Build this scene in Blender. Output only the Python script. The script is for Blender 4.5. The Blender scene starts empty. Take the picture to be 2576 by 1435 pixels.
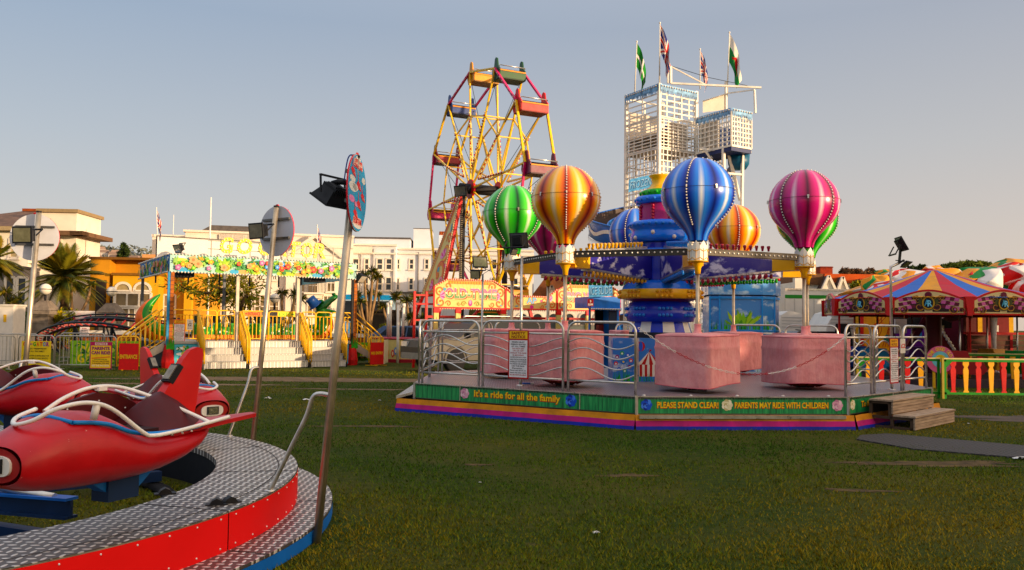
import bpy, math, random
import numpy as np
from mathutils import Vector, Matrix
random.seed(7); RNG = np.random.default_rng(11)
S = bpy.context.scene; COL = S.collection
R = math.radians; PI = math.pi; sin = math.sin; cos = math.cos
V = Vector
# ------------------------------------------------------------------ camera (photo pixels are on a 2576 x 1435 raster)
FOC, CX, CY, EYE = 2070.0, 1288.0, 717.5, 1.58
pitch = math.atan(98.5/FOC); roll = 0.012
f0 = V((0, cos(pitch), sin(pitch))); r0 = V((1, 0, 0)); u0 = V((0, -sin(pitch), cos(pitch)))
CR = r0*cos(roll) + u0*sin(roll); CU = u0*cos(roll) - r0*sin(roll)
cam_d = bpy.data.cameras.new('camera'); cam = bpy.data.objects.new('camera', cam_d); COL.objects.link(cam)
cam_d.sensor_width = 36; cam_d.lens = 36*FOC/2576; cam_d.clip_end = 5000; cam_d.clip_start = 0.05
mw = Matrix((CR, CU, -f0)).transposed().to_4x4(); mw.translation = V((0, 0, EYE)); cam.matrix_world = mw
S.camera = cam
def ray(u, v): return f0 + CR*((u-CX)/FOC) + CU*((CY-v)/FOC)
def at(u, v, Y):
    d = ray(u, v); return V((0, 0, EYE)) + d*(Y/d.y)
def gnd(u, v, z=0.0):
    d = ray(u, v); return V((0, 0, EYE)) + d*((z-EYE)/d.z)
def hgt(u, v, Y): return at(u, v, Y).z
def px(p):
    q = V(p) - V((0, 0, EYE)); w = q.dot(f0); return CX + FOC*q.dot(CR)/w, CY - FOC*q.dot(CU)/w
def along(A, B, u, z=1.0):          # fraction along A-B (plan) that stands in photo column u
    d = ray(u, 815); k = d.x/d.y
    return (A[0] - k*A[1])/((B[1]-A[1])*k - (B[0]-A[0]))
def lerp(a, b, t): return V(a)*(1-t) + V(b)*t
# ------------------------------------------------------------------ materials
def lin(h):
    if isinstance(h, str):
        h = h.lstrip('#'); c = [int(h[i:i+2], 16)/255 for i in (0, 2, 4)]
    else: c = h
    return tuple(x/12.92 if x <= .04045 else ((x+.055)/1.055)**2.4 for x in c[:3])
def new_mat(name):
    m = bpy.data.materials.new(name); m.use_nodes = True
    nt = m.node_tree; b = nt.nodes['Principled BSDF']; return m, nt, b
class NT:
    def __init__(s, nt): s.nt = nt
    def n(s, t, **k):
        x = s.nt.nodes.new('ShaderNode'+t)
        for a, v in k.items(): setattr(x, a, v)
        return x
    def l(s, a, b): s.nt.links.new(a, b)
    def m(s, op, a, b=None, c=None):
        x = s.n('Math', operation=op)
        for i, v in enumerate((a, b, c)):
            if v is None: continue
            if isinstance(v, (int, float)): x.inputs[i].default_value = v
            else: s.l(v, x.inputs[i])
        return x.outputs[0]
    def mix(s, f, a, b, mode='MIX'):
        x = s.n('Mix', data_type='RGBA', blend_type=mode)
        for k, v in ((0, f), (6, a), (7, b)):
            if isinstance(v, (int, float)): x.inputs[k].default_value = v
            elif isinstance(v, tuple): x.inputs[k].default_value = (*v[:3], 1)
            else: s.l(v, x.inputs[k])
        return x.outputs[2]
    def noise(s, vec, scale, detail=4, rough=.55):
        x = s.n('TexNoise'); x.inputs['Scale'].default_value = scale; x.inputs['Detail'].default_value = detail; x.inputs['Roughness'].default_value = rough
        s.l(vec, x.inputs['Vector']); return x.outputs[0]
    def ramp(s, f, stops):
        x = s.n('ValToRGB'); e = x.color_ramp.elements
        while len(e) < len(stops): e.new(.5)
        for i, (p, c) in enumerate(stops):
            e[i].position = p; e[i].color = (*c[:3], 1)
        s.l(f, x.inputs[0]); return x.outputs[0]
    def bump(s, h, strength, dist, b):
        x = s.n('Bump'); x.inputs['Strength'].default_value = strength; x.inputs['Distance'].default_value = dist
        s.l(h, x.inputs['Height']); s.l(x.outputs[0], b.inputs['Normal'])
_MC = {}; SATUR = 1.27
def M(col, rough=.45, metal=0.0, noise=.12, scale=6.0, bump=0.0, coat=0.0, bscale=None, spec=None, name=None):
    key = (str(col), rough, metal, noise, scale, bump, coat, bscale, spec)
    if key in _MC: return _MC[key]
    m, nt, b = new_mat(name or 'paint_%d' % len(_MC)); t = NT(nt); c = lin(col); lu = .3*c[0]+.59*c[1]+.11*c[2]; c = tuple(min(.95, max(.003, lu + (x-lu)*SATUR)) for x in c)
    b.inputs['Roughness'].default_value = rough; b.inputs['Metallic'].default_value = metal
    b.inputs['Coat Weight'].default_value = coat*.45
    b.inputs['Specular IOR Level'].default_value = spec if spec is not None else .3
    b.inputs['Base Color'].default_value = (*c, 1)
    if noise > 0 or bump > 0:
        tc = t.n('TexCoord').outputs['Object']
        nz = t.noise(tc, scale)
        if noise > 0:
            lo = tuple(max(0, x*(1-noise*1.6)) for x in c); hi = tuple(min(1, x*(1+noise)) for x in c)
            t.l(t.ramp(nz, [(.3, lo), (.7, hi)]), b.inputs['Base Color'])
            rr = t.m('MULTIPLY_ADD', nz, .25, rough-.12); t.l(rr, b.inputs['Roughness'])
        if bump > 0:
            t.bump(t.noise(tc, bscale or scale*4, 5), bump, .02, b)
    _MC[key] = m; return m
def P(col, rough=.5): return M(col, rough, noise=.07, scale=9)
STEEL = M('#d2cec8', .3, .9, .12, 9, name='stainless_steel')
STEEL_WARM = M('#c8baa6', .38, .85, .15, 7, name='pole_steel')
BLACK = M('#15161a', .5, 0, .1, name='black_plastic')
WHITE = M('#e6e2da', .45, 0, .08, 4, name='white_paint')
YELLOW = M('#e8b90a', .4, 0, .1, 5, coat=.3, name='yellow_paint')
REDP = M('#c41218', .4, 0, .1, 5, coat=.3, name='red_paint')
RUBBER = M('#17171a', .85, 0, .15, name='rubber')
GLASS = M('#20262c', .08, 0, 0, name='dark_glass')
def tread_mat(name, cell, base, hi, rough=.4, metal=.75, dirt=.35):
    m, nt, b = new_mat(name); t = NT(nt)
    tc = t.n('TexCoord').outputs['Object']; sp = t.n('SeparateXYZ'); t.l(tc, sp.inputs[0])
    x = t.m('DIVIDE', sp.outputs[0], cell); y = t.m('DIVIDE', sp.outputs[1], cell)
    par = t.m('MODULO', t.m('ABSOLUTE', t.m('ADD', t.m('FLOOR', x), t.m('FLOOR', y))), 2.0)
    p = t.m('SUBTRACT', t.m('FRACT', x), .5); q = t.m('SUBTRACT', t.m('FRACT', y), .5)
    ip = t.m('SUBTRACT', 1.0, par)
    a = t.m('ADD', t.m('MULTIPLY', p, par), t.m('MULTIPLY', q, ip)); c = t.m('ADD', t.m('MULTIPLY', q, par), t.m('MULTIPLY', p, ip))
    d = t.m('ADD', t.m('POWER', t.m('MULTIPLY', a, 2.1), 2.0), t.m('POWER', t.m('MULTIPLY', c, 5.0), 2.0))
    h = t.m('MAXIMUM', t.m('SUBTRACT', 1.0, d), 0.0)
    msk = t.m('MINIMUM', t.m('MULTIPLY', h, 2.5), 1.0)
    nz = t.noise(tc, 3.0, 6, .65)
    c0 = t.ramp(nz, [(.3, tuple(k*(1-dirt) for k in lin(base))), (.7, lin(base))])
    t.l(t.mix(msk, c0, lin(hi)), b.inputs['Base Color'])
    b.inputs['Metallic'].default_value = metal
    t.l(t.m('MULTIPLY_ADD', nz, .3, rough-.15), b.inputs['Roughness'])
    t.bump(h, .9, .006, b); return m
# ------------------------------------------------------------------ mesh builder
def frame(o, U, W, N=None):
    o, U, W = V(o), V(U), V(W); N = V(N) if N else U.cross(W).normalized()
    return lambda u, v, h=0.0: o + U*u + W*v + N*h
_TX = {}
def text_geo(s, bold=0.0, shear=0.0, space=1.0):
    k = (s, bold, shear, space)
    if k not in _TX:
        cu = bpy.data.curves.new('tmp', 'FONT'); cu.body = s; cu.size = 1; cu.offset = bold; cu.shear = shear
        cu.space_character = space; cu.resolution_u = 3; cu.fill_mode = 'FRONT'; cu.align_x = 'LEFT'
        o = bpy.data.objects.new('tmp', cu); me = bpy.data.meshes.new_from_object(o)
        vs = [tuple(v.co) for v in me.vertices]; fs = [tuple(p.vertices) for p in me.polygons]
        bpy.data.objects.remove(o); bpy.data.curves.remove(cu); bpy.data.meshes.remove(me)
        x0 = min(v[0] for v in vs); x1 = max(v[0] for v in vs); y0 = min(v[1] for v in vs); y1 = max(v[1] for v in vs)
        _TX[k] = (vs, fs, x0, x1, y0, y1)
    return _TX[k]
class MB:
    def __init__(s, M0=None):
        s.v = []; s.f = []; s.mi = []; s.sm = []; s.mats = []; s.M = M0 or Matrix(); s.uv = None
    def mid(s, m):
        if m not in s.mats: s.mats.append(m)
        return s.mats.index(m)
    def add(s, vs, fs, m, smooth=False):
        b = len(s.v); s.v += [s.M @ V(p) for p in vs]; k = s.mid(m)
        for f in fs: s.f.append([b+i for i in f]); s.mi.append(k); s.sm.append(smooth)
        return s
    def quad(s, a, b, c, d, m): return s.add([a, b, c, d], [(0, 1, 2, 3)], m)
    def box(s, lo, hi, m, X=None):
        x0, y0, z0 = lo; x1, y1, z1 = hi
        vs = [V((x, y, z)) for x in (x0, x1) for y in (y0, y1) for z in (z0, z1)]
        if X is not None: vs = [X @ v for v in vs]
        return s.add(vs, [(0, 1, 3, 2), (4, 6, 7, 5), (0, 4, 5, 1), (2, 3, 7, 6), (0, 2, 6, 4), (1, 5, 7, 3)], m)
    def cbox(s, c, size, m, rz=0, X=None):
        h = V(size)/2; T = Matrix.Translation(V(c)) @ (X if X is not None else Matrix.Rotation(rz, 4, 'Z'))
        return s.box(-h, h, m, T)
    def bar(s, p, q, w, h, m, up=(0, 0, 1)):      # rectangular bar p->q, w sideways, h along up
        p, q = V(p), V(q); d = (q-p); L = d.length
        if L < 1e-6: return s
        d /= L; sd = d.cross(V(up))
        if sd.length < 1e-4: sd = d.cross(V((0, 1, 0)))
        sd.normalize(); un = sd.cross(d).normalized()
        X = Matrix((d, sd, un)).transposed().to_4x4(); X.translation = p
        return s.box((0, -w/2, -h/2), (L, w/2, h/2), m, X)
    def tube(s, pts, r, m, n=8, closed=False, caps=True):
        pts = [V(p) for p in pts]; k = len(pts); vs = []; fs = []
        rr = r if isinstance(r, (list, tuple)) else [r]*k
        prev = None
        for i, p in enumerate(pts):
            if closed: d = pts[(i+1) % k] - pts[i-1]
            else: d = pts[min(i+1, k-1)] - pts[max(i-1, 0)]
            d.normalize()
            if prev is None:
                a = d.cross(V((0, 0, 1)))
                if a.length < 1e-3: a = d.cross(V((0, 1, 0)))
            else: a = prev - d*prev.dot(d)
            a.normalize(); prev = a; b = d.cross(a)
            for j in range(n):
                t = 2*PI*j/n; vs.append(p + (a*cos(t) + b*sin(t))*rr[i])
        for i in range(k if closed else k-1):
            i2 = (i+1) % k
            for j in range(n): fs.append((i*n+j, i*n+(j+1) % n, i2*n+(j+1) % n, i2*n+j))
        s.add(vs, fs, m, True)
        if caps and not closed:
            b = len(s.v) - len(vs); kk = s.mid(m)
            s.f.append([b+j for j in range(n)][::-1]); s.mi.append(kk); s.sm.append(False)
            s.f.append([b+(k-1)*n+j for j in range(n)]); s.mi.append(kk); s.sm.append(False)
        return s
    def lathe(s, prof, m, n=24, X=None, a0=0.0, a1=2*PI, smooth=True, mats=None):
        vs = []; full = abs(a1-a0-2*PI) < 1e-6; c = n if full else n+1
        for r, z in prof:
            for j in range(c):
                t = a0 + (a1-a0)*j/n; vs.append(V((r*cos(t), r*sin(t), z)))
        if X is not None: vs = [X @ v for v in vs]
        for i in range(len(prof)-1):
            fs = []
            for j in range(n):
                j2 = (j+1) % c; fs.append((i*c+j, i*c+j2, (i+1)*c+j2, (i+1)*c+j))
            if i == 0: base = len(s.v); s.v += [s.M @ v for v in vs]
            k = s.mid(mats[i] if mats else m)
            for f in fs: s.f.append([base+q for q in f]); s.mi.append(k); s.sm.append(smooth)
        return s
    def ball(s, c, r, m, n=10, sz=1.0, X=None):
        prof = [(r*sin(PI*i/(n//2+1)), -r*sz*cos(PI*i/(n//2+1))) for i in range(n//2+2)]
        prof[0] = (r*.01, -r*sz); prof[-1] = (r*.01, r*sz)
        T = Matrix.Translation(V(c)); return s.lathe(prof, m, n, T @ X if X is not None else T)
    def prism(s, pts, F, h0, h1, m, side=None):    # 2-D outline on frame F, from height h0 to h1
        n = len(pts); vs = [F(u, v, h0) for u, v in pts] + [F(u, v, h1) for u, v in pts]
        s.add(vs, [tuple(range(n))[::-1], tuple(range(n, 2*n))], m)
        b = len(s.v)-2*n; k = s.mid(side or m)
        for i in range(n):
            j = (i+1) % n; s.f.append([b+i, b+j, b+n+j, b+n+i]); s.mi.append(k); s.sm.append(False)
        return s
    def flat(s, pts, F, m, h=.003): return s.add([F(u, v, h) for u, v in pts], [tuple(range(len(pts)))], m)
    def disc(s, F, u, v, r, m, h=.003, n=14, ry=None, rot=0.0):
        ry = ry or r; pts = []
        for i in range(n):
            t = 2*PI*i/n; a, b = r*cos(t), ry*sin(t); pts.append((u + a*cos(rot)-b*sin(rot), v + a*sin(rot)+b*cos(rot)))
        return s.flat(pts, F, m, h)
    def stroke(s, pts, F, w, m, h=.003):           # ribbon along a 2-D polyline, w = width or list
        n = len(pts); L = []; Rr = []
        for i, (x, y) in enumerate(pts):
            a = pts[max(i-1, 0)]; b = pts[min(i+1, n-1)]; dx, dy = b[0]-a[0], b[1]-a[1]; q = math.hypot(dx, dy) or 1
            ww = (w[i] if isinstance(w, (list, tuple)) else w)/2; L.append(F(x-dy/q*ww, y+dx/q*ww, h)); Rr.append(F(x+dy/q*ww, y-dx/q*ww, h))
        return s.add(Rr + L, [(i, i+1, n+i+1, n+i) for i in range(n-1)], m)
    def text(s, txt, F, u0, u1, v0, v1, m, h=.004, bold=0.0, shear=0.0, grow=0.0, space=1.0, warp=None):
        vs, fs, x0, x1, y0, y1 = text_geo(txt, bold, shear, space)
        g = grow
        def mp(x, y):
            u = u0-g + (x-x0)/(x1-x0)*(u1-u0+2*g); w = v0-g + (y-y0)/(y1-y0)*(v1-v0+2*g)
            if warp: u, w = warp(u, w)
            return F(u, w, h)
        return s.add([mp(a[0], a[1]) for a in vs], fs, m)
    def build(s, name, parent=None, world=False, **props):
        me = bpy.data.meshes.new(name); vs = s.v
        if world and parent is not None:
            top = parent
            while top.parent: top = top.parent
            I = Matrix.LocRotScale(top.location, top.rotation_euler, top.scale).inverted(); vs = [I @ v for v in vs]
        me.from_pydata([tuple(v) for v in vs], [], s.f)
        for m in s.mats: me.materials.append(m)
        if s.f:
            me.polygons.foreach_set('material_index', s.mi); me.polygons.foreach_set('use_smooth', s.sm)
        me.update()
        o = bpy.data.objects.new(name, me); COL.objects.link(o)
        if parent is not None: o.parent = parent
        for k, v in props.items(): o[k] = v
        return o
def thing(name, label, cat, loc=(0, 0, 0), rz=0.0, group=None):
    o = bpy.data.objects.new(name, None); COL.objects.link(o); o.location = loc; o.rotation_euler = (0, 0, rz); o.empty_display_size = .2
    o['label'] = label; o['category'] = cat
    if group: o['group'] = group
    return o
def tag(o, label, cat, group=None, kind=None):
    if label: o['label'] = label
    if cat: o['category'] = cat
    if group: o['group'] = group
    if kind: o['kind'] = kind
    return o
def at_loc(o, loc, rz=0.0):
    """move a built single-mesh thing's origin"""
    o.location = loc; o.rotation_euler = (0, 0, rz); return o
def children(o): return [c for c in o.children]
def copy_tree(o, loc=None, rz=None, label=None, group=None):
    c = o.copy(); COL.objects.link(c)
    if loc is not None: c.location = loc
    if rz is not None: c.rotation_euler = (0, 0, rz)
    if label: c['label'] = label
    if group: c['group'] = group
    for ch in o.children:
        d = ch.copy(); COL.objects.link(d); d.parent = c
        for g in ch.children:
            e = g.copy(); COL.objects.link(e); e.parent = d
    return c
def arc(cx, cy, r, a0, a1, n=12, ry=None): return [(cx + r*cos(R(a0+(a1-a0)*i/n)), cy + (ry or r)*sin(R(a0+(a1-a0)*i/n))) for i in range(n+1)]
def scroll(F, mb, u, v, r, m, h=.004, a0=0, turn=1, w=.3, flip=1, k=400):
    pts = []; ws = []
    n = 22
    for i in range(n+1):
        t = i/n; rad = r*(1-t*.78); a = R(a0 + flip*k*t); pts.append((u + rad*cos(a), v + rad*sin(a))); ws.append(r*w*(1.0-.55*t)*(.35+.65*min(1, 4*t)))
    mb.stroke(pts, F, ws, m, h); mb.disc(F, pts[-1][0], pts[-1][1], r*.2, m, h+.0005, 10)
def smooth_path(pts, n=6, closed=False):
    out = []; k = len(pts); pts = [V(p) for p in pts]
    for i in range(k-1):
        p0 = pts[max(i-1, 0)]; p1 = pts[i]; p2 = pts[i+1]; p3 = pts[min(i+2, k-1)]
        for j in range(n):
            t = j/n; out.append(.5*((2*p1) + (p2-p0)*t + (2*p0-5*p1+4*p2-p3)*t*t + (3*p1-p0-3*p2+p3)*t**3))
    out.append(pts[-1]); return out
# ------------------------------------------------------------------ daylight
SUN_AZ, SUN_EL = 62.0, 7.0            # from straight behind the camera round to its right
sd = V((sin(R(SUN_AZ))*cos(R(SUN_EL)), -cos(R(SUN_AZ))*cos(R(SUN_EL)), sin(R(SUN_EL))))
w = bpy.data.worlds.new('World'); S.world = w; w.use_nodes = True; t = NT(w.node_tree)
sky = t.n('TexSky', sky_type='NISHITA', sun_disc=False, sun_elevation=R(SUN_EL), sun_rotation=math.atan2(sd.x, sd.y),
          air_density=1.0, dust_density=1.2, ozone_density=1.5)
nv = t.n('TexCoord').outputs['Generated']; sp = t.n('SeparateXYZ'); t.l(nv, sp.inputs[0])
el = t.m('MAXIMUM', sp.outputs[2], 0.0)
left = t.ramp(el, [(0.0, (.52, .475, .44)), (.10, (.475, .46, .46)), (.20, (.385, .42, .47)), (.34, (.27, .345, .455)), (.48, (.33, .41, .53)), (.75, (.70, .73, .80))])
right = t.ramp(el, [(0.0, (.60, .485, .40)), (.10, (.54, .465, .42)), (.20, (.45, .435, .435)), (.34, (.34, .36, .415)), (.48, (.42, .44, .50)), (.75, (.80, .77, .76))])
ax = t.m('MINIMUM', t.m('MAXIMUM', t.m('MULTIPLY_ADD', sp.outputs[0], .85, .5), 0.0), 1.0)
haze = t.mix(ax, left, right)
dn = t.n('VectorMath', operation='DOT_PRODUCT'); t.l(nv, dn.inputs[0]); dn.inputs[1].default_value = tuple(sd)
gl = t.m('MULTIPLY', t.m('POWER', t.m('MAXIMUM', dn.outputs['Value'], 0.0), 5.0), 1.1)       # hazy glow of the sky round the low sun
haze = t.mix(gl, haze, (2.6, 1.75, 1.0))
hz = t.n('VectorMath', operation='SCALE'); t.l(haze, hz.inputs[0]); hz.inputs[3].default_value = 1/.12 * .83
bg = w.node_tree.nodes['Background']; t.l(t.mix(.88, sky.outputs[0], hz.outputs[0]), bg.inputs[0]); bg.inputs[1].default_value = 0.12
sl = bpy.data.lights.new('sun', 'SUN'); sl.energy = 3.8; sl.angle = R(.6); sl.color = (1.0, .72, .43)
so = bpy.data.objects.new('sun', sl); COL.objects.link(so); so.rotation_euler = sd.to_track_quat('Z', 'Y').to_euler()
S.view_settings.view_transform = 'Standard'; S.view_settings.look = 'None'; S.view_settings.exposure = 0.62; S.view_settings.gamma = 1
S.render.engine = 'CYCLES'; S.cycles.use_denoising = True; S.cycles.max_bounces = 6; S.cycles.transparent_max_bounces = 8
S.cycles.caustics_reflective = False; S.cycles.caustics_refractive = False
# ================================================================== THE GROUND
m, nt, b = new_mat('lawn'); t = NT(nt); tc = t.n('TexCoord').outputs['Object']
n1 = t.noise(tc, .35, 5, .6); n2 = t.noise(tc, 9.0, 6, .7); n3 = t.noise(tc, 1.3, 5, .65); n4 = t.noise(tc, 60, 3, .7)
g = t.ramp(n2, [(.25, lin('#293c0f')), (.5, lin('#405215')), (.75, lin('#625f22'))])
g = t.mix(t.m('MULTIPLY', t.ramp(n1, [(.42, (0, 0, 0)), (.66, (1, 1, 1))]), .55), g, lin('#7a6a2c'))
g = t.mix(t.ramp(n3, [(.64, (0, 0, 0)), (.74, (.8, .8, .8))]), g, lin('#6e5a40'))
g = t.mix(t.m('MULTIPLY', n4, .5), g, (.012, .016, .004))
t.l(g, b.inputs['Base Color']); b.inputs['Roughness'].default_value = .95; b.inputs['Specular IOR Level'].default_value = .1
t.bump(t.m('ADD', n2, n4), .8, .05, b); LAWN = m
mb = MB(); mb.quad((-2500, -300, 0), (2500, -300, 0), (2500, 2600, 0), (-2500, 2600, 0), LAWN)
tag(mb.build('ground'), None, None, kind='structure')
SOIL2 = M('#55462f', .95, 0, .4, 6.0, .5, bscale=25); SOIL = M('#75624e', .95, 0, .3, 3.0, .5, bscale=25, name='bare_soil'); TARM = M('#5d534c', .95, 0, .25, 2, .5, bscale=30, name='asphalt')
PATHS = []
def ragged(name, cx, cy, rx, ry, rot, m, z=.004, n=46, amp=.22):
    ph = [random.uniform(0, 6.28) for _ in range(4)]; pts = []
    for i in range(n):
        a = 2*PI*i/n; k = 1 + amp*(sin(3*a+ph[0]) + .7*sin(7*a+ph[1]) + .5*sin(13*a+ph[2]))/1.6 + random.uniform(-.06, .06)
        x, y = rx*k*cos(a), ry*k*sin(a); pts.append((cx + x*cos(rot)-y*sin(rot), cy + x*sin(rot)+y*cos(rot)))
    mb = MB(); mb.add([(x, y, z) for x, y in pts] + [(cx, cy, z)], [(i, (i+1) % n, n) for i in range(n)], m); PATHS.append((cx, cy, rx, ry, rot))
    return tag(mb.build(name), None, None, kind='structure')
ragged('path', -4.6, 22.6, 6.5, .8, .03, SOIL); ragged('path', -8.0, 20.4, 2.6, .28, .02, SOIL)
ragged('path', 11.2, 14.6, 3.6, .62, -.06, TARM); ragged('path', 5.0, 9.75, 1.0, .2, .05, SOIL2, amp=.4); ragged('path', -.35, 9.3, .17, .06, 0, SOIL2)
ragged('path', 1.25, 8.75, .3, .08, .1, SOIL2, amp=.4); ragged('path', 3.4, 8.1, .35, .07, -.1, SOIL2, amp=.4); ragged('path', -2.2, 12.6, .9, .1, .05, SOIL2, amp=.4); ragged('path', 6.0, 7.9, .5, .09, .1, SOIL2, amp=.4); ragged('path', -3.6, 19.5, 1.6, .16, 0, SOIL)
# worn rubber walkway mat on the right
mb = MB(); F = frame((0, 0, .016), (1, 0, 0), (0, 1, 0)); MATM = tread_mat('rubber_mat', .09, '#363231', '#4c4846', .8, 0.0, .5)
q = [gnd(2165, 1098), gnd(2230, 1094), gnd(2700, 1135), gnd(2700, 1166), gnd(2300, 1133), gnd(2155, 1108)]
mb.prism([(p.x, p.y) for p in q], F, -.014, .004, MATM)
o = tag(mb.build('floor_mat'), 'flat dark grey rubber walkway mat laid on the grass before the wooden steps', 'mat')
# -------------------------------------------------------------- grass blades
OCT = [(-1.74, 15.0), (1.93, 12.7), (5.3, 13.0), (7.78, 15.3), (7.84, 18.8), (4.17, 21.1), (.8, 20.8), (-1.68, 18.5)]
RC = V((-5.0, 6.2, 0))
def grass_field(N):
    y = 4.6*np.exp(RNG.random(N)*math.log(27/4.6)); x = (RNG.random(N)*2-1)*.66*y
    keep = np.ones(N, bool)
    d = np.hypot(x-RC.x, y-RC.y); keep &= ~((d > 2.6) & (d < 3.62))
    ins = np.ones(N, bool)
    for i in range(8):
        ax, ay = OCT[i]; bx, by = OCT[(i+1) % 8]; ins &= ((bx-ax)*(y-ay)-(by-ay)*(x-ax)) > -.15
    keep &= ~ins
    for cx, cy, rx, ry, rot in PATHS:
        dx, dy = x-cx, y-cy; a = (dx*cos(rot)+dy*sin(rot))/rx; c = (-dx*sin(rot)+dy*cos(rot))/ry; keep &= (a*a+c*c) > RNG.random(N)*.5+.75
    mq = [(p.x, p.y) for p in q]
    keep &= ~((x > 4.5) & (y < 12.05 - .02*x) & (y > 9.7) & (x > 3.7) & (y > 11.4-(x-4.6)*.28) & (y < 11.75-(x-4.6)*.17))
    keep &= RNG.random(N) < np.clip(.55 + .6*np.sin(x*1.7+np.sin(y*1.3)*2)*np.sin(y*2.1+np.cos(x*.9)*1.7)+.35, .15, 1)
    x = x[keep]; y = y[keep]; n = len(x)
    cl = .5+.5*np.sin(x*3.1+1.7*np.sin(y*2.3))*np.sin(y*2.7+np.sin(x*1.9))
    h = (.010 + .018*RNG.random(n))*(.6+.7*cl)*(1+.02*y); w = (.0022+.0022*RNG.random(n))*(1+.10*y)
    a = RNG.random(n)*2*PI; lx = np.cos(a); ly = np.sin(a); b2 = RNG.random(n)*2*PI; tl = h*(.3+.8*RNG.random(n))
    vs = np.zeros((n, 3, 3)); vs[:, 0, 0] = x-lx*w; vs[:, 0, 1] = y-ly*w; vs[:, 1, 0] = x+lx*w; vs[:, 1, 1] = y+ly*w
    vs[:, 2, 0] = x+np.cos(b2)*tl; vs[:, 2, 1] = y+np.sin(b2)*tl; vs[:, 2, 2] = h
    me = bpy.data.meshes.new('grass'); me.vertices.add(n*3); me.vertices.foreach_set('co', vs.ravel())
    me.loops.add(n*3); me.loops.foreach_set('vertex_index', np.arange(n*3)); me.polygons.add(n); me.polygons.foreach_set('loop_start', np.arange(n)*3); me.polygons.foreach_set('loop_total', np.full(n, 3))
    dry = .35*np.clip((9-y)/5, 0, 1)*np.clip(x/3+.5, 0, 1) + .45+.45*np.sin(x*.55+.8*np.sin(y*.6))*np.cos(y*.7+np.sin(x*.45)*1.5)
    k = np.floor(np.clip(RNG.random(n)*1.7 + dry*3.4, 0, 4.99)).astype(int)
    for c in ('#344c14', '#455c19', '#586420', '#6e6a28', '#867434'): me.materials.append(M(c, .8, 0, .1, 3, spec=.15))
    me.polygons.foreach_set('material_index', k); me.update(); me.validate()
    o = bpy.data.objects.new('grass', me); COL.objects.link(o); tag(o, None, None, kind='stuff'); return o
grass_field(230000)
# ================================================================== ROCKET RIDE (front left)
RED_CAR = M('#b00c1c', .36, 0, .1, 2.5, coat=.35, name='rocket_red'); 
m, nt, b = new_mat('rocket_red_worn'); t = NT(nt); tc = t.n('TexCoord').outputs['Object']; n1 = t.noise(tc, 3.0, 6, .6); n2 = t.noise(tc, 34, 3, .6); n3 = t.noise(tc, 9, 5, .7)
c_ = t.ramp(n1, [(.3, lin('#ac0614')), (.7, lin('#c80a18'))]); c_ = t.mix(t.ramp(n3, [(.60, (0, 0, 0)), (.75, (.35, .35, .35))]), c_, lin('#6a0a14')); c_ = t.mix(t.ramp(n2, [(.735, (0, 0, 0)), (.75, (.7, .7, .7))]), c_, lin('#d8a8a0'))
t.l(c_, b.inputs['Base Color']); t.l(t.m('MULTIPLY_ADD', n3, .35, .2), b.inputs['Roughness']); b.inputs['Coat Weight'].default_value = .08; b.inputs['Specular IOR Level'].default_value = .35; RED_CAR = m
RED_FIN = M('#c01818', .35, 0, .08, 3, coat=.3)
MAROON = M('#4a1018', .55, 0, .12, 4); BLUEP = M('#1b5ea8', .4, 0, .15, 5); CREAM_RAIL = M('#f4f0ea', .4, 0, .08, 6, name='cream_rail')
DARKJ = M('#3a3430', .6, .3, .2, 8); TREAD = tread_mat('tread_plate', .062, '#6e6662', '#f0eae2', .42, .5, .35)
ride = thing('rocket_ride', 'round rocket ride platform with tread plate deck and bright red fascia, front left', 'fairground ride', RC)
R0, R1, R2, ZU, ZL = 2.65, 3.31, 3.6, .36, .11
mb = MB(); mb.lathe([(R0, ZU-.05), (R0, ZU), (R1, ZU), (R1, ZU-.012)], TREAD, 96, smooth=False); mb.build('deck', ride)
mb = MB(); mb.lathe([(R1-.05, ZL-.04), (R1-.05, ZL), (R2, ZL), (R2, ZL-.02)], TREAD, 96, smooth=False); mb.build('lower_step', ride)
for k in range(14):
    a = 2*PI*(k+.42)/14; mb = MB(); mb.bar((R0*cos(a), R0*sin(a), ZU+.001), (R1*cos(a), R1*sin(a), ZU+.001), .008, .003, DARKJ); mb.bar(((R1+.01)*cos(a), (R1+.01)*sin(a), ZL+.001), (R2*cos(a), R2*sin(a), ZL+.001), .008, .003, DARKJ); mb.build('plate_joint', ride)
mb = MB(); mb.lathe([(R1-.16, ZU+.002), (R1-.15, ZU+.002)], DARKJ, 96); mb.build('plate_joint', ride)
REDF = M('#e60c0c', .55, 0, .05, 1.5, spec=.2, name='red_fascia')
NP = 14
for k in range(NP):
    a0 = 2*PI*(k+.42)/NP; a1 = a0 + 2*PI/NP - .003
    mb = MB(); mb.lathe([(R1+.004, ZL), (R1+.004, ZU-.012)], REDF, 10, a0=a0, a1=a1); mb.lathe([(R1+.004, ZU-.012), (R1+.004, ZU-.004)], STEEL, 10, a0=a0, a1=a1)
    for j in range(7):
        for zz in (ZL+.03, ZU-.035):
            a = a0 + (a1-a0)*(j+.35)/6.7; mb.ball((( R1+.005)*cos(a), (R1+.005)*sin(a), zz), .006, CREAM_RAIL, 6)
    mb.build('fascia_panel', ride)
mb = MB(); mb.lathe([(R2+.003, 0), (R2+.003, ZL-.02)], M('#1769b4', .45, 0, .1, 3), 96); mb.build('step_fascia', ride)
mb = MB(); mb.lathe([(R0+.02, 0), (R0+.02, ZU-.05)], M('#0a0e16', .7), 80); mb.build('inner_skirt', ride)
DARKB = M('#0d2848', .45, 0, .2, 4)  # ride blue darkened, with the shade under the cars put into the colour
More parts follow.
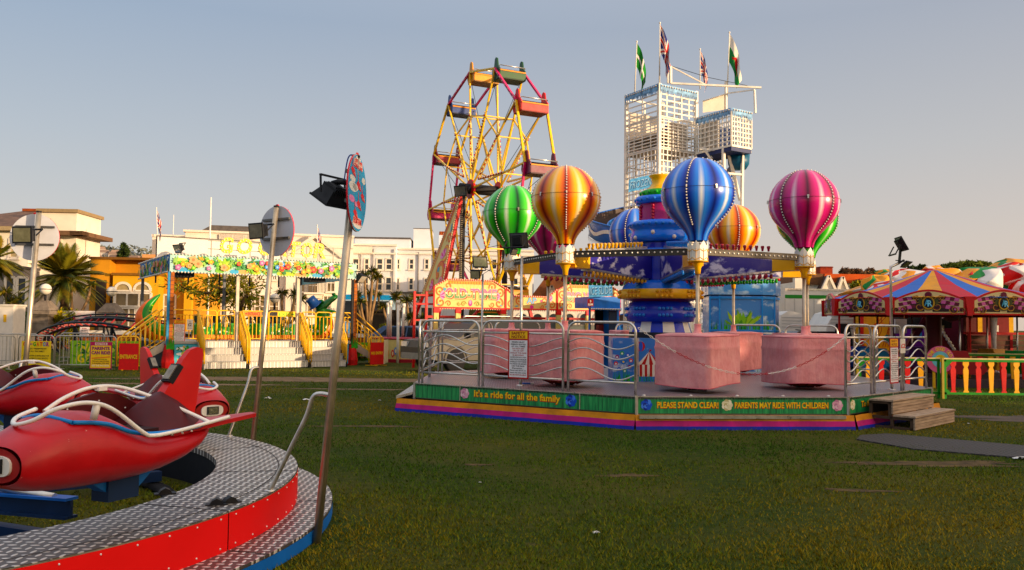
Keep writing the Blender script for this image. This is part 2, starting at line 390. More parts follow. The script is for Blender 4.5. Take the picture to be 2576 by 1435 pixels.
mb = MB(); mb.lathe([(.01, 1.1), (.28, 1.1), (.34, .95), (.34, .55), (.55, .4), (.6, .05), (.6, 0)], BLUEP, 24); mb.lathe([(.01, 1.55), (.16, 1.5), (.2, 1.1)], WHITE, 20); mb.build('hub', ride)
for k in range(6):
    a = R(-19+62*k if k < 3 else -19+60*k); c, s_ = cos(a), sin(a); mb = MB(); p = V((.5*c, .5*s_, .3)); q_ = V((2.25*c, 2.25*s_, .34))
    mb.bar(p, q_, .02, .10, DARKB); mb.bar(p + V((0, 0, .06)), q_ + V((0, 0, .06)), .10, .018, BLUEP); mb.bar(p - V((0, 0, .06)), q_ - V((0, 0, .06)), .10, .018, DARKB)
    mb.tube([(.6*c, .6*s_, .55), (1.5*c, 1.5*s_, .43)], .05, BLACK, 10); mb.tube([(1.5*c, 1.5*s_, .43), (2.1*c, 2.1*s_, .4)], .025, STEEL, 8)
    mb.bar((.5*c, .5*s_, .16), (2.35*c, 2.35*s_, .12), .09, .09, DARKB)
    mb.build('arm', ride)
mb = MB()
for k in range(24):
    a = 2*PI*k/24; mb.box((-.03, -.05, 0), (.05, .05, .06), BLACK, Matrix.Rotation(a, 4, 'Z') @ Matrix.Translation((2.3, 0, 0)))
mb.lathe([(2.24, .02), (2.24, .06), (2.36, .06), (2.36, .02)], RUBBER, 48); mb.build('track', ride)
for (u, v, rz) in ((545, 1270, .3), (578, 1265, .7), (415, 1243, .5)):
    p = gnd(u, v, ZU) - RC; mb = MB(); X = Matrix.Translation(p) @ Matrix.Rotation(rz, 4, 'Z'); mb.M = X
    mb.prism([(-.05, 0), (.05, 0), (.03, .03), (.0, .045), (-.03, .03)], frame((0, .03, 0), (1, 0, 0), (0, 0, 1)), 0, .06, BLACK); mb.box((-.07, -.035, 0), (.07, .035, .008), BLACK); mb.build('cable_clip', ride)
# handrails of the ride
def ride_pole_pos(a): return V((RC.x + 3.64*cos(a), RC.y + 3.64*sin(a), 0))
POLES = []
for (foot, top, lab) in ((V((-1.375, 5.97, 0)), V((-1.155, 5.98, 2.80)), 'front'), (V((-2.81, 9.0, 0)), V((-2.63, 9.10, 2.86)), 'mid'), (V((-5.78, 9.75, 0)), V((-5.66, 9.78, 2.86)), 'back')):
    POLES.append((foot, top, lab))
    d = (foot - RC); d.z = 0; d.normalize(); mb = MB()
    b0 = RC + d*(R1-.03); b0.z = ZU; e = lerp(foot, top, 1.05/2.8); mid = b0 + (e-b0)*.62; mid.z = .93
    mb.tube(smooth_path([b0, lerp(b0, mid, .5), lerp(b0, mid, .93), mid + (e-mid)*.25 + V((0, 0, .09)), e + V((0, 0, .0))], 7), .017, STEEL, 10); mb.lathe([(.04, 0), (.04, .008), (.018, .01)], STEEL, 12, X=Matrix.Translation(b0))
    mb.build('handrail', ride, world=True)
# -------------------------------------------------------------- rocket cars
def rocket_car(loc, heading, z0, side, label):
    c = thing('rocket_car', label, 'rocket car', (loc[0], loc[1], z0), math.atan2(heading[1], heading[0]), 'red rocket cars on the round ride'); c.scale = (1, 1, .88)
    st = [(.70, .19, .105, -.125), (.675, .215, .13, -.15), (.6, .24, .18, -.178), (.48, .265, .25, -.2), (.33, .28, .28, -.212), (.2, .285, .265, -.217), (.08, .288, .2, -.217), (-.05, .285, .12, -.21),
          (-.2, .28, .1, -.19), (-.35, .26, .098, -.155), (-.5, .22, .096, -.095), (-.6, .17, .095, -.03), (-.7, .1, .1, .035), (-.74, .03, .1, .07)]
    n = 28; vs = []; fs = []
    for x, w_, zt, zb in st:
        zc = (zt+zb)/2; hh = (zt-zb)/2
        for j in range(n):
            a = 2*PI*j/n; ca, sa = cos(a), sin(a); e = .8
            yy = w_*math.copysign(abs(ca)**e, ca); zz = zc + hh*math.copysign(abs(sa)**e, sa)
            flare = 0
            if abs(ca) > .75 and x < .25: flare = .02*(abs(ca)-.75)/.25*min(1, (.25-x)*2)
            vs.append((x, yy + math.copysign(flare, ca), zz))
    for i in range(len(st)-1):
        for j in range(n): fs.append((i*n+j, i*n+(j+1) % n, (i+1)*n+(j+1) % n, (i+1)*n+j))
    mb = MB(); mb.add(vs, fs, RED_CAR, True); mb.add([vs[(len(st)-1)*n+j] for j in range(n)], [tuple(range(n))], RED_CAR); mb.build('body', c)
    Fn = frame((.70, 0, 0), (0, 1, 0), (0, 0, 1), (1, 0, 0)); DK = M('#8d0d18', .4, 0, .1, 5)
    mb = MB(); mb.disc(Fn, 0, -.01, .178, DK, .001, 26, ry=.104); mb.build('nose_face', c)
    mb = MB(); pts = [(.118*math.copysign(abs(cos(2*PI*i/24))**.7, cos(2*PI*i/24)), .062*math.copysign(abs(sin(2*PI*i/24))**.7, sin(2*PI*i/24))-.01) for i in range(24)]; mb.prism(pts, Fn, .001, .014, WHITE)
    hl = mb.build('headlight', c)
    mb = MB(); mb.prism([(-.062, -.05), (.062, -.05), (.062, .035), (-.062, .035)], Fn, .014, .026, BLACK); mb.build('bezel', hl)
    mb = MB(); mb.prism([(-.05, -.042), (.05, -.042), (.05, .027), (-.05, .027)], Fn, .026, .03, M('#d8d4cc', .12, .9, .1, 30)); mb.build('lens', hl)
    # cockpit: far wall, padded rear hood, seat
    s = side
    Fx = lambda u, v, h: V((u, -s*(.255-h), v))
    mb = MB(); wall = [(.30, .08), (.22, .22), (.08, .31), (-.08, .35), (-.24, .325), (-.38, .25), (-.5, .1)]; mb.prism(wall, Fx, 0, .03, MAROON)
    mb.build('side_panel', c)
    mb = MB(); rings = []
    for x, hw, hh in ((-.14, .252, .04), (-.24, .25, .2), (-.33, .24, .255), (-.45, .2, .19), (-.58, .14, .09), (-.68, .07, .03)):
        rings.append([(x - .04*(1-abs(q)), hw*q, .092 + hh*(1-abs(q)**1.7)) for q in [i/8-1 for i in range(17)]])
    vv = [p for r in rings for p in r]; mb.add(vv, [(i*17+j, i*17+j+1, (i+1)*17+j+1, (i+1)*17+j) for i in range(5) for j in range(16)], MAROON, True)
    mb.build('hood', c)
    mb = MB(); mb.box((-.16, -.22, .05), (.22, .22, .125), M('#2a0b10', .7)); mb.build('seat', c)
    mb = MB(); mb.tube(smooth_path([(.42, s*.2, .225), (.25, s*.255, .2), (.08, s*.285, .125), (-.1, s*.3, .1), (-.4, s*.28, .102), (-.62, s*.17, .11)], 6), .014, M('#2f7fc0', .4), 8)
    mb.tube(smooth_path([(.42, s*.2, .225), (.46, 0, .26), (.42, -s*.2, .225)], 6), .014, M('#2f7fc0', .4), 8); mb.build('edge_trim', c)
    mb = MB()
    for (u, v) in ((.12, .25), (-.1, .29), (-.3, .22)): mb.ball((u, -s*.228, v), .009, STEEL, 6)
    for k in range(5): mb.ball((-.2-.09*k, s*.285-.012*k*k*.4, .075), .008, CREAM_RAIL, 6)
    mb.build('bolts', c)
    mb = MB(); mb.tube(smooth_path([(.30, -s*.26, .27), (.46, -s*.2, .235), (.575, -s*.05, .215), (.58, s*.1, .25), (.52, s*.2, .32), (.40, s*.275, .35), (.26, s*.305, .3), (.06, s*.325, .13), (-.02, s*.325, .095), (-.2, s*.32, .1), (-.45, s*.3, .12), (-.68, s*.29, .145)], 7), .0135, CREAM_RAIL, 10)
    mb.tube([(.34, s*.26, .24), (.34, s*.285, .335)], .02, CREAM_RAIL, 8); mb.build('near_rail', c)['label'] = 'white tube guard rail on the entry side'
    mb = MB(); mb.tube(smooth_path([(.26, -s*.24, .25), (.12, -s*.25, .33), (-.06, -s*.25, .385), (-.22, -s*.2, .38), (-.34, -s*.05, .31), (-.44, s*.13, .21), (-.5, s*.3, .125)], 7), .0135, CREAM_RAIL, 10)
    mb.box((-.15, -s*.235-.02, .36), (-.09, -s*.235+.02, .39), CREAM_RAIL); mb.build('hoop_bar', c)
    # tail: flat wing each side and tall swept fin with lamp
    mb = MB(); Fw = frame((0, 0, .08), (1, 0, .0), (0, 1, 0))
    for q in (1, -1):
        T = [(-.25, q*.25), (-.50, q*.25), (-.90, q*.33), (-.92, q*.27), (-.70, q*.08), (-.4, q*.1)]
        if q < 0: T = T[::-1]
        mb.prism(T, lambda u, v, h: V((u, v, .065 + .07*max(0, (-u-.3)/.6)**1.2 + h)), -.012, .018, RED_CAR)
    mb.build('tail_wing', c)
    Ff = frame((0, 0, 0), (1, 0, 0), (0, 0, 1), (0, -1, 0)); mb = MB()
    fin = [(-.30, .24), (-.42, .40), (-.54, .58), (-.60, .645), (-.66, .665), (-.71, .65), (-.715, .6), (-.68, .4), (-.65, .25), (-.62, .12), (-.45, .14)]
    mb.prism(fin, lambda u, v, h: Ff(u, v, h*(1-.55*max(0, (v-.15)/.5))), -.042, .042, RED_FIN); fo = mb.build('tail_fin', c)
    mb = MB(); X = Matrix.Translation((-.472, 0, .465)) @ Matrix.Rotation(R(-35), 4, 'Y'); mb.box((-.015, -.036, -.075), (.03, .036, .075), BLACK, X); mb.box((.03, -.028, -.06), (.038, .028, .06), M('#8a8378', .2, .5, .2, 30), X); mb.build('tail_lamp', fo)
    mb = MB(); mb.box((-.16, -.07, -.36), (.06, .07, -.19), DARKB); mb.prism([(-.34, -.15), (.2, -.19), (.05, -.30), (-.1, -.36), (-.2, -.28)], Ff, -.05, .05, M('#1a66ac', .45)); mb.build('mount', c)
    return c
rocket_car((-2.41, 5.0), (-.40, -.917), .815, 1, 'nearest red rocket car, its white headlight at the left edge and tall red fin')
rocket_car((-3.50, 8.62), (.78, -.62), .70, -1, 'red rocket car behind the nearest one, blunt nose pointing to the grass')
rocket_car((-4.85, 8.25), (.985, -.17), .80, -1, 'rear red rocket car in front of the yellow poster and crowd barriers')
# -------------------------------------------------------------- ride poles with discs and floodlights
def floodlight(name, label, loc, rz, tilt, s=.2, group=None, lens='#6d6a62', up=1, thin=False):
    """black halogen floodlight; local +x is where the glass points"""
    o = thing(name, label, 'floodlight', loc, rz, group); X = Matrix.Rotation(tilt, 4, 'Y')
    mb = MB(X); h = s/2; q = .35 if thin else 1.0
    vs = [(0.25*s, -h, -.38*s), (.25*s, h, -.38*s), (.25*s, h, .38*s), (.25*s, -h, .38*s), (.25*s-.55*s*q, -.45*h, -.2*s), (.25*s-.55*s*q, .45*h, -.2*s), (.25*s-.55*s*q, .45*h, .2*s), (.25*s-.55*s*q, -.45*h, .2*s)]
    mb.add(vs, [(3, 2, 1, 0), (4, 5, 6, 7), (0, 1, 5, 4), (1, 2, 6, 5), (2, 3, 7, 6), (3, 0, 4, 7)], BLACK)
    for k in range(-3, 4): mb.box((.25*s-.5*s*q, k*s*.09-.004*s*5, -.3*s), (.2*s, k*s*.09+.004*s*5, .3*s), BLACK)
    mb.box((.25*s, -h*1.06, -.42*s), (.31*s, h*1.06, .42*s), BLACK); mb.build('housing', o)
    mb = MB(X); mb.box((.311*s, -h*.92, -.34*s), (.318*s, h*.92, .34*s), M(lens, .1, .4, .15, 20)); mb.build('lens', o)
    mb = MB(Matrix.Rotation(tilt + (R(180) if up < 0 else 0) - R(55)*up, 4, 'Y')); mb.box((-.03*s, -h*1.15, -.03*s), (.03*s, -h*1.07, .5*s), BLACK); mb.box((-.03*s, h*1.07, -.03*s), (.03*s, h*1.15, .5*s), BLACK); mb.box((-.04*s, -h*1.15, .5*s), (.04*s, h*1.15, .55*s), BLACK); mb.build('bracket', o)
    return o
SKYB = P('#4aa3d4'); CLOUD = P('#e9ecea'); PLANE = P('#d8202c'); PALEPINK = P('#f3c9bd')
def ride_disc(c, nrm, rad, front_label):
    n = V(nrm).normalized(); U = V((0, 0, 1)).cross(n).normalized(); W = n.cross(U)
    d = thing('round_sign', front_label, 'sign', c, 0, 'round signs on the ride poles')
    F = frame((0, 0, 0), U, W, n); mb = MB(); pts = arc(0, 0, rad, 0, 352.5, 47)
    mb.prism(pts, F, -.012, .0, M('#cfd0d6', .5, 0, .1, 3), side=P('#c8404c')); mb.prism([(-.03, rad*.99), (.03, rad*.99), (.015, rad*1.06), (-.015, rad*1.06)], F, -.012, 0, P('#d05050')); mb.build('board', d)
    a = MB(); a.disc(F, 0, 0, rad*.985, SKYB, .002, 44)
    for (u, v, ru, rv, k) in ((-.5, .1, .4, .13, CLOUD), (-.25, .12, .3, .09, CLOUD), (-.6, -.22, .3, .09, P('#e592c4')), (-.1, -.3, .25, .06, P('#e7a5cf')), (.0, -.8, .5, .12, CLOUD), (.62, .42, .2, .09, CLOUD), (-.55, .3, .3, .08, CLOUD), (0, .9, .25, .07, CLOUD)): a.disc(F, u*rad, v*rad, ru*rad, k, .003, 16, ry=rv*rad)
    for (u, v, s) in ((-.5, .5, .26), (.1, .22, .26), (.55, -.02, .24), (.15, -.28, .26), (-.2, -.55, .26)):
        q = s*rad
        a.flat([(u*rad-q, v*rad+q*.1), (u*rad-q*.2, v*rad-q*.35), (u*rad+q*1.1, v*rad-q*.5), (u*rad+q*.4, v*rad+q*.25), (u*rad-q*.3, v*rad+q*.45)], F, PLANE, .004)
        a.flat([(u*rad-q*.35, v*rad+q*.2), (u*rad-q*.1, v*rad+q*.2), (u*rad-q*.3, v*rad+q*1.25), (u*rad-q*.42, v*rad+q*1.25)], F, PLANE, .0045)
        a.flat([(u*rad+q*.1, v*rad-q*.1), (u*rad+q*.8, v*rad-q*.35), (u*rad+q*.5, v*rad-q*.05)], F, P('#f0b0a0'), .005)
    for (v0, v1, hw) in ((.62, .86, .5), (-.86, -.63, .48)): a.flat([(-hw*rad, v0*rad+.01), (hw*rad, v0*rad+.01), (hw*rad*.85, v1*rad), (-hw*rad*.85, v1*rad)], F, PALEPINK, .0035)
    a.build('picture', d)
    a = MB(); a.text('JET THE', F, -.36*rad, .36*rad, .75*rad, .86*rad, PLANE, .006, .02); a.text('DISPLAY', F, -.44*rad, .44*rad, .62*rad, .73*rad, PLANE, .006, .02); a.build('lettering', d); a = MB(); a.text('FROM TEAM', F, -.4*rad, .4*rad, -.8*rad, -.65*rad, PLANE, .006, .02); a.build('lettering', d)
    a = MB()
    for v in (.45, -.3): a.bar(F(-rad*.8, v*rad, -.024), F(rad*.75, v*rad, -.024), .022, .024, M('#6a6866', .4, .6))
    a.build('bracket', d); return d
for (foot, top, lab) in POLES:
    mb = MB(); mb.tube([foot, top], .029, STEEL_WARM, 14); mb.tube([lerp(foot, top, .995), lerp(foot, top, 1.001)], .031, BLACK, 12)
    lb = {'front': 'leaning steel pole at the edge of the rocket ride step, nearest of three', 'mid': 'steel pole behind the rocket ride, in front of the striped stair rails', 'back': 'steel pole behind the rear rocket car, by the crowd barriers'}[lab]
    o = mb.build('ride_pole'); tag(o, lb, 'pole', 'steel poles round the rocket ride')
fo, tp, _ = POLES[0]
ride_disc(at(899, 487, 5.985), (cos(R(-3)), sin(R(-3)), 0), .282, 'round jet picture sign seen nearly edge on at the top of the nearest pole')
floodlight('floodlight', 'black floodlight hanging beside the edge-on jet sign', at(838, 487, 5.97), R(150), R(58), .23, 'floodlights on the ride poles')
mb = MB(); mb.tube(smooth_path([at(866, 455, 5.97), at(870, 425, 5.97), at(876, 398, 5.97), at(884, 390, 5.97), at(888, 400, 5.98)], 6), .005, M('#26408f', .5), 6); mb.tube([at(873, 460, 5.97), at(850, 458, 5.97), at(835, 462, 5.97)], .02, BLACK, 8)
tag(mb.build('cable'), 'blue cable looping from the nearest floodlight up to its pole top', 'cable')
fo, tp, _ = POLES[1]
ride_disc(at(697, 582, 9.17), (.55, .835, 0), .283, 'blank back of the round sign on the middle pole, tilted from view')
floodlight('floodlight', 'square floodlight on the middle pole before the tilted round sign', at(655, 581, 9.0), R(238), R(8), .21, 'floodlights on the ride poles', '#a09a8c')
fo, tp, _ = POLES[2]
ride_disc(at(88, 598, 9.87), (-.12, .99, 0), .283, 'pale round sign seen from behind at far left on its pole')
floodlight('floodlight', 'square floodlight on the leftmost pole before the pale round sign', at(66, 592, 9.6), R(262), R(4), .235, 'floodlights on the ride poles', '#8d8a72')
# ================================================================== BALLOON RIDE (centre right)
BC = V((3.05, 16.9, 0)); ZD = .5
sam = thing('balloon_ride', 'balloon ride platform with green flowery fascia and tall blue bulb-studded centre column', 'fairground ride', BC)
DECKM = tread_mat('deck_plate', .045, '#847b80', '#bcb3b6', .36, .5, .3)
mb = MB(); O = [V((x, y, ZD)) for x, y in OCT]; mb.add(O + [p - V((0, 0, .05)) for p in O], [tuple(range(8))] + [(i+8, (i+1) % 8+8, (i+1) % 8, i) for i in range(8)], DECKM); mb.build('deck', sam, world=True)
# green grass-print fascia
m, nt, b = new_mat('grass_print'); t = NT(nt); tc = t.n('TexCoord').outputs['Object']; mp = t.n('Mapping'); mp.inputs['Scale'].default_value = (34, 34, 2.2); t.l(tc, mp.inputs[0])
nz = t.noise(mp.outputs[0], 1.0, 5, .6); t.l(t.ramp(nz, [(.3, lin('#0a4a2a')), (.5, lin('#158a4a')), (.72, lin('#3db560'))]), b.inputs['Base Color']); b.inputs['Roughness'].default_value = .35; GPRINT = m
LETY = P('#ffd61a'); LETO = P('#d8501e'); LETR = P('#b0201a')
ROSES = {'pink': ('#e7b3c4', '#f4d3da', '#c98aa4'), 'white': ('#e9e2c2', '#f6f0da', '#c9be92'), 'blue': ('#2f55c4', '#5a86ea', '#1c2f86')}
def rose(F, u, v, r, kind, h=.004):
    a, b_, c = [P(x) for x in ROSES[kind]]; mb = MB()
    for k in range(7): mb.disc(F, u + r*.62*cos(k*.9), v + r*.62*sin(k*.9), r*.46, (a, b_, c)[k % 3], h + k*.0003, 10)
    for k in range(5): mb.disc(F, u + r*.3*cos(k*1.3+.4), v + r*.3*sin(k*1.3+.4), r*.36, (b_, a, c)[k % 3], h + .003 + k*.0003, 10)
    mb.disc(F, u, v, r*.2, c, h+.006, 8); mb.disc(F, u + r*.05, v + r*.04, r*.12, b_, h+.0065, 8); return mb
def edge_frame(A, B, z):
    A = V((A[0], A[1], z)); B = V((B[0], B[1], z)); U = (B-A).normalized(); N = V((U.y, -U.x, 0)); return frame(A, U, (0, 0, 1), N), (B-A).length
FH = .275
def lettering(F, words, u0, u1, v0, v1, parent, bold=.03, seed=1):
    """bulging orange-to-yellow comic lettering with a dark red rim"""
    mb = MB(); mb.text(words, F, u0, u1, v0, v1, LETR, .0045, bold+.03); mb.text(words, F, u0+.006, u1-.006, v0+.006, v1-.004, LETO, .0055, bold+.005); mb.text(words, F, u0+.008, u1-.008, v0+.012, v1+.0, LETY, .0065, bold-.014)
    return mb.build('lettering', parent, world=True)
for i in range(8):
    A, B = OCT[i], OCT[(i+1) % 8]; F, L = edge_frame(A, B, ZD-FH)
    cuts = [0, along(A, B, 1160)*L, along(A, B, 1460)*L, L] if i == 0 else [0, L] if i == 1 else [0, L*.5, L]
    for k in range(len(cuts)-1):
        a_, b_ = cuts[k]+.012, cuts[k+1]-.012; mb = MB(); mb.prism([(a_, .012), (b_, .012), (b_, FH-.015), (a_, FH-.015)], F, -.03, .0, GPRINT); pn = mb.build('fascia_panel', sam, world=True)
        if i == 0 and k == 1:
            tt = lambda u: along(A, B, u)*L
            rose(F, tt(1172), FH*.52, .088, 'pink').build('rose', pn, world=True); rose(F, tt(1438), FH*.5, .095, 'blue').build('rose', pn, world=True)
            lettering(F, "It's a ride for all the family", tt(1195), tt(1412), .055, .215, pn)
        if i == 1:
            tt = lambda u: along(A, B, u)*L
            for u, c in ((1627, 'blue'), (1829, 'white'), (2105, 'pink')): rose(F, tt(u), FH*.52, .085, c).build('rose', pn, world=True)
            lettering(F, 'PLEASE STAND CLEAR!', tt(1653), tt(1808), .085, .19, pn); lettering(F, 'PARENTS MAY RIDE WITH CHILDREN', tt(1847), tt(2083), .085, .19, pn)
        if i == 2 and k == 0:
            tt = lambda u: along(A, B, u)*L
            rose(F, tt(2143), FH*.52, .08, 'white').build('rose', pn, world=True); lettering(F, 'To fuse the fun', tt(2164), tt(2225), .085, .19, pn)
    mb = MB()
    mb.bar(F(0, FH-.008, .004), F(L, FH-.008, .004), .03, .014, STEEL); mb.bar(F(0, .004, .003), F(L, .004, .003), .025, .014, M('#5c584f', .45, .6))
    for c in cuts[1:-1]: mb.bar(F(c, .0, .004), F(c, FH, .004), .02, .012, STEEL, (1, 0, 0))
    mb.bar(F(0, -.02, .008), F(0, FH+.01, .008), .045, .03, STEEL, F(0, 0, 1)-F(0, 0, 0)); mb.build('edge_trim', sam, world=True)
# striped cloth skirt
SKY = [M('#c68a0a', .7, 0, .2, 4, .2), M('#a8236e', .7, 0, .2, 4, .2), M('#1e2c94', .7, 0, .2, 4, .2)]
sk = [(-2.05, 14.92), (1.9, 12.62), (5.36, 12.9), (7.9, 15.25), (7.95, 18.85), (4.2, 21.2), (.75, 20.9), (-2.1, 18.6)]
mb = MB(); zs = [.225, .135, .055, -.02]
for i in range(8):
    A, B = V((*sk[i], 0)), V((*sk[(i+1) % 8], 0)); n = 14
    for k in range(n):
        for r in range(3):
            p = [lerp(A, B, k/n), lerp(A, B, (k+1)/n)]; N = V(((B-A).y, -(B-A).x, 0)).normalized()
            w0 = .012*sin(k*2.1+i); w1 = .012*sin((k+1)*2.1+i); e = [0, .02, .045, .06]
            mb.add([p[0]+N*(w0+e[r+1])+V((0, 0, zs[r+1])), p[1]+N*(w1+e[r+1])+V((0, 0, zs[r+1])), p[1]+N*(w1+e[r])+V((0, 0, zs[r])), p[0]+N*(w0+e[r])+V((0, 0, zs[r]))], [(0, 1, 2, 3)], SKY[r], True)
mb.build('skirt', sam, world=True)
# steel step along the left edge and ledge under the front
mb = MB(); A, B = V((-1.78, 15.05, 0)), V((-1.72, 18.4, 0)); TP2 = tread_mat('bright_tread', .05, '#a29a92', '#e0dad2', .4, .6, .2)
mb.add([V((-1.78, 15.0, .33)), V((-2.07, 14.96, .26)), V((-2.1, 18.45, .26)), V((-1.76, 18.45, .33))], [(0, 3, 2, 1)], TP2); mb.add([V((-2.07, 14.96, .26)), V((-2.07, 14.96, .21)), V((-2.1, 18.45, .21)), V((-2.1, 18.45, .26))], [(3, 2, 1, 0)], STEEL)
mb.add([V((-1.78, 15.0, .33)), V((-1.78, 15.0, .29)), V((-2.07, 14.96, .21)), V((-2.07, 14.96, .26))], [(3, 2, 1, 0)], STEEL); mb.build('side_step', sam, world=True)
F, L = edge_frame(OCT[1], OCT[2], .2)
mb = MB(); mb.box((0, 0, 0), (1, 1, 1), STEEL, Matrix.Scale(0, 4)); mb = MB(); mb.prism([(.02, -.03), (L-.1, -.03), (L-.1, .02), (.02, .02)], F, -.02, .14, STEEL); mb.build('front_ledge', sam, world=True)
# -------------------------------------------------------------- centre column
def zc(y): return EYE + (820.4 - y)*16.9/2070
kpx = 16.9/2070
CBLUE = M('#2474e0', .2, 0, .1, 2, coat=.5, name='column_blue'); DBLUE = M('#1c34ac', .22, 0, .12, 2, coat=.5, name='column_deep_blue')
CYEL = M('#f2bc10', .3, 0, .08, 3, coat=.4); CMAR = M('#7c1040', .3, 0, .1, 3, coat=.4); CMAG = M('#a01a68', .3, 0, .1, 3, coat=.4); CGRN = M('#23a02c', .25, 0, .1, 3, coat=.4)
BULB_B = M('#1f72c8', .15, 0, 0, coat=.6); BULB_Y = M('#e4b010', .15, 0, 0, coat=.6); BULB_R = M('#a01440', .15, 0, 0, coat=.6); BULB_G = M('#1f9a38', .15, 0, 0, coat=.6); BULB_W = M('#ded6cc', .2, 0, 0, coat=.5)
tiers = [('awning', None, [(78, 836), (70, 811)]), ('lower_tier', DBLUE, [(70, 811), (82, 809), (86, 795), (84, 778), (78, 764), (70, 760)]), ('collar', CMAR, [(70, 760), (88, 754.5)]),
         ('bulb_band', CYEL, [(88, 754), (101, 753), (102, 731), (96, 730)]), ('dome', CBLUE, [(96, 730), (93, 722), (84, 711), (60, 707)]),
         ('neck', DBLUE, [(58, 708), (58, 645)]), ('lower_ring', CBLUE, [(58, 646), (66, 643), (66, 634), (60, 632), (60, 628)]), ('ring', CBLUE, [(52, 612), (70, 611), (75, 604), (76, 596), (73, 588), (72, 580), (79, 574), (81, 568), (78, 562), (66, 558), (54, 557)]),
         ('drum', CMAG, [(54, 557), (52, 545), (53, 530), (50, 515)]), ('upper_ring', CBLUE, [(50, 515), (62, 513), (64, 505), (62, 497), (48, 495)]), ('green_ring', CGRN, [(48, 495), (50, 492), (50, 482), (44, 479), (36, 477)]), ('cap', CYEL, [(38, 478), (27, 468), (22, 460), (24, 447), (30, 442), (29, 440), (2, 440)])]
for nm, mt, prof in tiers:
    mb = MB()
    if nm == 'awning':
        for k in range(16): mb.lathe([(r*kpx, zc(y)) for r, y in prof], (WHITE if k % 2 else DBLUE), 2, a0=2*PI*k/16+.3, a1=2*PI*(k+1)/16+.3)
        mb.lathe([(78*kpx, ZD), (78*kpx, zc(836))], M('#20242c', .6), 24)
    elif nm == 'ring': mb.lathe([(58*kpx, zc(630)), (58*kpx, zc(614))], DBLUE, 24); mb.lathe([(r*kpx, zc(y)) for r, y in prof], mt, 40)
    else: mb.lathe([(r*kpx, zc(y)) for r, y in prof], mt, 40)
    mb.build(nm, sam)
def bulbs(name, specs):
    mb = MB()
    for a, r, y, s, mt in specs: mb.ball((r*kpx*cos(a), r*kpx*sin(a), zc(y)), s, mt, 8)
    o = mb.build(name, sam); o['kind'] = 'stuff' if len(specs) > 100 else 'thing'
    if len(specs) <= 100: del o['kind']
    return o
cl = lambda a: [a + R(6.2)*(q-1.5) for q in range(4)]
for c in range(8):
    bulbs('bulb_cluster', [(a, 86, y, .036, BULB_B) for a in cl(R(-92+45*c)) for y in (778, 794)]); bulbs('bulb_cluster', [(a, 103, y, .038, BULB_Y) for a in cl(R(-95+45*c)) for y in (736.5, 748.5)])
bulbs('ring_bulbs', [(2*PI*k/30, 80, 569, .035, BULB_B) for k in range(30)]); bulbs('ring_bulbs', [(2*PI*k/22, 63, 505, .035, BULB_B) for k in range(22)]); bulbs('green_bulbs', [(2*PI*k/16, 50, 487, .04, BULB_G) for k in range(16)])
bulbs('red_bulbs', [(2*PI*k/8+.25+j*.0, 54, y, .036, BULB_R) for k in range(8) for j in (0,) for y in (522, 530, 538, 546, 553)]); bulbs('white_bulbs', [(2*PI*k/9+.1, 75, 591 + 11*(k % 2), .045, BULB_W) for k in range(9)])
# cloud print material
def cloud_mat(name, base, top, scale=2.2, cov=.56, offs=(0, 0, 0), edge=.12):
    m, nt, b = new_mat(name); t = NT(nt); tc = t.n('TexCoord').outputs['Object']; mp = t.n('Mapping'); mp.inputs['Scale'].default_value = (1, 1, 1.7); mp.inputs['Location'].default_value = offs; t.l(tc, mp.inputs[0])
    nz = t.noise(mp.outputs[0], scale, 6, .6); t.l(t.mix(t.ramp(nz, [(cov, (0, 0, 0)), (cov+edge, (1, 1, 1))]), lin(base), lin(top)), b.inputs['Base Color']); b.inputs['Roughness'].default_value = .3; b.inputs['Coat Weight'].default_value = .3; return m
CLOUDN = cloud_mat('night_clouds', '#2a2490', '#e4e0ee', 1.7, .54, (1.3, 0, .4), .06)
mb = MB(); mb.lathe([(60*kpx, zc(706)), (60*kpx, zc(646))], CLOUDN, 8, smooth=False); mb.build('neck_panels', sam)
BEAM = M('#4e4a46', .6, .5, .12, 6, name='beam_steel')
BA = [R(-90+45*k + 1.5) for k in range(8)]; RB = 3.05
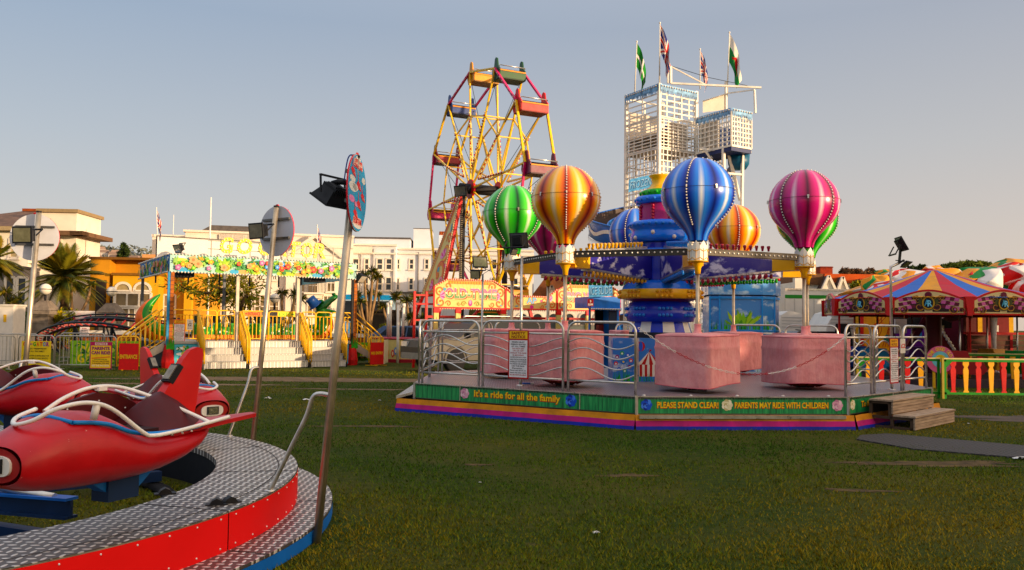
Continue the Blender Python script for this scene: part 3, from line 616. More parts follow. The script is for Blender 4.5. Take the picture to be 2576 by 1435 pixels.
for k, a in enumerate(BA):
    c, s_ = cos(a), sin(a); e = V((c, s_, 0)); n = V((-s_, c, 0)); rt = RB-.30; w2 = .11; mb = MB()
    zt0, zb0, zt1, zb1 = 3.12, 2.52, 2.90, 2.62
    def q(r, sgn, z): return e*r + n*(w2*sgn) + V((0, 0, z))
    vs = [q(.48, -1, zb0), q(.48, 1, zb0), q(.48, 1, zt0), q(.48, -1, zt0), q(rt, -1, zb1), q(rt, 1, zb1), q(rt, 1, zt1), q(rt, -1, zt1)]
    mb.add(vs, [(3, 2, 1, 0), (4, 5, 6, 7), (0, 1, 5, 4), (1, 2, 6, 5), (2, 3, 7, 6), (3, 0, 4, 7)], CLOUDN)
    am = mb.build('arm', sam)
    mb = MB(); mb.bar(e*(rt-.25)+V((0, 0, 2.76)), e*(RB-.12)+V((0, 0, 2.76)), .26, .3, CYEL); mb.build('arm_end', am)
    up, lo = [(BULB_B, BULB_B), (BULB_R, BULB_R), (BULB_R, BULB_G), (BULB_Y, BULB_R), (BULB_Y, BULB_G), (BULB_G, BULB_G), (BULB_Y, BULB_R), (BULB_Y, BULB_Y)][k]
    mb = MB()
    for q_ in range(15):
        f = (q_+.5)/15; r = .62 + (rt-.32-.62)*f
        for sg in (-1, 1):
            zb = zb0 + (zb1-zb0)*(r-.48)/(rt-.48); mb.lathe([(.018, .0), (.03, -.03), (.034, -.06), (.02, -.085), (.002, -.09)], lo, 7, X=Matrix.Translation(e*r + n*(.10*sg) + V((0, 0, zb-.03))))
            if sg > 0:
                zt = zt0 + (zt1-zt0)*(r-.48)/(rt-.48); mb.lathe([(.018, .0), (.024, .04), (.036, .08), (.03, .1), (.002, .105)], up, 7, X=Matrix.Translation(e*r + V((0, 0, zt+.05))))
    mb.bar(e*.6 + V((0, 0, zb0-.015)), e*(rt-.3) + V((0, 0, zb1-.018)), .24, .035, STEEL); mb.bar(e*.55 + V((0, 0, zt0+.03)), e*(rt-.3) + V((0, 0, zt1+.03)), .1, .05, STEEL); mb.build('lamp_strip', am)
    mb = MB(); a2 = BA[(k+1) % 8]; p0 = V((RB*c, RB*s_, 2.84)); p1 = V((RB*cos(a2), RB*sin(a2), 2.84)); d = (p1-p0).normalized(); nn = V((d.y, -d.x, 0)); p0 = p0 + d*.18; p1 = p1 - d*.18
    mb.bar(p0, p1, .07, .095, BEAM); mb.bar(p0 + V((0, 0, .05)), p1 + V((0, 0, .05)), .1, .012, BEAM); mb.bar(p0 - V((0, 0, .05)), p1 - V((0, 0, .05)), .1, .012, BEAM)
    for q_ in range(20): mb.ball(lerp(p0, p1, (q_+.5)/20) + nn*.04, .018, M('#efe9de', .15, .3, 0), 7)
    mb.build('ring_beam', sam)
    mb = MB(); mb.bar(e*.5 + V((0, 0, 2.2+.35)), e*1.2 + V((0, 0, 2.95)), .07, .07, CBLUE); mb.build('stay', sam)
# -------------------------------------------------------------- balloon cars
def balloon_mat(name, dark, mid, lite, pale):
    m, nt, b = new_mat(name); t = NT(nt); tc = t.n('TexCoord').outputs['Object']; sp = t.n('SeparateXYZ'); t.l(tc, sp.inputs[0])
    an = t.m('ARCTAN2', sp.outputs[1], sp.outputs[0]); fr = t.m('FRACT', t.m('MULTIPLY', an, 8/(2*PI)))
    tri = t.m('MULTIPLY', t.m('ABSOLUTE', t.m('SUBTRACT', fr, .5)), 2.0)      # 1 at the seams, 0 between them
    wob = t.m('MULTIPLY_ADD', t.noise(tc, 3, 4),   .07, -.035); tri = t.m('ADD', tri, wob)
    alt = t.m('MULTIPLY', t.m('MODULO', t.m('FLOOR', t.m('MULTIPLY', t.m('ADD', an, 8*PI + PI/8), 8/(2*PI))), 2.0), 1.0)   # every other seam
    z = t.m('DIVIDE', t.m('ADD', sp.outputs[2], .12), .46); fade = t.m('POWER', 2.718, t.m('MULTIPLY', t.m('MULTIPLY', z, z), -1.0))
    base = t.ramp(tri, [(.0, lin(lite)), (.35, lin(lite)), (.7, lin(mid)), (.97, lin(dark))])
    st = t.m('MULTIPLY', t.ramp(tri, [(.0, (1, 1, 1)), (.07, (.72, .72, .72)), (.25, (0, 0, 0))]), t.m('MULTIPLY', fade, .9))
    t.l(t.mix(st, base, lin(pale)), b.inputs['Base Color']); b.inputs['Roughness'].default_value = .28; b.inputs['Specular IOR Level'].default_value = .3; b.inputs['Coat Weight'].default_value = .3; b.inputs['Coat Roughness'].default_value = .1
    return m
BM = {'blue': balloon_mat('balloon_blue', '#08186e', '#1148c4', '#2a82ec', '#eef0ec'), 'magenta': balloon_mat('balloon_magenta', '#52042e', '#ae0a5c', '#d0187c', '#f2dce2'),
      'green': balloon_mat('balloon_green', '#083c0e', '#189c18', '#3ecb20', '#eaf0dc'), 'orange': balloon_mat('balloon_orange', '#8c0c04', '#e66406', '#f8b008', '#f8ecc8')}
m, nt, b = new_mat('pink_cloth'); t = NT(nt); tc = t.n('TexCoord').outputs['Object']; nz = t.noise(tc, 4, 6, .65); n9 = t.noise(tc, 120, 2)
sp = t.n('SeparateXYZ'); t.l(tc, sp.inputs[0])
cc = t.ramp(nz, [(.3, lin('#e2888a')), (.55, lin('#ee9e9e')), (.75, lin('#f4b0ac'))]); st = t.noise(tc, 2.2, 7, .75)
cc = t.mix(t.ramp(st, [(.6, (0, 0, 0)), (.82, (.25, .25, .25))]), cc, lin('#9a6a6c')); t.l(cc, b.inputs['Base Color']); b.inputs['Roughness'].default_value = .9; b.inputs['Specular IOR Level'].default_value = .15
b.inputs['Sheen Weight'].default_value = .2; mp = t.n('Mapping'); mp.inputs['Scale'].default_value = (7, 7, 1.3); t.l(tc, mp.inputs[0]); fold = t.noise(mp.outputs[0], 1.0, 4, .55); mp2 = t.n('Mapping'); mp2.inputs['Rotation'].default_value = (.6, .5, .8); mp2.inputs['Scale'].default_value = (2, 9, 3); t.l(tc, mp2.inputs[0]); f2 = t.noise(mp2.outputs[0], 1.0, 5, .6); t.bump(t.m('ADD', t.m('ADD', fold, f2), t.m('MULTIPLY', n9, .06)), .75, .05, b); PINK = m; PINKD = M('#c26c78', .9, 0, .15, 6)
prof0 = [(0.5, 85), (12, 84.5), (24, 81.5), (35, 78), (50, 69.5), (61, 60), (72, 49), (82, 35), (89, 20), (93, 3), (93.5, 0), (93, -14), (90.5, -29), (84, -44), (76, -56), (66, -67), (55, -78), (45, -88), (37, -97), (31, -106), (27, -114), (24, -126)]
SC = .00669
PROF = [(r*SC*.985, z*SC) for r, z in prof0][::-1]
ZEQ = EYE + (822-481)*13.85/2070
def balloon_car(a, kind, label, boxrot, drop=0.0, size=1.05, tilt=0.0):
    loc = (BC.x + RB*cos(a), BC.y + RB*sin(a), 0); c = thing('balloon_car', label, 'balloon car', loc, 0, 'balloon cars of the balloon ride')
    mb = MB(Matrix.Translation((0, 0, 0))); mb.lathe(PROF, BM[kind], 64); bo = mb.build('balloon', c); bo.location = (0, 0, ZEQ); ph = R(boxrot*1.0)
    bo.rotation_euler = (0, 0, BROT[kind])
    mb = MB()
    for k in range(4):
        an = PI/2*k; L = 0; last = PROF[0]
        for q in range(len(PROF)-1):
            (ra, za), (rb, zb) = PROF[q], PROF[q+1]; seg = math.hypot(rb-ra, zb-za); nn = max(1, round(seg/.055)) if seg > .03 else (1 if q % 2 else 0)
            for i in range(nn):
                r = ra + (rb-ra)*i/nn; z = za + (zb-za)*i/nn
                if z > -.62 and r > .05: mb.ball(((r+.006)*cos(an), (r+.006)*sin(an), z), .0155, BULB_W, 6)
    mb.build('bulb_string', bo)['kind'] = 'stuff'
    mb = MB(); rq = .6255; mb.lathe([(rq, -.0025), (rq+.002, 0), (rq, .0025)], M('#30201c', .6), 48)
    for k in range(4):
        an = PI/2*k + PI/4; X = Matrix.Rotation(an, 4, 'Z') @ Matrix.Translation((rq, 0, 0)); mb.box((-.005, -.012, -.035), (.018, .012, .0), STEEL, X); mb.box((-.005, -.017, .004), (.012, .017, .03), STEEL, X)
    mb.build('seam_band', bo)
    mb = MB(); n = 8; rc = .168; z0 = 2.665; z1 = 2.93; vs = []; fs = []
    for i in range(2*n):
        t_ = 2*PI*i/(2*n); rr = rc/cos(PI/n)*.95 if i % 2 == 0 else rc*.98; vs += [(rr*cos(t_), rr*sin(t_), z0), (rr*cos(t_), rr*sin(t_), z1 + (.0 if i % 2 == 0 else .09))]
    for i in range(2*n): j = (i+1) % (2*n); fs.append((2*i, 2*j, 2*j+1, 2*i+1))
    mb.add(vs, fs, WHITE); mb.lathe([(rc*.9, z1+.0), (.0, z1)], WHITE, 8); mb.lathe([(rc*1.06, z0-.005), (0.03, z0-.006)], CYEL, 16)
    for zz in (z0+.07, z0+.21):
        pts = []
        for i in range(96): t_ = 2*PI*i/96; sw = abs(sin(n*t_/2)); pts.append((rc*1.012*cos(t_), rc*1.012*sin(t_), zz - .035*sw))
        mb.tube(pts, .006, M('#d6a62a', .4), 5, closed=True)
    mb.lathe([(rc*1.03, z0), (rc*1.05, z0+.012), (rc*1.02, z0+.02)], M('#d6a62a', .4), 24)
    for i in range(n): t_ = 2*PI*(i+.5)/n; mb.bar((rc*cos(t_), rc*sin(t_), z0+.01), (rc*cos(t_), rc*sin(t_), z0+.22), .006, .006, M('#d6a62a', .4), (1, 0, 0))
    mb.build('collar', c)
    mb = MB(); mb.lathe([(.105, z0-.008), (.085, z0-.05), (.055, z0-.1), (.047, z0-.2), (.035, z0-.2)], CYEL, 18); mb.build('pole_socket', c)
    mb = MB(); mb.tube([(0, 0, z0-.2), (0, 0, .75)], .034, STEEL_WARM, 14); mb.build('pole', c)
    mb = MB(); mb.lathe([(.02, .535), (.22, .55), (.38, .61), (.46, .72), (.47, .95)], None, 28, mats=[P('#7a3a10'), P('#c8681a'), P('#d8851c'), P('#c8681a')])
    for k in range(14): an = 2*PI*k/14; mb.tube([(.23*cos(an), .23*sin(an), .548), (.385*cos(an), .385*sin(an), .607), (.465*cos(an), .465*sin(an), .72)], .018, P('#9a2c10'), 5)
    mb.cbox((.0, 0, .525), (.3, .1, .03), BLACK); mb.build('basket', c)
    # draped box cover, softened and creased
    mb = MB(); n = 9; hs = size/2; rz = R(boxrot); zt, zb = 1.455-drop, .615-drop*.4
    rnd = random.Random(int(boxrot*10)+len(label)); prm = [rnd.uniform(0, 6.28) for _ in range(6)]
    ring = []
    for k in range(4):
        for i in range(n):
            f = i/n; a0_ = PI/2*k - PI/4; p0 = V((cos(a0_), sin(a0_)))*hs*1.414; p1 = V((cos(a0_+PI/2), sin(a0_+PI/2)))*hs*1.414; ring.append(p0*(1-f) + p1*f)
    rings = []
    levels = [(zt, .975), (zt-.01, .993), (zt-.035, 1.0), (zt-.10, .995), (zt-.19, .998), (zt-.225, 1.018), (zt-.26, 1.0), (zt-.45, .995), (zt-.62, 1.0), (zb+.05, 1.01), (zb, 1.0)]
    for li, (z, sc) in enumerate(levels):
        row = []
        for i, p in enumerate(ring):
            d = p.length/(hs*1.414); sq = 1 - .045*max(0, (d-.90)/.1) ; wv = .007*sin(i*.9+prm[0]+z*3)*(li/10) + .005*sin(i*.33+prm[1]) + .004*sin(i*2.3+z*9+prm[2])
            row.append(V((p.x*sc*sq*(1+wv), p.y*sc*sq*(1+wv), z + (.012*sin(i*.7+prm[3]) if li < 2 else 0) + (.02*sin(i*.35+prm[4]) if li == 10 else 0) + tilt*p.x*(1 if li > 8 else .6))))
        rings.append(row)
    vs = [p for r in rings for p in r]; N = len(ring); fs = [(a_*N+(i+1) % N, a_*N+i, (a_+1)*N+i, (a_+1)*N+(i+1) % N) for a_ in range(len(rings)-1) for i in range(N)]
    ctr = len(vs); vs.append(V((0, 0, zt+.015))); fs += [(i, (i+1) % N, ctr) for i in range(N)]
    mb.M = Matrix.Rotation(rz, 4, 'Z'); mb.add(vs, fs, PINK, True); mb.M = Matrix()
    mb.M = Matrix.Rotation(rz, 4, 'Z'); mb.tube([p*1.004 for p in rings[2]], .005, PINKD, 5, closed=True); mb.tube([V((p.x*1.006, p.y*1.006, p.z)) for p in rings[-1]], .007, PINKD, 5, closed=True); mb.M = Matrix()
    mb.lathe([(.10, zt+.0), (.062, zt+.04), (.055, zt+.14), (.066, zt+.165), (.04, zt+.17)], PINK, 12); mb.build('cover', c); return c
BROT = {'blue': R(-90-30), 'magenta': R(-58), 'green': R(-125), 'orange': R(-93)}
kinds = ['blue', 'magenta', 'green', 'orange']
labs = ['nearest blue balloon car with a pink covered basket behind the sagging chain', 'magenta balloon car at the right of the ride, pink cover above the deck', 'green balloon car half hidden behind the magenta balloon', 'orange balloon car on the far side, right of the blue centre column',
        'far blue balloon car behind the centre column', 'far magenta balloon car tucked behind the green and orange balloons', 'green balloon car on the left of the ride, beside the orange one', 'orange striped balloon car in front of the green one, nearest the safety notice']
for k in range(8):
    balloon_car(BA[k], kinds[k % 4], labs[k], [47, 9, 20, 32, 12, 25, 14, 56][k], [0, .02, 0, .0, 0, 0, -.02, -.03][k], [1.06, 1.16, 1.05, .98, 1.0, 1.0, 1.08, 1.08][k], [.03, .0, 0, .02, 0, 0, .0, -.03][k])
# -------------------------------------------------------------- stainless railings round the deck
def railing(A, B, label, nw=4, H=1.13, amp=.085, wl=1.0, ph=0.0):
    A, B = V((A[0], A[1], ZD)), V((B[0], B[1], ZD)); L = (B-A).length; o = thing('wave_railing', label, 'railing', A, math.atan2((B-A).y, (B-A).x), 'wave railings round the balloon ride')
    r = .021; mb = MB(); rad = .16
    top = [(r, 0, 0), (r, 0, H-rad)] + [(r + rad - rad*cos(R(q*15)), 0, H-rad+rad*sin(R(q*15))) for q in range(1, 6)] + [(r+rad, 0, H)] + [(L-r-rad, 0, H)] + [(L-r-rad + rad*sin(R(q*15)), 0, H-rad+rad*cos(R(q*15))) for q in range(1, 6)] + [(L-r, 0, H-rad), (L-r, 0, 0)]
    mb.tube(top, r, STEEL, 10); mb.build('frame', o)
    mb = MB(); mb.tube([(r, 0, H-.2), (L-r, 0, H-.2)], .017, STEEL, 8); mb.build('top_rail', o)
    mb = MB(); mb.tube([(r, 0, .19), (L-r, 0, .19)], .017, STEEL, 8); mb.build('bottom_rail', o)
    for k in range(nw):
        z = H-.34 - k*.16; mb = MB(); mb.tube([(r + (L-2*r)*i/28, 0, z + amp*sin(ph + 2*PI*wl*i/28)) for i in range(29)], .0115, STEEL, 7); mb.build('wave_bar', o)
    return o
A, B = OCT[0], OCT[1]
def seg(A, B, t0, t1, inset=.06):
    a, b = lerp((*A, 0), (*B, 0), t0), lerp((*A, 0), (*B, 0), t1); n = V((-(b-a).y, (b-a).x, 0)).normalized()*inset; return a+n, b+n
cu = [(1057, 1204), (1209, 1416), (1423, 1604)]
for (u0, u1), lb, ph in zip(cu, ('front left stainless wave railing where the silver car shows through', 'stainless wave railing carrying the large safety notice', 'stainless wave railing beside the sagging red and white chain'), (-.9, 1.2, .1)):
    railing(*seg(A, B, max(.01, along(A, B, u0)), min(.995, along(A, B, u1))), lb, ph=ph)
C_, D_ = OCT[2], OCT[3]
for (u0, u1), lb, ph in zip([(2134, 2201), (2206, 2276), (2279, 2338)], ('right hand wave railing where the chain is hooked', 'wave railing carrying the narrow notice and price card', 'last wave railing above the wooden steps'), (-2.6, -.6, -2.6)):
    railing(*seg(C_, D_, max(.01, along(C_, D_, u0)), min(.99, along(C_, D_, u1))), lb, ph=ph)
E = OCT[7]
railing(*seg(E, A, .02, .48), 'far left wave railing near the silver car bonnet'); railing(*seg(E, A, .52, .98), 'side wave railing at the left corner above the steel step')
railing(*seg(OCT[6], E, .05, .5), 'rear wave railing behind the pink covers, left half'); railing(*seg(OCT[6], E, .52, .97), 'rear wave railing before the silver car roof')
railing(*seg(OCT[4], OCT[5], .08, .36), 'rear wave railing in front of the white caravan'); railing(*seg(OCT[4], OCT[5], .38, .66), 'rear wave railing behind the magenta balloon pole'); railing(*seg(OCT[5], OCT[6], .06, .46), 'rear wave railing beside the white lattice'); railing(*seg(D_, OCT[4], .62, .98), 'right rear wave railing before the grey trailer')
# chain
p0 = V((*OCT[1], 1.56)); p1 = V((*OCT[2], 1.50)); mb = MB(); n = 74; CR_ = P('#b51f30'); CW = P('#ece4dc')
for i in range(n):
    f = (i+.5)/n; f2 = f+.4/n
    pt = lambda f: lerp(p0, p1, f) + V((0, -.05, -2.72*f*(1-f)*(1+.25*(f-.5))))
    a_, b_ = pt(f), pt(f+.62/n); d = (b_-a_); L = d.length; d.normalize(); sdv = d.cross(V((0, 1, 0))).normalized() if i % 2 == 0 else d.cross(V((0, 0, 1))).normalized()
    hw = .013; ring = []
    for j in range(10): an = 2*PI*j/10; ring.append((a_+b_)/2 + d*(L*.85*cos(an)) + sdv*(hw*sin(an)))
    mb.tube(ring, .0048, (CW, CR_, CW, CR_, CW, CR_, CW)[min(6, int((f-.03)*7.0))] if f > .06 else CW, 5, closed=True)
tag(mb.build('chain'), 'sagging red and white plastic chain closing the front of the balloon ride', 'chain')
# notices
def notice(name, F, w, h, lines, label, head='SAFETY|NOTICE', cat='notice', group='safety notices', loc=None, rim='#a8192c'):
    mb = MB(); mb.prism([(0, 0), (w, 0), (w, h), (0, h)], F, 0, .008, P(rim)); o = mb.build(name); tag(o, label, cat, group)
    mb = MB(); hh = h*.16; mb.flat([(w*.06, h-hh-h*.015), (w*.94, h-hh-h*.015), (w*.94, h-h*.02), (w*.06, h-h*.02)], F, P('#f0c40e'), .0095)
    mb.flat([(w*.06, h*.03), (w*.94, h*.03), (w*.94, h-hh-h*.045), (w*.06, h-hh-h*.045)], F, P('#e8e6ea'), .0095); mb.build('panel', o)
    mb = MB(); hd = head.split('|')
    for i, s_ in enumerate(hd): v1 = h-h*.032 - i*hh*.46; mb.text(s_, F, w*.16, w*.84, v1-hh*.36, v1, P('#8a1420'), .012, .03)
    v = h - hh - h*.07; tot = len(lines); st_ = (v-h*.05)/tot
    for i, l_ in enumerate(lines):
        if not l_: continue
        red = l_[0] == '*'; l_ = l_.lstrip('*'); k = min(.8, .048*len(l_)+.1); vv = v - i*st_
        mb.text(l_, F, w*(.5-k/2), w*(.5+k/2), vv-st_*.62, vv, P('#a0202c') if red else P('#23232c'), .012, .02)
    mb.build('lettering', o); return o
LN = ['RIDERS MUST', 'REMAIN SEATED', 'AT ALL TIMES', '*DO NOT GET', '*ON OR OFF', '*WHILST THE RIDE', '*IS MOVING', 'CHILDREN WHO HAVE A HEAD,', 'NECK OR BACK PROBLEM', 'SHOULD NOT RIDE', 'NO FOOD OR DRINKS', 'ON THE RIDE', 'Parents...', 'Please ask about, or', 'watch the ride action', '*SECURE YOUR VALUABLES']
def notice_at(A, B, u0, u1, v0, v1, lines, label, off=.035, inset=.06, **k):
    a, b = seg(A, B, 0, 1, inset-off-.02); t0, t1 = along(a, b, u0), along(a, b, u1); p = lerp(a, b, t0); q = lerp(a, b, t1); U = (q-p).normalized(); zb = hgt(u0, v1, p.y); zt = hgt(u0, v0, p.y)
    N = V((U.y, -U.x, 0)); F = frame((p.x, p.y, zb), U, (0, 0, 1), N); return notice('safety_notice', F, (q-p).length, zt-zb, lines, label, **k)
notice_at(OCT[0], OCT[1], 1280, 1331, 831, 952, LN, 'large safety notice board with yellow heading on the front left railing', loc=1)
notice_at(OCT[2], OCT[3], 2237, 2258, 852, 966, LN, 'narrow safety notice on the right hand railing beside the price card')
a, b = seg(OCT[2], OCT[3], 0, 1, .03); p, q_ = lerp(a, b, along(a, b, 2264)), lerp(a, b, along(a, b, 2276)); U = (q_-p).normalized(); F = frame((p.x, p.y, hgt(2264, 889, p.y)), U, (0, 0, 1), V((U.y, -U.x, 0)))
mb = MB(); W_ = (q_-p).length; mb.prism([(0, 0), (W_, 0), (W_, .25), (0, .25)], F, 0, .006, WHITE); o = tag(mb.build('price_card'), 'white price card reading two pounds on the right hand railing', 'sign'); mb = MB(); mb.text('£2', F, .012, W_-.012, .09, .165, P('#c22030'), .009, .02); mb.build('lettering', o)
# lamp poles standing on the platform
def lamp_pole(x, y, z0, z1, label, head, r=.024, bend=None):
    mb = MB(); pts = [(0, 0, z0), (0, 0, z1)] if not bend else [(0, 0, z0), (0, 0, z1-.1), (0, 0, z1), bend]
    mb.tube(pts, r, STEEL, 10); mb.lathe([(.07, z0), (.07, z0+.012), (.03, z0+.02)], STEEL, 12); o = mb.build('lamp_pole'); o.location = (x, y, 0); tag(o, label, 'pole', 'lamp poles round the balloon ride'); return o
p = V((at(1310, 900, 14.6).x, 14.6, 0)); zt = hgt(1311, 645, p.y); lamp_pole(p.x, p.y, ZD, zt, 'steel lamp pole behind the large safety notice', None)
floodlight('floodlight', 'big black floodlight above the safety notice, between green and orange balloons', at(1299, 607, p.y), R(62), R(-10), .34, 'floodlights on the balloon ride lamp poles', up=-1, thin=True)
floodlight('floodlight', 'small black floodlight under the big one between the balloons', at(1290, 632, p.y), R(-40), R(30), .15, 'floodlights on the balloon ride lamp poles')
p = V(at(1213, 800, 18.3)); lamp_pole(p.x, p.y, 0, hgt(1213, 690, 18.3), 'thin steel lamp pole left of the green balloon pole', None)
floodlight('floodlight', 'floodlight with pale glass left of the green balloon collar', at(1205, 664, 18.3), R(-72), R(-20), .32, 'floodlights on the balloon ride lamp poles', '#c9bd9e', up=-1, thin=True)
floodlight('floodlight', 'lowest floodlight on the thin pole, above the cream frontage', at(1199, 690, 18.3), R(-118), R(12), .22, 'floodlights on the balloon ride lamp poles', '#c9bd9e')
a, b = seg(OCT[2], OCT[3], 0, 1, .22); pp = lerp(a, b, along(a, b, 2242)); lamp_pole(pp.x, pp.y, ZD, hgt(2243, 672, pp.y), 'steel lamp pole with a bent top at the right hand railing', None, bend=tuple(at(2262, 662, pp.y) - V((pp.x, pp.y, 0))))
floodlight('floodlight', 'upper floodlight tilted skyward on the bent lamp pole', at(2256, 620, pp.y), R(-8), R(-28), .33, 'floodlights on the balloon ride lamp poles', up=-1, thin=True)
floodlight('floodlight', 'lower floodlight on the bent lamp pole, glass facing down', at(2275, 660, pp.y), R(-50), R(52), .2, 'floodlights on the balloon ride lamp poles', up=-1, thin=True)
mb = MB(); q0 = at(2262, 662, pp.y); mb.bar(q0, at(2266, 620, pp.y), .05, .03, BLACK); mb.bar(q0, at(2274, 655, pp.y), .05, .03, BLACK); tag(mb.build('lamp_bracket'), 'black bracket joining the two floodlights on the bent pole', 'bracket')
# painted boards of the pay booth on the deck (circus picture)
CLOUDD = cloud_mat('day_clouds', '#1f74d0', '#dfe6ea', 1.6, .52, (3, 1, 2))
F = frame(at(1541, 948, 15.9), (1, .1, 0), (0, 0, 1)); zb = ZD - at(1541, 948, 15.9).z
F = frame((at(1541, 948, 15.9).x, 15.9, ZD), V((1, .1, 0)).normalized(), (0, 0, 1)); wd = .98; hg = .84
mb = MB(); mb.prism([(0, 0), (wd, 0), (wd, hg), (0, hg)], F, -.4, 0, CLOUDD); bo = mb.build('control_box'); tag(bo, 'low painted box with circus tent and wheel pictures at the centre column', 'control box')
a = MB(); 
for i in range(46):
    u = random.uniform(.01, wd-.03); a.flat([(u, .01), (u+.02, .01), (u+random.uniform(-.03, .05), random.uniform(.12, .24))], F, P(random.choice(['#1f8a34', '#2fa83c', '#15702c'])), .003+i*.00005)
tw = P('#a3182c'); tx = .72
a.flat([(tx-.2, .1), (tx+.2, .1), (tx+.2, .33), (tx-.2, .33)], F, WHITE, .0025); 
for k in range(4): a.flat([(tx-.19+k*.1, .1), (tx-.14+k*.1, .1), (tx-.14+k*.1, .33), (tx-.19+k*.1, .33)], F, tw, .0027)
for k in range(6):
    x0 = tx-.24+.08*k; a.flat([(x0, .33), (x0+.08, .33), (tx+(k-2.5)*.004+.003, .57), (tx+(k-2.5)*.004-.003, .57)], F, tw if k % 2 else WHITE, .003)
a.flat([(tx-.004, .57), (tx+.004, .57), (tx+.004, .63), (tx+.05, .61), (tx, .6)], F, tw, .003); a.disc(F, .55, .68, .085, tw, .003, 18, ry=.095); a.disc(F, .55, .68, .04, P('#2855c0'), .0034, 16, ry=.093)
cw = (.21, .38)
for k in range(8):
    an = R(45*k+10); x, y = cw[0]+.15*cos(an), cw[1]+.17*sin(an); a.stroke([cw, (x, y)], F, .006, P('#4a6fa8'), .0033); a.disc(F, x, y, .038, P(['#c22840', '#2858c0', '#2a9a50', '#8a2a70'][k % 4]), .0036, 12); a.disc(F, x, y-.008, .02, P('#dfe3ea'), .004, 10)
a.disc(F, cw[0], cw[1], .05, P('#2f6fc0'), .0036, 14); a.disc(F, cw[0], cw[1], .02, LETY, .004, 8); a.build('picture', bo)
mb = MB(); mb.bar(F(.485, 0, .012), F(.485, hg, .012), .04, .03, STEEL, (0, 1, 0)); mb.build('corner_post', bo)
# small pieces on the deck: white lamp caps along the front edge, a blue brush
mb = MB(); mb.tube([(0, 0, 0), (.16, .02, .0)], .014, P('#3a62b0'), 8); mb.box((.15, -.03, -.012), (.21, .05, .012), WHITE); p = gnd(1314, 965, ZD+.02); o = mb.build('hand_brush'); o.location = p; tag(o, 'blue handled brush lying on the deck below the safety notice', 'brush')
mb = MB()
for k in range(5): p = lerp((*OCT[1], ZD), (*OCT[2], ZD), .05+.22*k) + V((-.03, .12, 0)); mb.ball(p, .03, WHITE, 8, .5)
mb.build('deck_lamps', sam, world=True)
# ================================================================== GATOR COASTER STATION (left centre)
G0 = V((-11.26, 27.0, 0)); GRZ = math.atan2(.539, .843); GU = V((cos(GRZ), sin(GRZ), 0)); GW = V((-sin(GRZ), cos(GRZ), 0)); GL = 6.5
def gu(u, w_=0.0): A = G0 + GW*w_; B = A + GU*GL; return along(A, B, u)*GL
gat = thing('coaster_station', 'yellow railed coaster station with painted canopy boards and tread plate steps', 'fairground ride', G0, GRZ)
ALU = tread_mat('alu_steps', .06, '#a8a49e', '#d0ccc4', .5, .2, .15); ALUP = M('#b9b5ae', .4, .7, .12, 5, name='alu_plain')
DARK = M('#1d1c20', .7, 0, .1)
ZF = .88
mb = MB(); mb.box((0, 0, ZF-.08), (GL, 6.2, ZF), ALU); mb.build('platform', gat)
mb = MB(); mb.box((.0, .02, .02), (GL, .1, ZF-.09), DARK); mb.box((0, .02, .02), (.06, 6.1, ZF-.09), DARK); mb.build('apron', gat)
FX = frame((0, 0, 0), (1, 0, 0), (0, 0, 1), (0, -1, 0))
# jungle picture boards
def scene_board(name, F, w, h, seed, parent, ground='#7fb45a', sky='#a4c6c2', n=1.0, thick=.05):
    rnd = random.Random(seed); mb = MB(); mb.prism([(0, 0), (w, 0), (w, h), (0, h)], F, -thick, 0, P(sky)); bd = mb.build(name, parent); a = MB(); L = [.003]
    def nx(): L[0] += .00015; return L[0]
    for k in range(int(5*w*n)): a.disc(F, rnd.uniform(.1, w-.1), rnd.uniform(.55, .9)*h, rnd.uniform(.08, .2), CLOUD, nx(), 12, ry=rnd.uniform(.02, .05)*h/.6)
    for k in range(int(4.0*w*n)): u = rnd.uniform(.3, w-.3); a.disc(F, u, rnd.uniform(.3, .7)*h, rnd.uniform(.14, .28), P(rnd.choice(['#b8c86a', '#8fbf6a', '#5f9fc0', '#d8b060', '#79b05a', '#c8d090', '#4f8f5a'])), nx(), 14, ry=rnd.uniform(.16, .28)*h)
    for k in range(int(3.0*w*n)):
        u = rnd.uniform(.25, w-.25); a.disc(F, u, h*.14, rnd.uniform(.12, .24), P(rnd.choice([ground, '#d9c07a', '#4f9fc8', '#a8c05a', '#cda070'])), nx(), 16, ry=h*.13)
    for k in range(int(16*w*n)):
        u = rnd.uniform(.15, w-.15); v = rnd.uniform(.15, .85)*h; c = P(rnd.choice(['#3f8f34', '#6fae3a', '#9cc04a', '#2f7040', '#c9a23a', '#8fb868'])); r = rnd.uniform(.05, .13)
        for q in range(rnd.randint(3, 6)):
            an = rnd.uniform(0, 6.28); l = min(r*1.5, .45*h, u-.02, w-u-.02); du, dv = l*cos(an), min(max(l*sin(an), -v+.02), h-v-.02); a.flat([(u, v), (u+du*.5-dv*.2, min(h-.02, max(.02, v+dv*.5+du*.2))), (u+du, v+dv), (u+du*.5+dv*.2, min(h-.02, max(.02, v+dv*.5-du*.2)))], F, c, nx())
    for k in range(int(5*w*n)):
        u = rnd.uniform(.2, w-.2); v = rnd.uniform(.22, .72)*h; c, c2 = rnd.choice([('#e39a2a', '#f2d04a'), ('#c8402c', '#e88a3a'), ('#dca47c', '#c47a58'), ('#4f8fd0', '#9cc8ea'), ('#c46a9a', '#e8a8c4'), ('#6fae3a', '#b8d870')]); r = rnd.uniform(.06, .12)
        for q in range(5): a.disc(F, u + r*.7*cos(q*1.257), v + r*.7*sin(q*1.257), r*.5, P(c), nx(), 9)
        a.disc(F, u, v, r*.45, P(c2), nx(), 10)
    a.build('picture', bd); return bd
ZB0, ZB1 = 3.17, 3.76
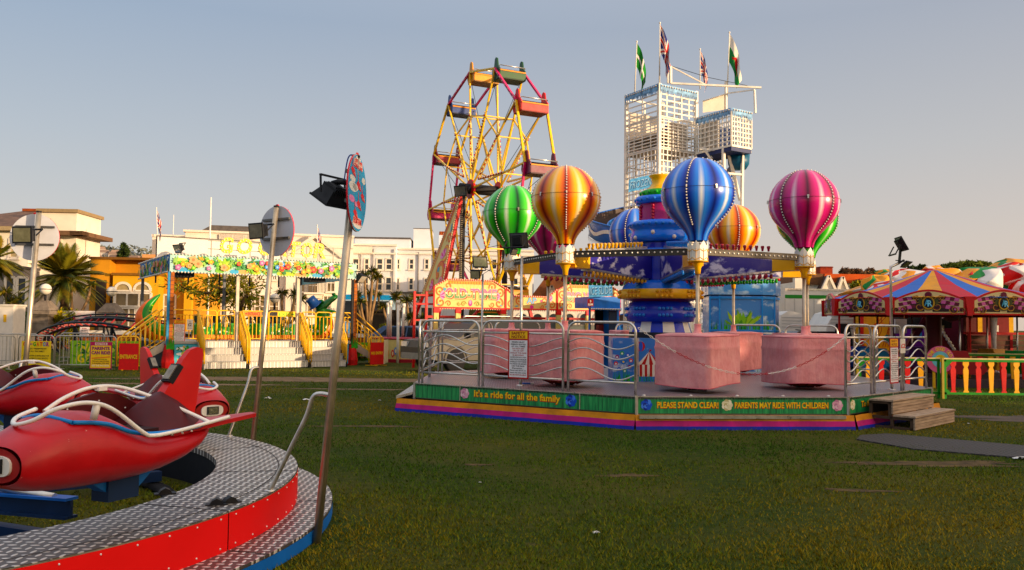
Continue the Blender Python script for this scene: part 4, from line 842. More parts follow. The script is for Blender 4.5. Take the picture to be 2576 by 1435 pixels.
scene_board('canopy_board', frame((0, -.02, ZB0), (1, 0, 0), (0, 0, 1), (0, -1, 0)), GL, ZB1-ZB0, 3, gat)
scene_board('canopy_board', frame((0, 6.2, ZB0), (0, -1, 0), (0, 0, 1), (-1, 0, 0)), 6.18, ZB1-ZB0, 8, gat, sky='#2f6fb8', ground='#2f6f4a')
scene_board('canopy_board', frame((GL, 0, ZB0), (0, 1, 0), (0, 0, 1), (1, 0, 0)), 6.2, ZB1-ZB0, 5, gat)
def bulb_line(name, p, q, n, r=.032, mt=None, parent=None):
    mb = MB()
    for i in range(n): mb.ball(lerp(p, q, (i+.5)/n), r, mt or BULB_W, 6)
    return mb.build(name, parent)
for z in (ZB0, ZB1): bulb_line('bulb_row', (0, -.05, z), (GL, -.05, z), 62, parent=gat); bulb_line('bulb_row', (-.05, .05, z), (-.05, 6.2, z), 50, parent=gat)
mb = MB()
for y in (.1, 3.0, 6.1): mb.bar((0, y, ZB1-.1), (GL, y, ZB1-.1), .08, .12, DARK)
for x in (.1, 2.2, 4.4, 6.4): mb.bar((x, 0, ZB1-.22), (x, 6.2, ZB1-.22), .08, .1, DARK)
mb.box((.35, .6, ZB0-.12), (.9, 1.4, ZB0+.1), DARK); mb.box((4.9, .5, ZB0-.12), (5.5, 1.2, ZB0+.1), DARK); mb.build('canopy_frame', gat)
TRUNK = M('#a2622f', .7, 0, .3, 9); TRB = P('#2f7fae'); TRG = P('#3f8f3a'); TRR = M('#b8182a', .6, 0, .2, 6, .4)
def palm_post(x, y, flip):
    mb = MB(); mb.box((x-.02, y-.14, .7), (x+.09, y+.0, ZB0), TRUNK); mb.box((x-.10, y-.12, .7), (x-.02, y-.02, ZB0), TRB if not flip else DARK)
    for k in range(15): z = 1.05+k*.14; mb.box((x-.03, y-.15, z), (x+.1, y-.139, z+.022), P('#6a3a1a'))
    for k in range(7): an = k*.9; mb.prism([(-.1+k*.03, 0), (-.06+k*.035, 0), (-.08+k*.034, .35+.12*sin(k*2.3))], frame((x, y-.15-.004*k, .62), (1, 0, 0), (0, 0, 1), (0, -1, 0)), 0, .01, TRG)
    ring = []
    mb.lathe([(.20, 0), (.22, .2), (.17, .5), (.13, .74), (.1, .78)], TRR, 9, X=Matrix.Translation((x-.01, y-.03, 0)), smooth=False); return mb.build('palm_post', gat)
palm_post(.06, .1, False); palm_post(GL-.06, .1, True)
for u in (600, 753): x = gu(u); mb = MB(); mb.bar((x, .25, ZF), (x, .25, ZB1), .1, .1, M('#cfc4b4', .5, 0, .15, 4), (0, 1, 0)); mb.build('canopy_post', gat)
for x in (.1, 3.2, 6.4): mb = MB(); mb.bar((x, 6.1, 0), (x, 6.1, ZB1), .1, .1, M('#5a5c60', .5, .3), (0, 1, 0)); mb.build('canopy_post', gat)
# flag of yellow bulb letters
def inside(pt, tri): (x, y), (a, b, c) = pt, tri; s = lambda p, q: (q[0]-p[0])*(y-p[1]) - (q[1]-p[1])*(x-p[0]); d = (s(a, b), s(b, c), s(c, a)); return min(d) >= 0 or max(d) <= 0
LY = M('#e6d21c', .4, 0, .06, 5)
def bulb_letter(ch, u0, u1, z0, z1, parent):
    x0, x1 = gu(u0), gu(u1); F = frame((0, -.0, 0), (1, 0, 0), (0, 0, 1), (0, -1, 0)); vs, fs, a0, a1, b0, b1 = text_geo(ch, .035, .12)
    mp = lambda p: (x0 + (p[0]-a0)/(a1-a0)*(x1-x0), z0 + (p[1]-b0)/(b1-b0)*(z1-z0)); q = [mp(v) for v in vs]; mb = MB()
    from collections import Counter
    cnt = Counter(); 
    for f in fs:
        for i in range(len(f)): cnt[(f[i], f[(i+1) % len(f)])] += 1
    n = len(q); mb.add([F(a, b, .05) for a, b in q] + [F(a, b, -.0) for a, b in q], [tuple(f) for f in fs] + [tuple(i+n for i in f[::-1]) for f in fs] + [(i, i+n, j+n, j) for (i, j) in cnt if (j, i) not in cnt], LY); o = mb.build('letter', parent); o['label'] = 'yellow bulb letter ' + ch
    vs2, fs2, c0, c1, d0, d1 = text_geo(ch, -.012, .12); q2 = [mp(v) for v in vs2]; mb = MB(); tris = [[q2[i] for i in f] for f in fs2 if len(f) == 3] + [[q2[f[0]], q2[f[i]], q2[f[i+1]]] for f in fs2 if len(f) > 3 for i in range(1, len(f)-1)]
    got = []
    for ix in range(60):
        for iz in range(60):
            p = (x0 + (x1-x0)*(ix+.5)/60, z0 + (z1-z0)*(iz+.5)/60)
            if all((p[0]-g[0])**2+(p[1]-g[1])**2 > .0115 for g in got) and any(inside(p, t_) for t_ in tris): got.append(p)
    for p in got: mb.ball(F(p[0], p[1], .06), .028, BULB_W, 6)
    mb.build('letter_bulbs', o)
gs = thing('station_sign', 'big yellow bulb letters spelling the ride name above the station canopy', 'sign', G0, GRZ)
for ch, u0, u1 in (('G', 547, 581), ('O', 590, 629), ('G', 644, 676), ('A', 683, 716), ('T', 719, 751), ('O', 752, 781), ('R', 783, 815)): bulb_letter(ch, u0, u1, 3.87, 4.42, gs)
mb = MB()
for x in (1.3, 1.9, 2.6, 3.2, 3.9, 4.6, 5.1, 5.6): mb.bar((x, .02, 3.7), (x, .02, 4.3), .03, .03, M('#8a8680', .5, .3), (0, 1, 0))
for z in (4.0, 4.28): mb.bar((1.2, .03, z), (5.75, .03, z), .025, .025, M('#8a8680', .5, .3))
mb.build('letter_frame', gs)
x0 = gu(389, 2.7); x1 = gu(700, 2.7); mb = MB(); mb.box((x0, 2.7, 3.3), (x1, 2.76, 4.56), M('#d9d6d4', .6, 0, .06, 1.5)); mb.box((x0-.03, 2.68, 4.56), (x1+.03, 2.78, 4.6), M('#5a5650', .5))
for k in range(5): xx = x0 + (x1-x0)*k/4; mb.bar((xx, 2.79, 2.9), (xx, 2.79, 4.56), .05, .05, DARK, (0, 1, 0))
mb.build('back_board', gat)
# steps: three flights
FLY = -1.05
for (a, b) in ((519, 622), (633, 777), (788, 872)):
    A = G0 + GW*FLY; x0 = along(A, A+GU*GL, a)*GL; x1 = along(A, A+GU*GL, b)*GL; mb = MB(); n = 4; rh = ZF/n
    for k in range(n):
        y0 = FLY + k*(-FLY)/n; mb.box((x0, y0, k*rh + .022), (x1, y0+.02, (k+1)*rh), ALU); mb.box((x0, y0-.02, (k+1)*rh), (x1, y0 - FLY/n + .02, (k+1)*rh+.02), ALU)
    st = mb.build('steps', gat)
    for x in (x0-.03, x1+.03): mb = MB(); mb.prism([(FLY-.05, 0), (FLY+.16, 0), (.0, ZF-.25), (0, ZF+.0), (-.1, ZF+.0), (FLY-.05, .14)], lambda u, v, h: V((x+h, u, v)), -.015, .015, ALUP if x < x0 else DARK); mb.build('stringer', st)
    for x in (x0-.03, x1+.03):
        mb = MB(); top = [(x, .05, 1.9), (x, -.02, 1.88), (x, FLY+.14, 1.12), (x, FLY+.03, .95), (x, FLY+.02, .1)]
        mb.tube(top, .026, YELLOW, 8); mb.tube([(x, .05, ZF), (x, .05, 1.9)], .026, YELLOW, 8); mb.tube([(x, 0, ZF+.02), (x, FLY+.05, .12)], .02, YELLOW, 6)
        for k in range(1, 8): f = k/8; y = .0 + (FLY+.04)*f; mb.tube([(x, y, ZF+.02-.77*f), (x, y, 1.86-.78*f)], .018, YELLOW, 6)
        mb.build('stair_rail', st)
def fence_panel(xa, xb, y, z0, z1, parent, n=None, name='fence_panel', mt=None, end=True):
    mt = mt or YELLOW; mb = MB(); r = .022; rd = .09
    mb.tube([(xa, y, z0-.08), (xa, y, z1-rd)] + [(xa+rd-rd*cos(R(q*18)), y, z1-rd+rd*sin(R(q*18))) for q in range(1, 5)] + [(xa+rd, y, z1), (xb-rd, y, z1)] + [(xb-rd+rd*sin(R(q*18)), y, z1-rd+rd*cos(R(q*18))) for q in range(1, 5)] + [(xb, y, z1-rd), (xb, y, z0-.08)], r, mt, 8)
    mb.tube([(xa, y, z1-.17), (xb, y, z1-.17)], r*.8, mt, 6); mb.tube([(xa, y, z0), (xb, y, z0)], r*.8, mt, 6); n = n or max(3, int((xb-xa)/.125))
    for i in range(1, n): x = xa + (xb-xa)*i/n; mb.tube([(x, y, z0), (x, y, z1-.17)], .018, mt, 6, caps=False)
    return mb.build(name, parent)
YF = .55
for a, b in ((433, 497), (499, 544), (546, 590), (605, 675), (676, 745), (758, 793), (795, 832), (834, 883)): fence_panel(gu(a, YF), gu(b, YF), YF, ZF+.08, 1.93, gat)
F = frame((0, YF-.03, 0), (1, 0, 0), (0, 0, 1), (0, -1, 0))
for txt, u0, u1, bgc, tc_ in (('ENTRANCE', 612, 656, '#e8901a', '#c81e18'), ('EXIT', 697, 741, '#f0cc10', '#5fae28')):
    a_, b_ = gu(u0, YF), gu(u1, YF); mb = MB(); mb.prism([(a_, 1.75), (b_, 1.75), (b_, 1.92), (a_, 1.92)], F, 0, .012, P(bgc)); bd = mb.build('direction_board', gat); mb = MB(); w_ = b_-a_
    if txt[1] == 'N': mb.text(txt, F, a_+w_*.22, b_-.04, 1.775, 1.895, P(tc_), .016, .04); mb.flat([(a_+.03, 1.835), (a_+.1, 1.875), (a_+.1, 1.85), (a_+w_*.19, 1.85), (a_+w_*.19, 1.82), (a_+.1, 1.82), (a_+.1, 1.795)], F, P(tc_), .016)
    else: mb.text(txt, F, a_+.05, b_-w_*.26, 1.775, 1.895, P(tc_), .016, .02); mb.flat([(b_-.03, 1.835), (b_-.08, 1.875), (b_-.08, 1.85), (b_-.15, 1.85), (b_-.15, 1.82), (b_-.08, 1.82), (b_-.08, 1.795)], F, P('#3f8f28'), .016)
    mb.build('lettering', bd)
# lower painted panels and side stairs
scene_board('lower_panel', frame((.22, -.02, .06), (1, 0, 0), (0, 0, 1), (0, -1, 0)), gu(511)-.25, .72, 21, gat, sky='#5aa8b8', ground='#c89a6a', n=1.2); scene_board('lower_panel', frame((gu(874), -.02, .06), (1, 0, 0), (0, 0, 1), (0, -1, 0)), GL-.25-gu(874), .72, 22, gat, sky='#4a90b8', ground='#d88a4a', n=1.4)
def side_stair(x0, sgn, u_out):
    for y in (.25, 1.35):
        mb = MB(); xo = x0 + sgn*1.15
        mb.tube([(x0, y, ZF), (x0, y, 1.85), (x0+sgn*.08, y, 1.93), (xo-sgn*.1, y, 1.12), (xo, y, 1.0), (xo, y, .05)], .026, YELLOW, 8); mb.tube([(x0, y, ZF+.05), (xo, y, .15)], .02, YELLOW, 6); mb.tube([(x0, y, 1.75), (xo, y, .9)], .018, YELLOW, 6)
        for k in range(1, 8): f = k/8; mb.tube([(x0+sgn*1.15*f, y, ZF+.05-.73*f), (x0+sgn*1.15*f, y, 1.75-.85*f)], .018, YELLOW, 6)
        mb.build('stair_rail', gat)
    mb = MB()
    for k in range(4): xa = x0+sgn*(.05+.28*k); mb.box((min(xa, xa+sgn*.3), .3, ZF-.22-.2*k), (max(xa, xa+sgn*.3), 1.3, ZF-.19-.2*k), ALU)
    mb.prism([(0, ZF-.02), (1.2, .12), (1.2, 0), (1.0, 0), (0, ZF-.3)], lambda u, v, h: V((x0+sgn*u, .26+h, v)), -.02, .02, ALUP); mb.build('side_steps', gat)
side_stair(-.05, -1, 345); side_stair(GL+.05, 1, 945)
# notice boards hung on the yellow fence
gF = lambda u0, u1, v1, y: (lambda p, q: (frame((p.x, p.y, hgt(u0, v1, p.y)), (q-p).normalized(), (0, 0, 1)), (q-p).length, p))(G0 + GW*y + GU*gu(u0, y), G0 + GW*y + GU*gu(u1, y))
Fq, wq, pq = gF(437, 466, 863, YF-.06); notice('safety_notice', Fq, wq, hgt(437, 804, pq.y)-hgt(437, 863, pq.y), LN, 'safety notice with red rim on the left end of the yellow station fence', rim='#c84838')
Fq, wq, pq = gF(470, 485, 831, YF-.06); hq = hgt(470, 804, pq.y)-hgt(470, 831, pq.y); mb = MB(); mb.prism([(0, 0), (wq, 0), (wq, hq), (0, hq)], Fq, 0, .01, WHITE); o = tag(mb.build('price_card'), 'white price card reading two pounds on the yellow station fence', 'sign'); mb = MB(); mb.text('£2', Fq, .04, wq-.04, hq*.35, hq*.7, P('#2a2a4a'), .014, .03); mb.text('PER RIDE', Fq, .03, wq-.03, hq*.14, hq*.24, P('#2a2a4a'), .014, .01); mb.text('ONLY', Fq, .06, wq-.06, hq*.78, hq*.88, P('#2a2a4a'), .014, .01); mb.build('lettering', o)
# union flags
FB, FR_, FW_ = M('#23286e', .8, 0, .1), M('#b01c2c', .8, 0, .1), M('#e2dcd4', .8, 0, .08)
def union_col(s, t_):
    x, y = (s-.5)*2, (t_-.5)
    if abs(x) < .2/1 or abs(y) < .1: c = FW_; return FR_ if abs(x) < .11 or abs(y) < .06 else c
    d1 = abs(y - x*.5); d2 = abs(y + x*.5)
    if min(d1, d2) < .035: return FR_
    return FW_ if min(d1, d2) < .11 else FB
def welsh_col(s, t_):
    if (s-.5)**2*3 + (t_-.5)**2 < .05 or (abs(s-.5) < .3 and abs(t_-.42 - .08*sin(s*20)) < .05): return M('#a81c2c', .8)
    return FW_ if t_ > .55 else M('#127a42', .8, 0, .1)
def county_col(s, t_):
    x, y = (s-.5)*2, (t_-.5)
    if abs(x*.5) < .045 or abs(y) < .06: return FW_
    if abs(x*.5) < .075 or abs(y) < .09: return M('#17181a', .8)
    return M('#137a34', .8, 0, .1)
def flag(label, base, top, L, Hh, colf, wind=(1, -.2), droop=1.25, group=None, seed=0, pole_r=.018, pole_m=None):
    base, top = V(base), V(top); o = thing('flag', label, 'flag', base, 0, group); mb = MB(); mb.tube([(0, 0, 0), top-base], [pole_r, pole_r*.8], pole_m or WHITE, 8); mb.ball(top-base, pole_r*1.5, WHITE, 6); mb.build('flagpole', o)
    d = V((wind[0], wind[1], 0)).normalized(); n = V((-d.y, d.x, 0)); ns, nt_ = 44, 30; rnd = random.Random(seed); ph = rnd.uniform(0, 6); vs = []
    ax = (top-base).normalized()
    for i in range(ns+1):
        s = i/ns
        for j in range(nt_+1):
            t_ = j/nt_; p = (top-base) - ax*(.06 + (1-t_)*Hh)
            fold = sin(s*9+ph+t_*1.5)*.07*L*s*1.2 + sin(s*4+ph)*.06*L*s
            reach = L*.19*(1-math.exp(-2.2*s)); fall = L*.9*droop*s*(.75+.25*s)
            # folds gather: upper edge falls towards the lower edge
            vs.append(p + d*(reach*(.75+.45*t_) + .03*sin(s*12+ph)*s) + n*fold + V((0, 0, -fall*(.62 + .38*t_))))
    F_ = MB(); N = nt_+1
    for i in range(ns):
        for j in range(nt_): pass
    cols = {}
    b = len(F_.v); F_.v += vs
    for i in range(ns):
        for j in range(nt_):
            k = F_.mid(colf((i+.5)/ns, (j+.5)/nt_)); F_.f.append([i*N+j, (i+1)*N+j, (i+1)*N+j+1, i*N+j+1]); F_.mi.append(k); F_.sm.append(True)
    F_.build('cloth', o); return o
Pq = G0 + GW*2.75 + GU*gu(393, 2.75); flag('union flag drooping at the left end of the station canopy', (Pq.x, Pq.y, 3.7), at(393.5, 524, Pq.y), .95, .62, union_col, (1, .3), 1.0, 'union flags on the coaster station', 1)
Pq = G0 + GU*gu(797, .3) + GW*.3; flag('union flag drooping behind the last letters of the station sign', (Pq.x, Pq.y, 3.7), at(798, 567, Pq.y), .85, .6, union_col, (1, .3), 1.0, 'union flags on the coaster station', 4)
# small floodlights on the canopy
for (u, v, w_, rz, lb) in ((482, 660, .2, 20, 'white floodlight at the left front corner of the station canopy'), (908, 690, .2, 30, 'pale floodlight on an arm at the right end of the station canopy')):
    pass
Pq = G0 + GU*gu(905, 0); floodlight('floodlight', 'pale floodlight on an arm at the right end of the station canopy', at(906, 698, Pq.y), R(-20), R(40), .42, 'floodlights on the coaster station', '#d8d0c0'); Pq = G0 + GU*gu(452, 0); floodlight('floodlight', 'pale floodlight at the left front corner of the station canopy', at(452, 624, Pq.y), R(-130), R(25), .36, 'floodlights on the coaster station', '#d8d0c0')
# -------------------------------------------------------------- alligator train and track
GG = M('#1e8a2e', .3, 0, .2, 4, coat=.4, name='gator_green'); GGD = M('#14602a', .35, 0, .15, 5, coat=.3); GOR = M('#d8741a', .35, 0, .15, 6, coat=.3); GSP = P('#a8d860')
tr = thing('gator_train', 'green and orange alligator coaster train standing behind the yellow fence', 'coaster train', G0 + GW*2.3, GRZ)
def gx(u, w_): return gu(u, w_)
rnd = random.Random(5)
carx = [gx(486, 2.3)+.0, gx(533, 2.3), gx(574, 2.3), gx(640, 2.3), gx(684, 2.3), gx(742, 2.3)]
for k, x in enumerate(carx):
    mb = MB(); F = frame((x, -.32, ZF+.02), (1, 0, 0), (0, 0, 1), (0, -1, 0)); L = .95
    body = [(0, .16), (L, .16), (L, .52), (L*.95, .6), (L*.8, .58), (L*.6, .46), (L*.35, .44), (L*.2, .58), (.05, .6), (0, .52)]
    mb.prism(body, F, -.64, .0, GG); mb.prism([(.02, 0), (L-.02, 0), (L, .17), (0, .17)], F, -.62, .03, GOR); mb.prism([(L*.16, .5), (L*.02, .85), (L*.08, .9), (L*.22, .86), (L*.26, .52)], F, -.6, -.05, M('#16321c', .6))
    for q in range(9): mb.disc(F, rnd.uniform(.1, L-.1), rnd.uniform(.22, .42), rnd.uniform(.02, .045), rnd.choice([GSP, GSP, WHITE]), .004+q*.0003, 9)
    for q in range(5): mb.disc(F, .1+q*L/5.5, .09, .085, P('#e89030'), .033+.0005*q, 10, ry=.07)
    mb.build('carriage', tr); mb = MB(); mb.tube(smooth_path([(x+L*.5, -.25, ZF+.45), (x+L*.52, -.2, ZF+.8), (x+L*.52, .2, ZF+.8), (x+L*.5, .25, ZF+.45)], 5), .02, YELLOW, 6); mb.build('lap_bar', tr)
# tail
xt = gx(400, 2.3); mb = MB(); Ft = frame((xt, -.05, ZF), (1, 0, 0), (0, 0, 1), (0, -1, 0))
path = [(0.55, .3), (.1, .22), (-.3, .35), (-.55, .75), (-.45, 1.15), (-.1, 1.55)]; rr = [.3, .3, .29, .24, .15, .03]; sp_ = smooth_path([(xt+a, 0, ZF+b) for a, b in path], 6); n = len(sp_); rad = [rr[min(5, int(i/6))]*(1-(i/6 % 1)) + rr[min(5, int(i/6)+1)]*(i/6 % 1) for i in range(n)]
mb.tube(sp_, rad, GOR, 14); sp2 = [p + V((.10, -.05, .05)) for p in sp_]; mb.tube(sp2, [r*.93 for r in rad], GG, 14)
for i in range(3, n-4, 3): mb.ball(sp2[i] + V((.5*rad[i], -.78*rad[i], .0)), .05, GSP, 7, .6)
mb.build('tail', tr)
# head with open jaws and a blue cap
xh = gx(800, 2.3); mb = MB()
sp_ = smooth_path([(xh-.35, 0, ZF+.25), (xh+.0, 0, ZF+.3), (xh+.22, 0, ZF+.5), (xh+.22, 0, ZF+.8), (xh+.15, 0, ZF+1.05), (xh+.08, 0, ZF+1.2)], 6); n = len(sp_); mb.tube(sp_, [.34 - .12*i/n for i in range(n)], GG, 16); mb.tube([p + V((.12, -.02, -.05)) for p in sp_[:int(n*.65)]], [.30-.1*i/n for i in range(int(n*.65))], GOR, 14); mb.build('neck', tr)
mb = MB(); X = Matrix.Translation((xh+.13, 0, ZF+1.27)) @ Matrix.Rotation(R(-38), 4, 'Y')
mb.lathe([(.02, -.25), (.2, -.18), (.24, .0), (.2, .2), (.15, .45), (.15, .6), (.13, .72), (.04, .79), (.0, .8)], GGD, 16, X=X @ Matrix.Rotation(R(90), 4, 'Y') @ Matrix.Scale(.72, 4, (1, 0, 0))); 
for q in (-.08, .08): mb.ball(X @ V((.70, q, .12)), .055, GGD, 8); mb.ball(X @ V((.12, q*1.4, .2)), .075, GGD, 8); mb.ball(X @ V((.17, q*1.5, .22)), .045, WHITE, 8)
X2 = Matrix.Translation((xh+.18, 0, ZF+1.15)) @ Matrix.Rotation(R(4), 4, 'Y'); mb.lathe([(.02, -.2), (.17, -.1), (.17, .1), (.12, .35), (.10, .48), (.0, .56)], GG, 14, X=X2 @ Matrix.Rotation(R(90), 4, 'Y') @ Matrix.Scale(.5, 4, (1, 0, 0)))
for k in range(5):
    for q in (-.1, .1): mb.lathe([(.025, 0), (.001, .07)], WHITE, 5, X=Matrix.Translation(X2 @ V((.15+.08*k, q*(1-.08*k), .07))))
hd = mb.build('head', tr); mb = MB(); Xh = Matrix.Translation((xh-.12, 0, ZF+1.35)) @ Matrix.Rotation(R(-42), 4, 'Y'); CAPB = M('#1f3f78', .4, 0, .1); mb.lathe([(.27, -.02), (.30, .0), (.22, .02), (.19, .25), (.2, .34), (.0, .36)], CAPB, 16, X=Xh); mb.build('hat', hd)
tk = thing('coaster_track', 'black and red curved coaster track behind the crowd barriers', 'coaster track', (0, 0, 0))
def track(pts, gauge=.36, tie=.55, sup=True, bank=0.0):
    sp_ = smooth_path(pts, 14); L = []; Rr = []; tot = 0; mb2 = MB(); nt_ = 0
    for i, p in enumerate(sp_):
        d = (sp_[min(i+1, len(sp_)-1)] - sp_[max(i-1, 0)]).normalized(); s_ = d.cross(V((0, 0, 1))).normalized(); s_ = (s_ + V((0, 0, bank))).normalized(); L.append(p+s_*gauge); Rr.append(p-s_*gauge)
    spine = [p - V((0, 0, .22)) for p in sp_]
    mb = MB(); mb.tube(L, .045, BLACK, 7); mb.tube(Rr, .045, BLACK, 7); mb.tube(spine, .06, M('#2a1014', .5), 7); mb.build('rails', tk)
    TR = M('#8c1426', .45, 0, .15); acc = 9
    for i in range(1, len(sp_)):
        acc += (sp_[i]-sp_[i-1]).length
        if acc > tie: acc = 0; mb2.bar(L[i], spine[i], .05, .05, TR); mb2.bar(Rr[i], spine[i], .05, .05, TR)
    mb2.build('ties', tk)['kind'] = 'stuff'
    for i in range(5, len(sp_), 16): mb = MB(); p = spine[i]; mb.bar(p, (p.x, p.y, 0), .08, .08, BLACK, (0, 1, 0)); mb.bar(p, (p.x+.5, p.y+.1, 0), .06, .06, BLACK, (0, 1, 0)); mb.build('support', tk)
track([at(500, 852, 31.5), at(445, 846, 31.3), at(405, 838, 31.2), at(340, 818, 31.6), at(265, 807, 32.4), at(185, 809, 34), at(125, 828, 36), at(112, 850, 38), at(130, 862, 39.5)], bank=.25)
track([at(135, 842, 40), at(165, 815, 41), at(215, 797, 42), at(290, 794, 42), at(360, 799, 41.5), at(440, 806, 41)], bank=-.2)
# -------------------------------------------------------------- crowd barriers, posters and boards
GALV = M('#b4b0aa', .45, .55, .15, 8, name='galvanised'); 
def barrier(A, B, label, name='crowd_barrier', mt=None, h=1.05, cat='barrier', group='crowd barriers along the coaster', gap=.11):
    A, B = V((A[0], A[1], 0)), V((B[0], B[1], 0)); L = (B-A).length; o = thing(name, label, cat, A, math.atan2((B-A).y, (B-A).x), group); mt = mt or GALV; r = .02; rd = .12; mb = MB()
    mb.tube([(0, 0, .12), (0, 0, h-rd)] + [(rd-rd*cos(R(q*18)), 0, h-rd+rd*sin(R(q*18))) for q in range(1, 5)] + [(rd, 0, h), (L-rd, 0, h)] + [(L-rd+rd*sin(R(q*18)), 0, h-rd+rd*cos(R(q*18))) for q in range(1, 5)] + [(L, 0, h-rd), (L, 0, .12)], r, mt, 8); mb.tube([(0, 0, .16), (L, 0, .16)], r*.9, mt, 6)
    mb.build('frame', o); mb = MB(); n = max(3, int(L/gap))
    for i in range(1, n): mb.tube([(L*i/n, 0, .16), (L*i/n, 0, h)], .009, mt, 5, caps=False)
    mb.build('bars', o); mb = MB()
    for x in (.15, L-.15): mb.bar((x, -.28, .02), (x, .28, .02), .05, .02, mt); mb.bar((x, 0, .02), (x, 0, .16), .04, .03, mt, (0, 1, 0))
    mb.build('feet', o); return o
ZBR = 25.6
pb = lambda u, Y=ZBR: V((at(u, 900, Y).x, Y, 0))
barrier(pb(-60, 24.6), pb(37, 25.3), 'crowd barrier at the far left edge of the picture'); barrier(pb(46), pb(135), 'crowd barrier carrying the yellow poster'); barrier(pb(138), pb(291, 25.7), 'crowd barrier carrying the parents can ride poster', gap=.13); barrier(pb(294), pb(349, 25.9), 'yellow barrier behind the red entrance board', mt=YELLOW)
barrier(pb(-40, 27.6), pb(95, 27.8), 'second row crowd barrier behind the yellow poster'); barrier(pb(150, 30.5), pb(262, 30.6), 'distant crowd barrier under the coaster track')
def board(name, u0, v0, u1, v1, Y, base, label, cat='poster', thick=.015, group=None, dY=.0):
    p0 = at(u0, v1, Y); p1 = at(u1, v1, Y+dY); U = (V((p1.x, p1.y, 0))-V((p0.x, p0.y, 0))); L = U.length; U.normalize(); F = frame(p0, U, (0, 0, 1)); h = hgt(u0, v0, Y)-p0.z
    mb = MB(); mb.prism([(0, 0), (L, 0), (L, h), (0, h)], F, -thick, 0, P(base) if isinstance(base, str) else base); o = tag(mb.build(name), label, cat, group); return o, F, L, h
PURP = P('#6a1a5e')
def sign_lines(o, F, L, h, lines, m0=.05):
    for (txt, v0, v1, w_, col, bold) in lines: mb = MB(); mb.text(txt, F, L*(.5-w_/2), L*(.5+w_/2), h*v0, h*v1, P(col), .006, bold); mb.build('lettering', o)
o, F, L, h = board('poster', 52, 858, 126, 924, ZBR-.08, '#dcc414', 'yellow poster with coloured heading on the crowd barrier at far left')
for i, (ch, c) in enumerate(zip('GO-GATOR', ('#c82a24', '#2f6fb8', '#8a2a80', '#2f9a40', '#c8642a', '#c82a24', '#2f6fb8', '#8a2a80'))):
    mb = MB(); mb.text(ch, F, L*(.06+.112*i), L*(.06+.112*i+.095), h*(.8 if ch != '-' else .87), h*(.97 if ch != '-' else .90), P(c), .006, .04); mb.build('lettering', o)
sign_lines(o, F, L, h, [('PROUDLY PRESENTED BY', .68, .74, .72, '#2a2618', .02), ('FOR ALL THE FAMILY.', .58, .64, .6, '#2a2618', .02), ('OUR COASTER IS AVAILABLE FOR', .41, .47, .9, '#2a2618', .02), ('PRIVATE EVENTS, PARTIES ETC.', .31, .37, .86, '#2a2618', .02), ('ask at the pay box', .14, .21, .5, '#2a2618', .02)])
o, F, L, h = board('banner', 176, 857, 352, 920, ZBR+.9, '#86b24e', 'green leafy way in banner behind the parents can ride poster', 'banner')
a = MB(); rnd = random.Random(4)
for k in range(34):
    u, v = rnd.uniform(.2, L-.2), rnd.uniform(.1, h-.1)
    for q in range(5): an = rnd.uniform(0, 6.28); l = .22; p = (min(L-.02, max(.02, u+l*cos(an))), min(h-.02, max(.02, v+l*sin(an)))); a.flat([(u, v), ((u+p[0])/2-.04*sin(an), min(h-.01, max(.01, (v+p[1])/2+.04*cos(an)))), p, ((u+p[0])/2+.04*sin(an), min(h-.01, max(.01, (v+p[1])/2-.04*cos(an))))], F, P(rnd.choice(['#3f7a34', '#5f9a3a', '#b8cc6a', '#2f5a30'])), .003+k*.0002+q*.00003)
a.build('leaf_print', o); sign_lines(o, F, L, h, [('WAY IN FOR', .55, .9, .8, '#ecd820', .04), ('GO-GATOR', .12, .47, .8, '#ecd820', .04)])
o, F, L, h = board('poster', 225, 860, 280, 928, ZBR-.1, '#a82a5a', 'yellow and purple parents can ride notice on the crowd barrier')
mb = MB(); mb.flat([(L*.04, h*.03), (L*.96, h*.03), (L*.96, h*.86), (L*.04, h*.86)], F, P('#e8c41a'), .003); mb.flat([(L*.22, h*.88), (L*.78, h*.88), (L*.78, h*.97), (L*.22, h*.97)], F, P('#e8dcd4'), .003); mb.flat([(L*.08, h*.36), (L*.92, h*.42), (L*.92, h*.47), (L*.08, h*.41)], F, P('#d88a1a'), .004); mb.build('panel', o)
sign_lines(o, F, L, h, [('NOTICE', .89, .96, .48, '#a82a5a', .04), ('PARENTS', .69, .82, .8, '#7a2060', .05), ('CAN RIDE!', .53, .66, .86, '#7a2060', .05), ('AVAILABLE FOR HIRE', .33, .37, .6, '#3a6a30', .02), ('THIS RIDE, AND OTHERS,', .25, .3, .8, '#5a2a20', .02), ('IS AVAILABLE FOR HIRE', .18, .23, .76, '#5a2a20', .02), ('SEE THE PAY BOX', .09, .15, .8, '#f2ecd8', .03)])
o, F, L, h = board('entrance_board', 298, 864, 347, 931, ZBR-.02, '#c8100f', 'red entrance board on the yellow barrier left of the station steps', 'sign'); sign_lines(o, F, L, h, [('ENTRANCE', .42, .58, .9, '#e8c41a', .03)])
o, F, L, h = board('ride_notice', 200, 823, 224, 848, 31.0, '#e6d8d4', 'small pink rimmed notice hanging on the coaster track', 'notice'); sign_lines(o, F, L, h, [('PLEASE', .8, .9, .5, '#b02a3a', .02), ('KEEP HANDS', .62, .72, .7, '#4a3a3a', .02), ('INSIDE THE CAR', .45, .55, .8, '#4a3a3a', .02), ('AT ALL TIMES', .28, .38, .7, '#4a3a3a', .02), ('THANK YOU', .1, .2, .6, '#b02a3a', .02)])
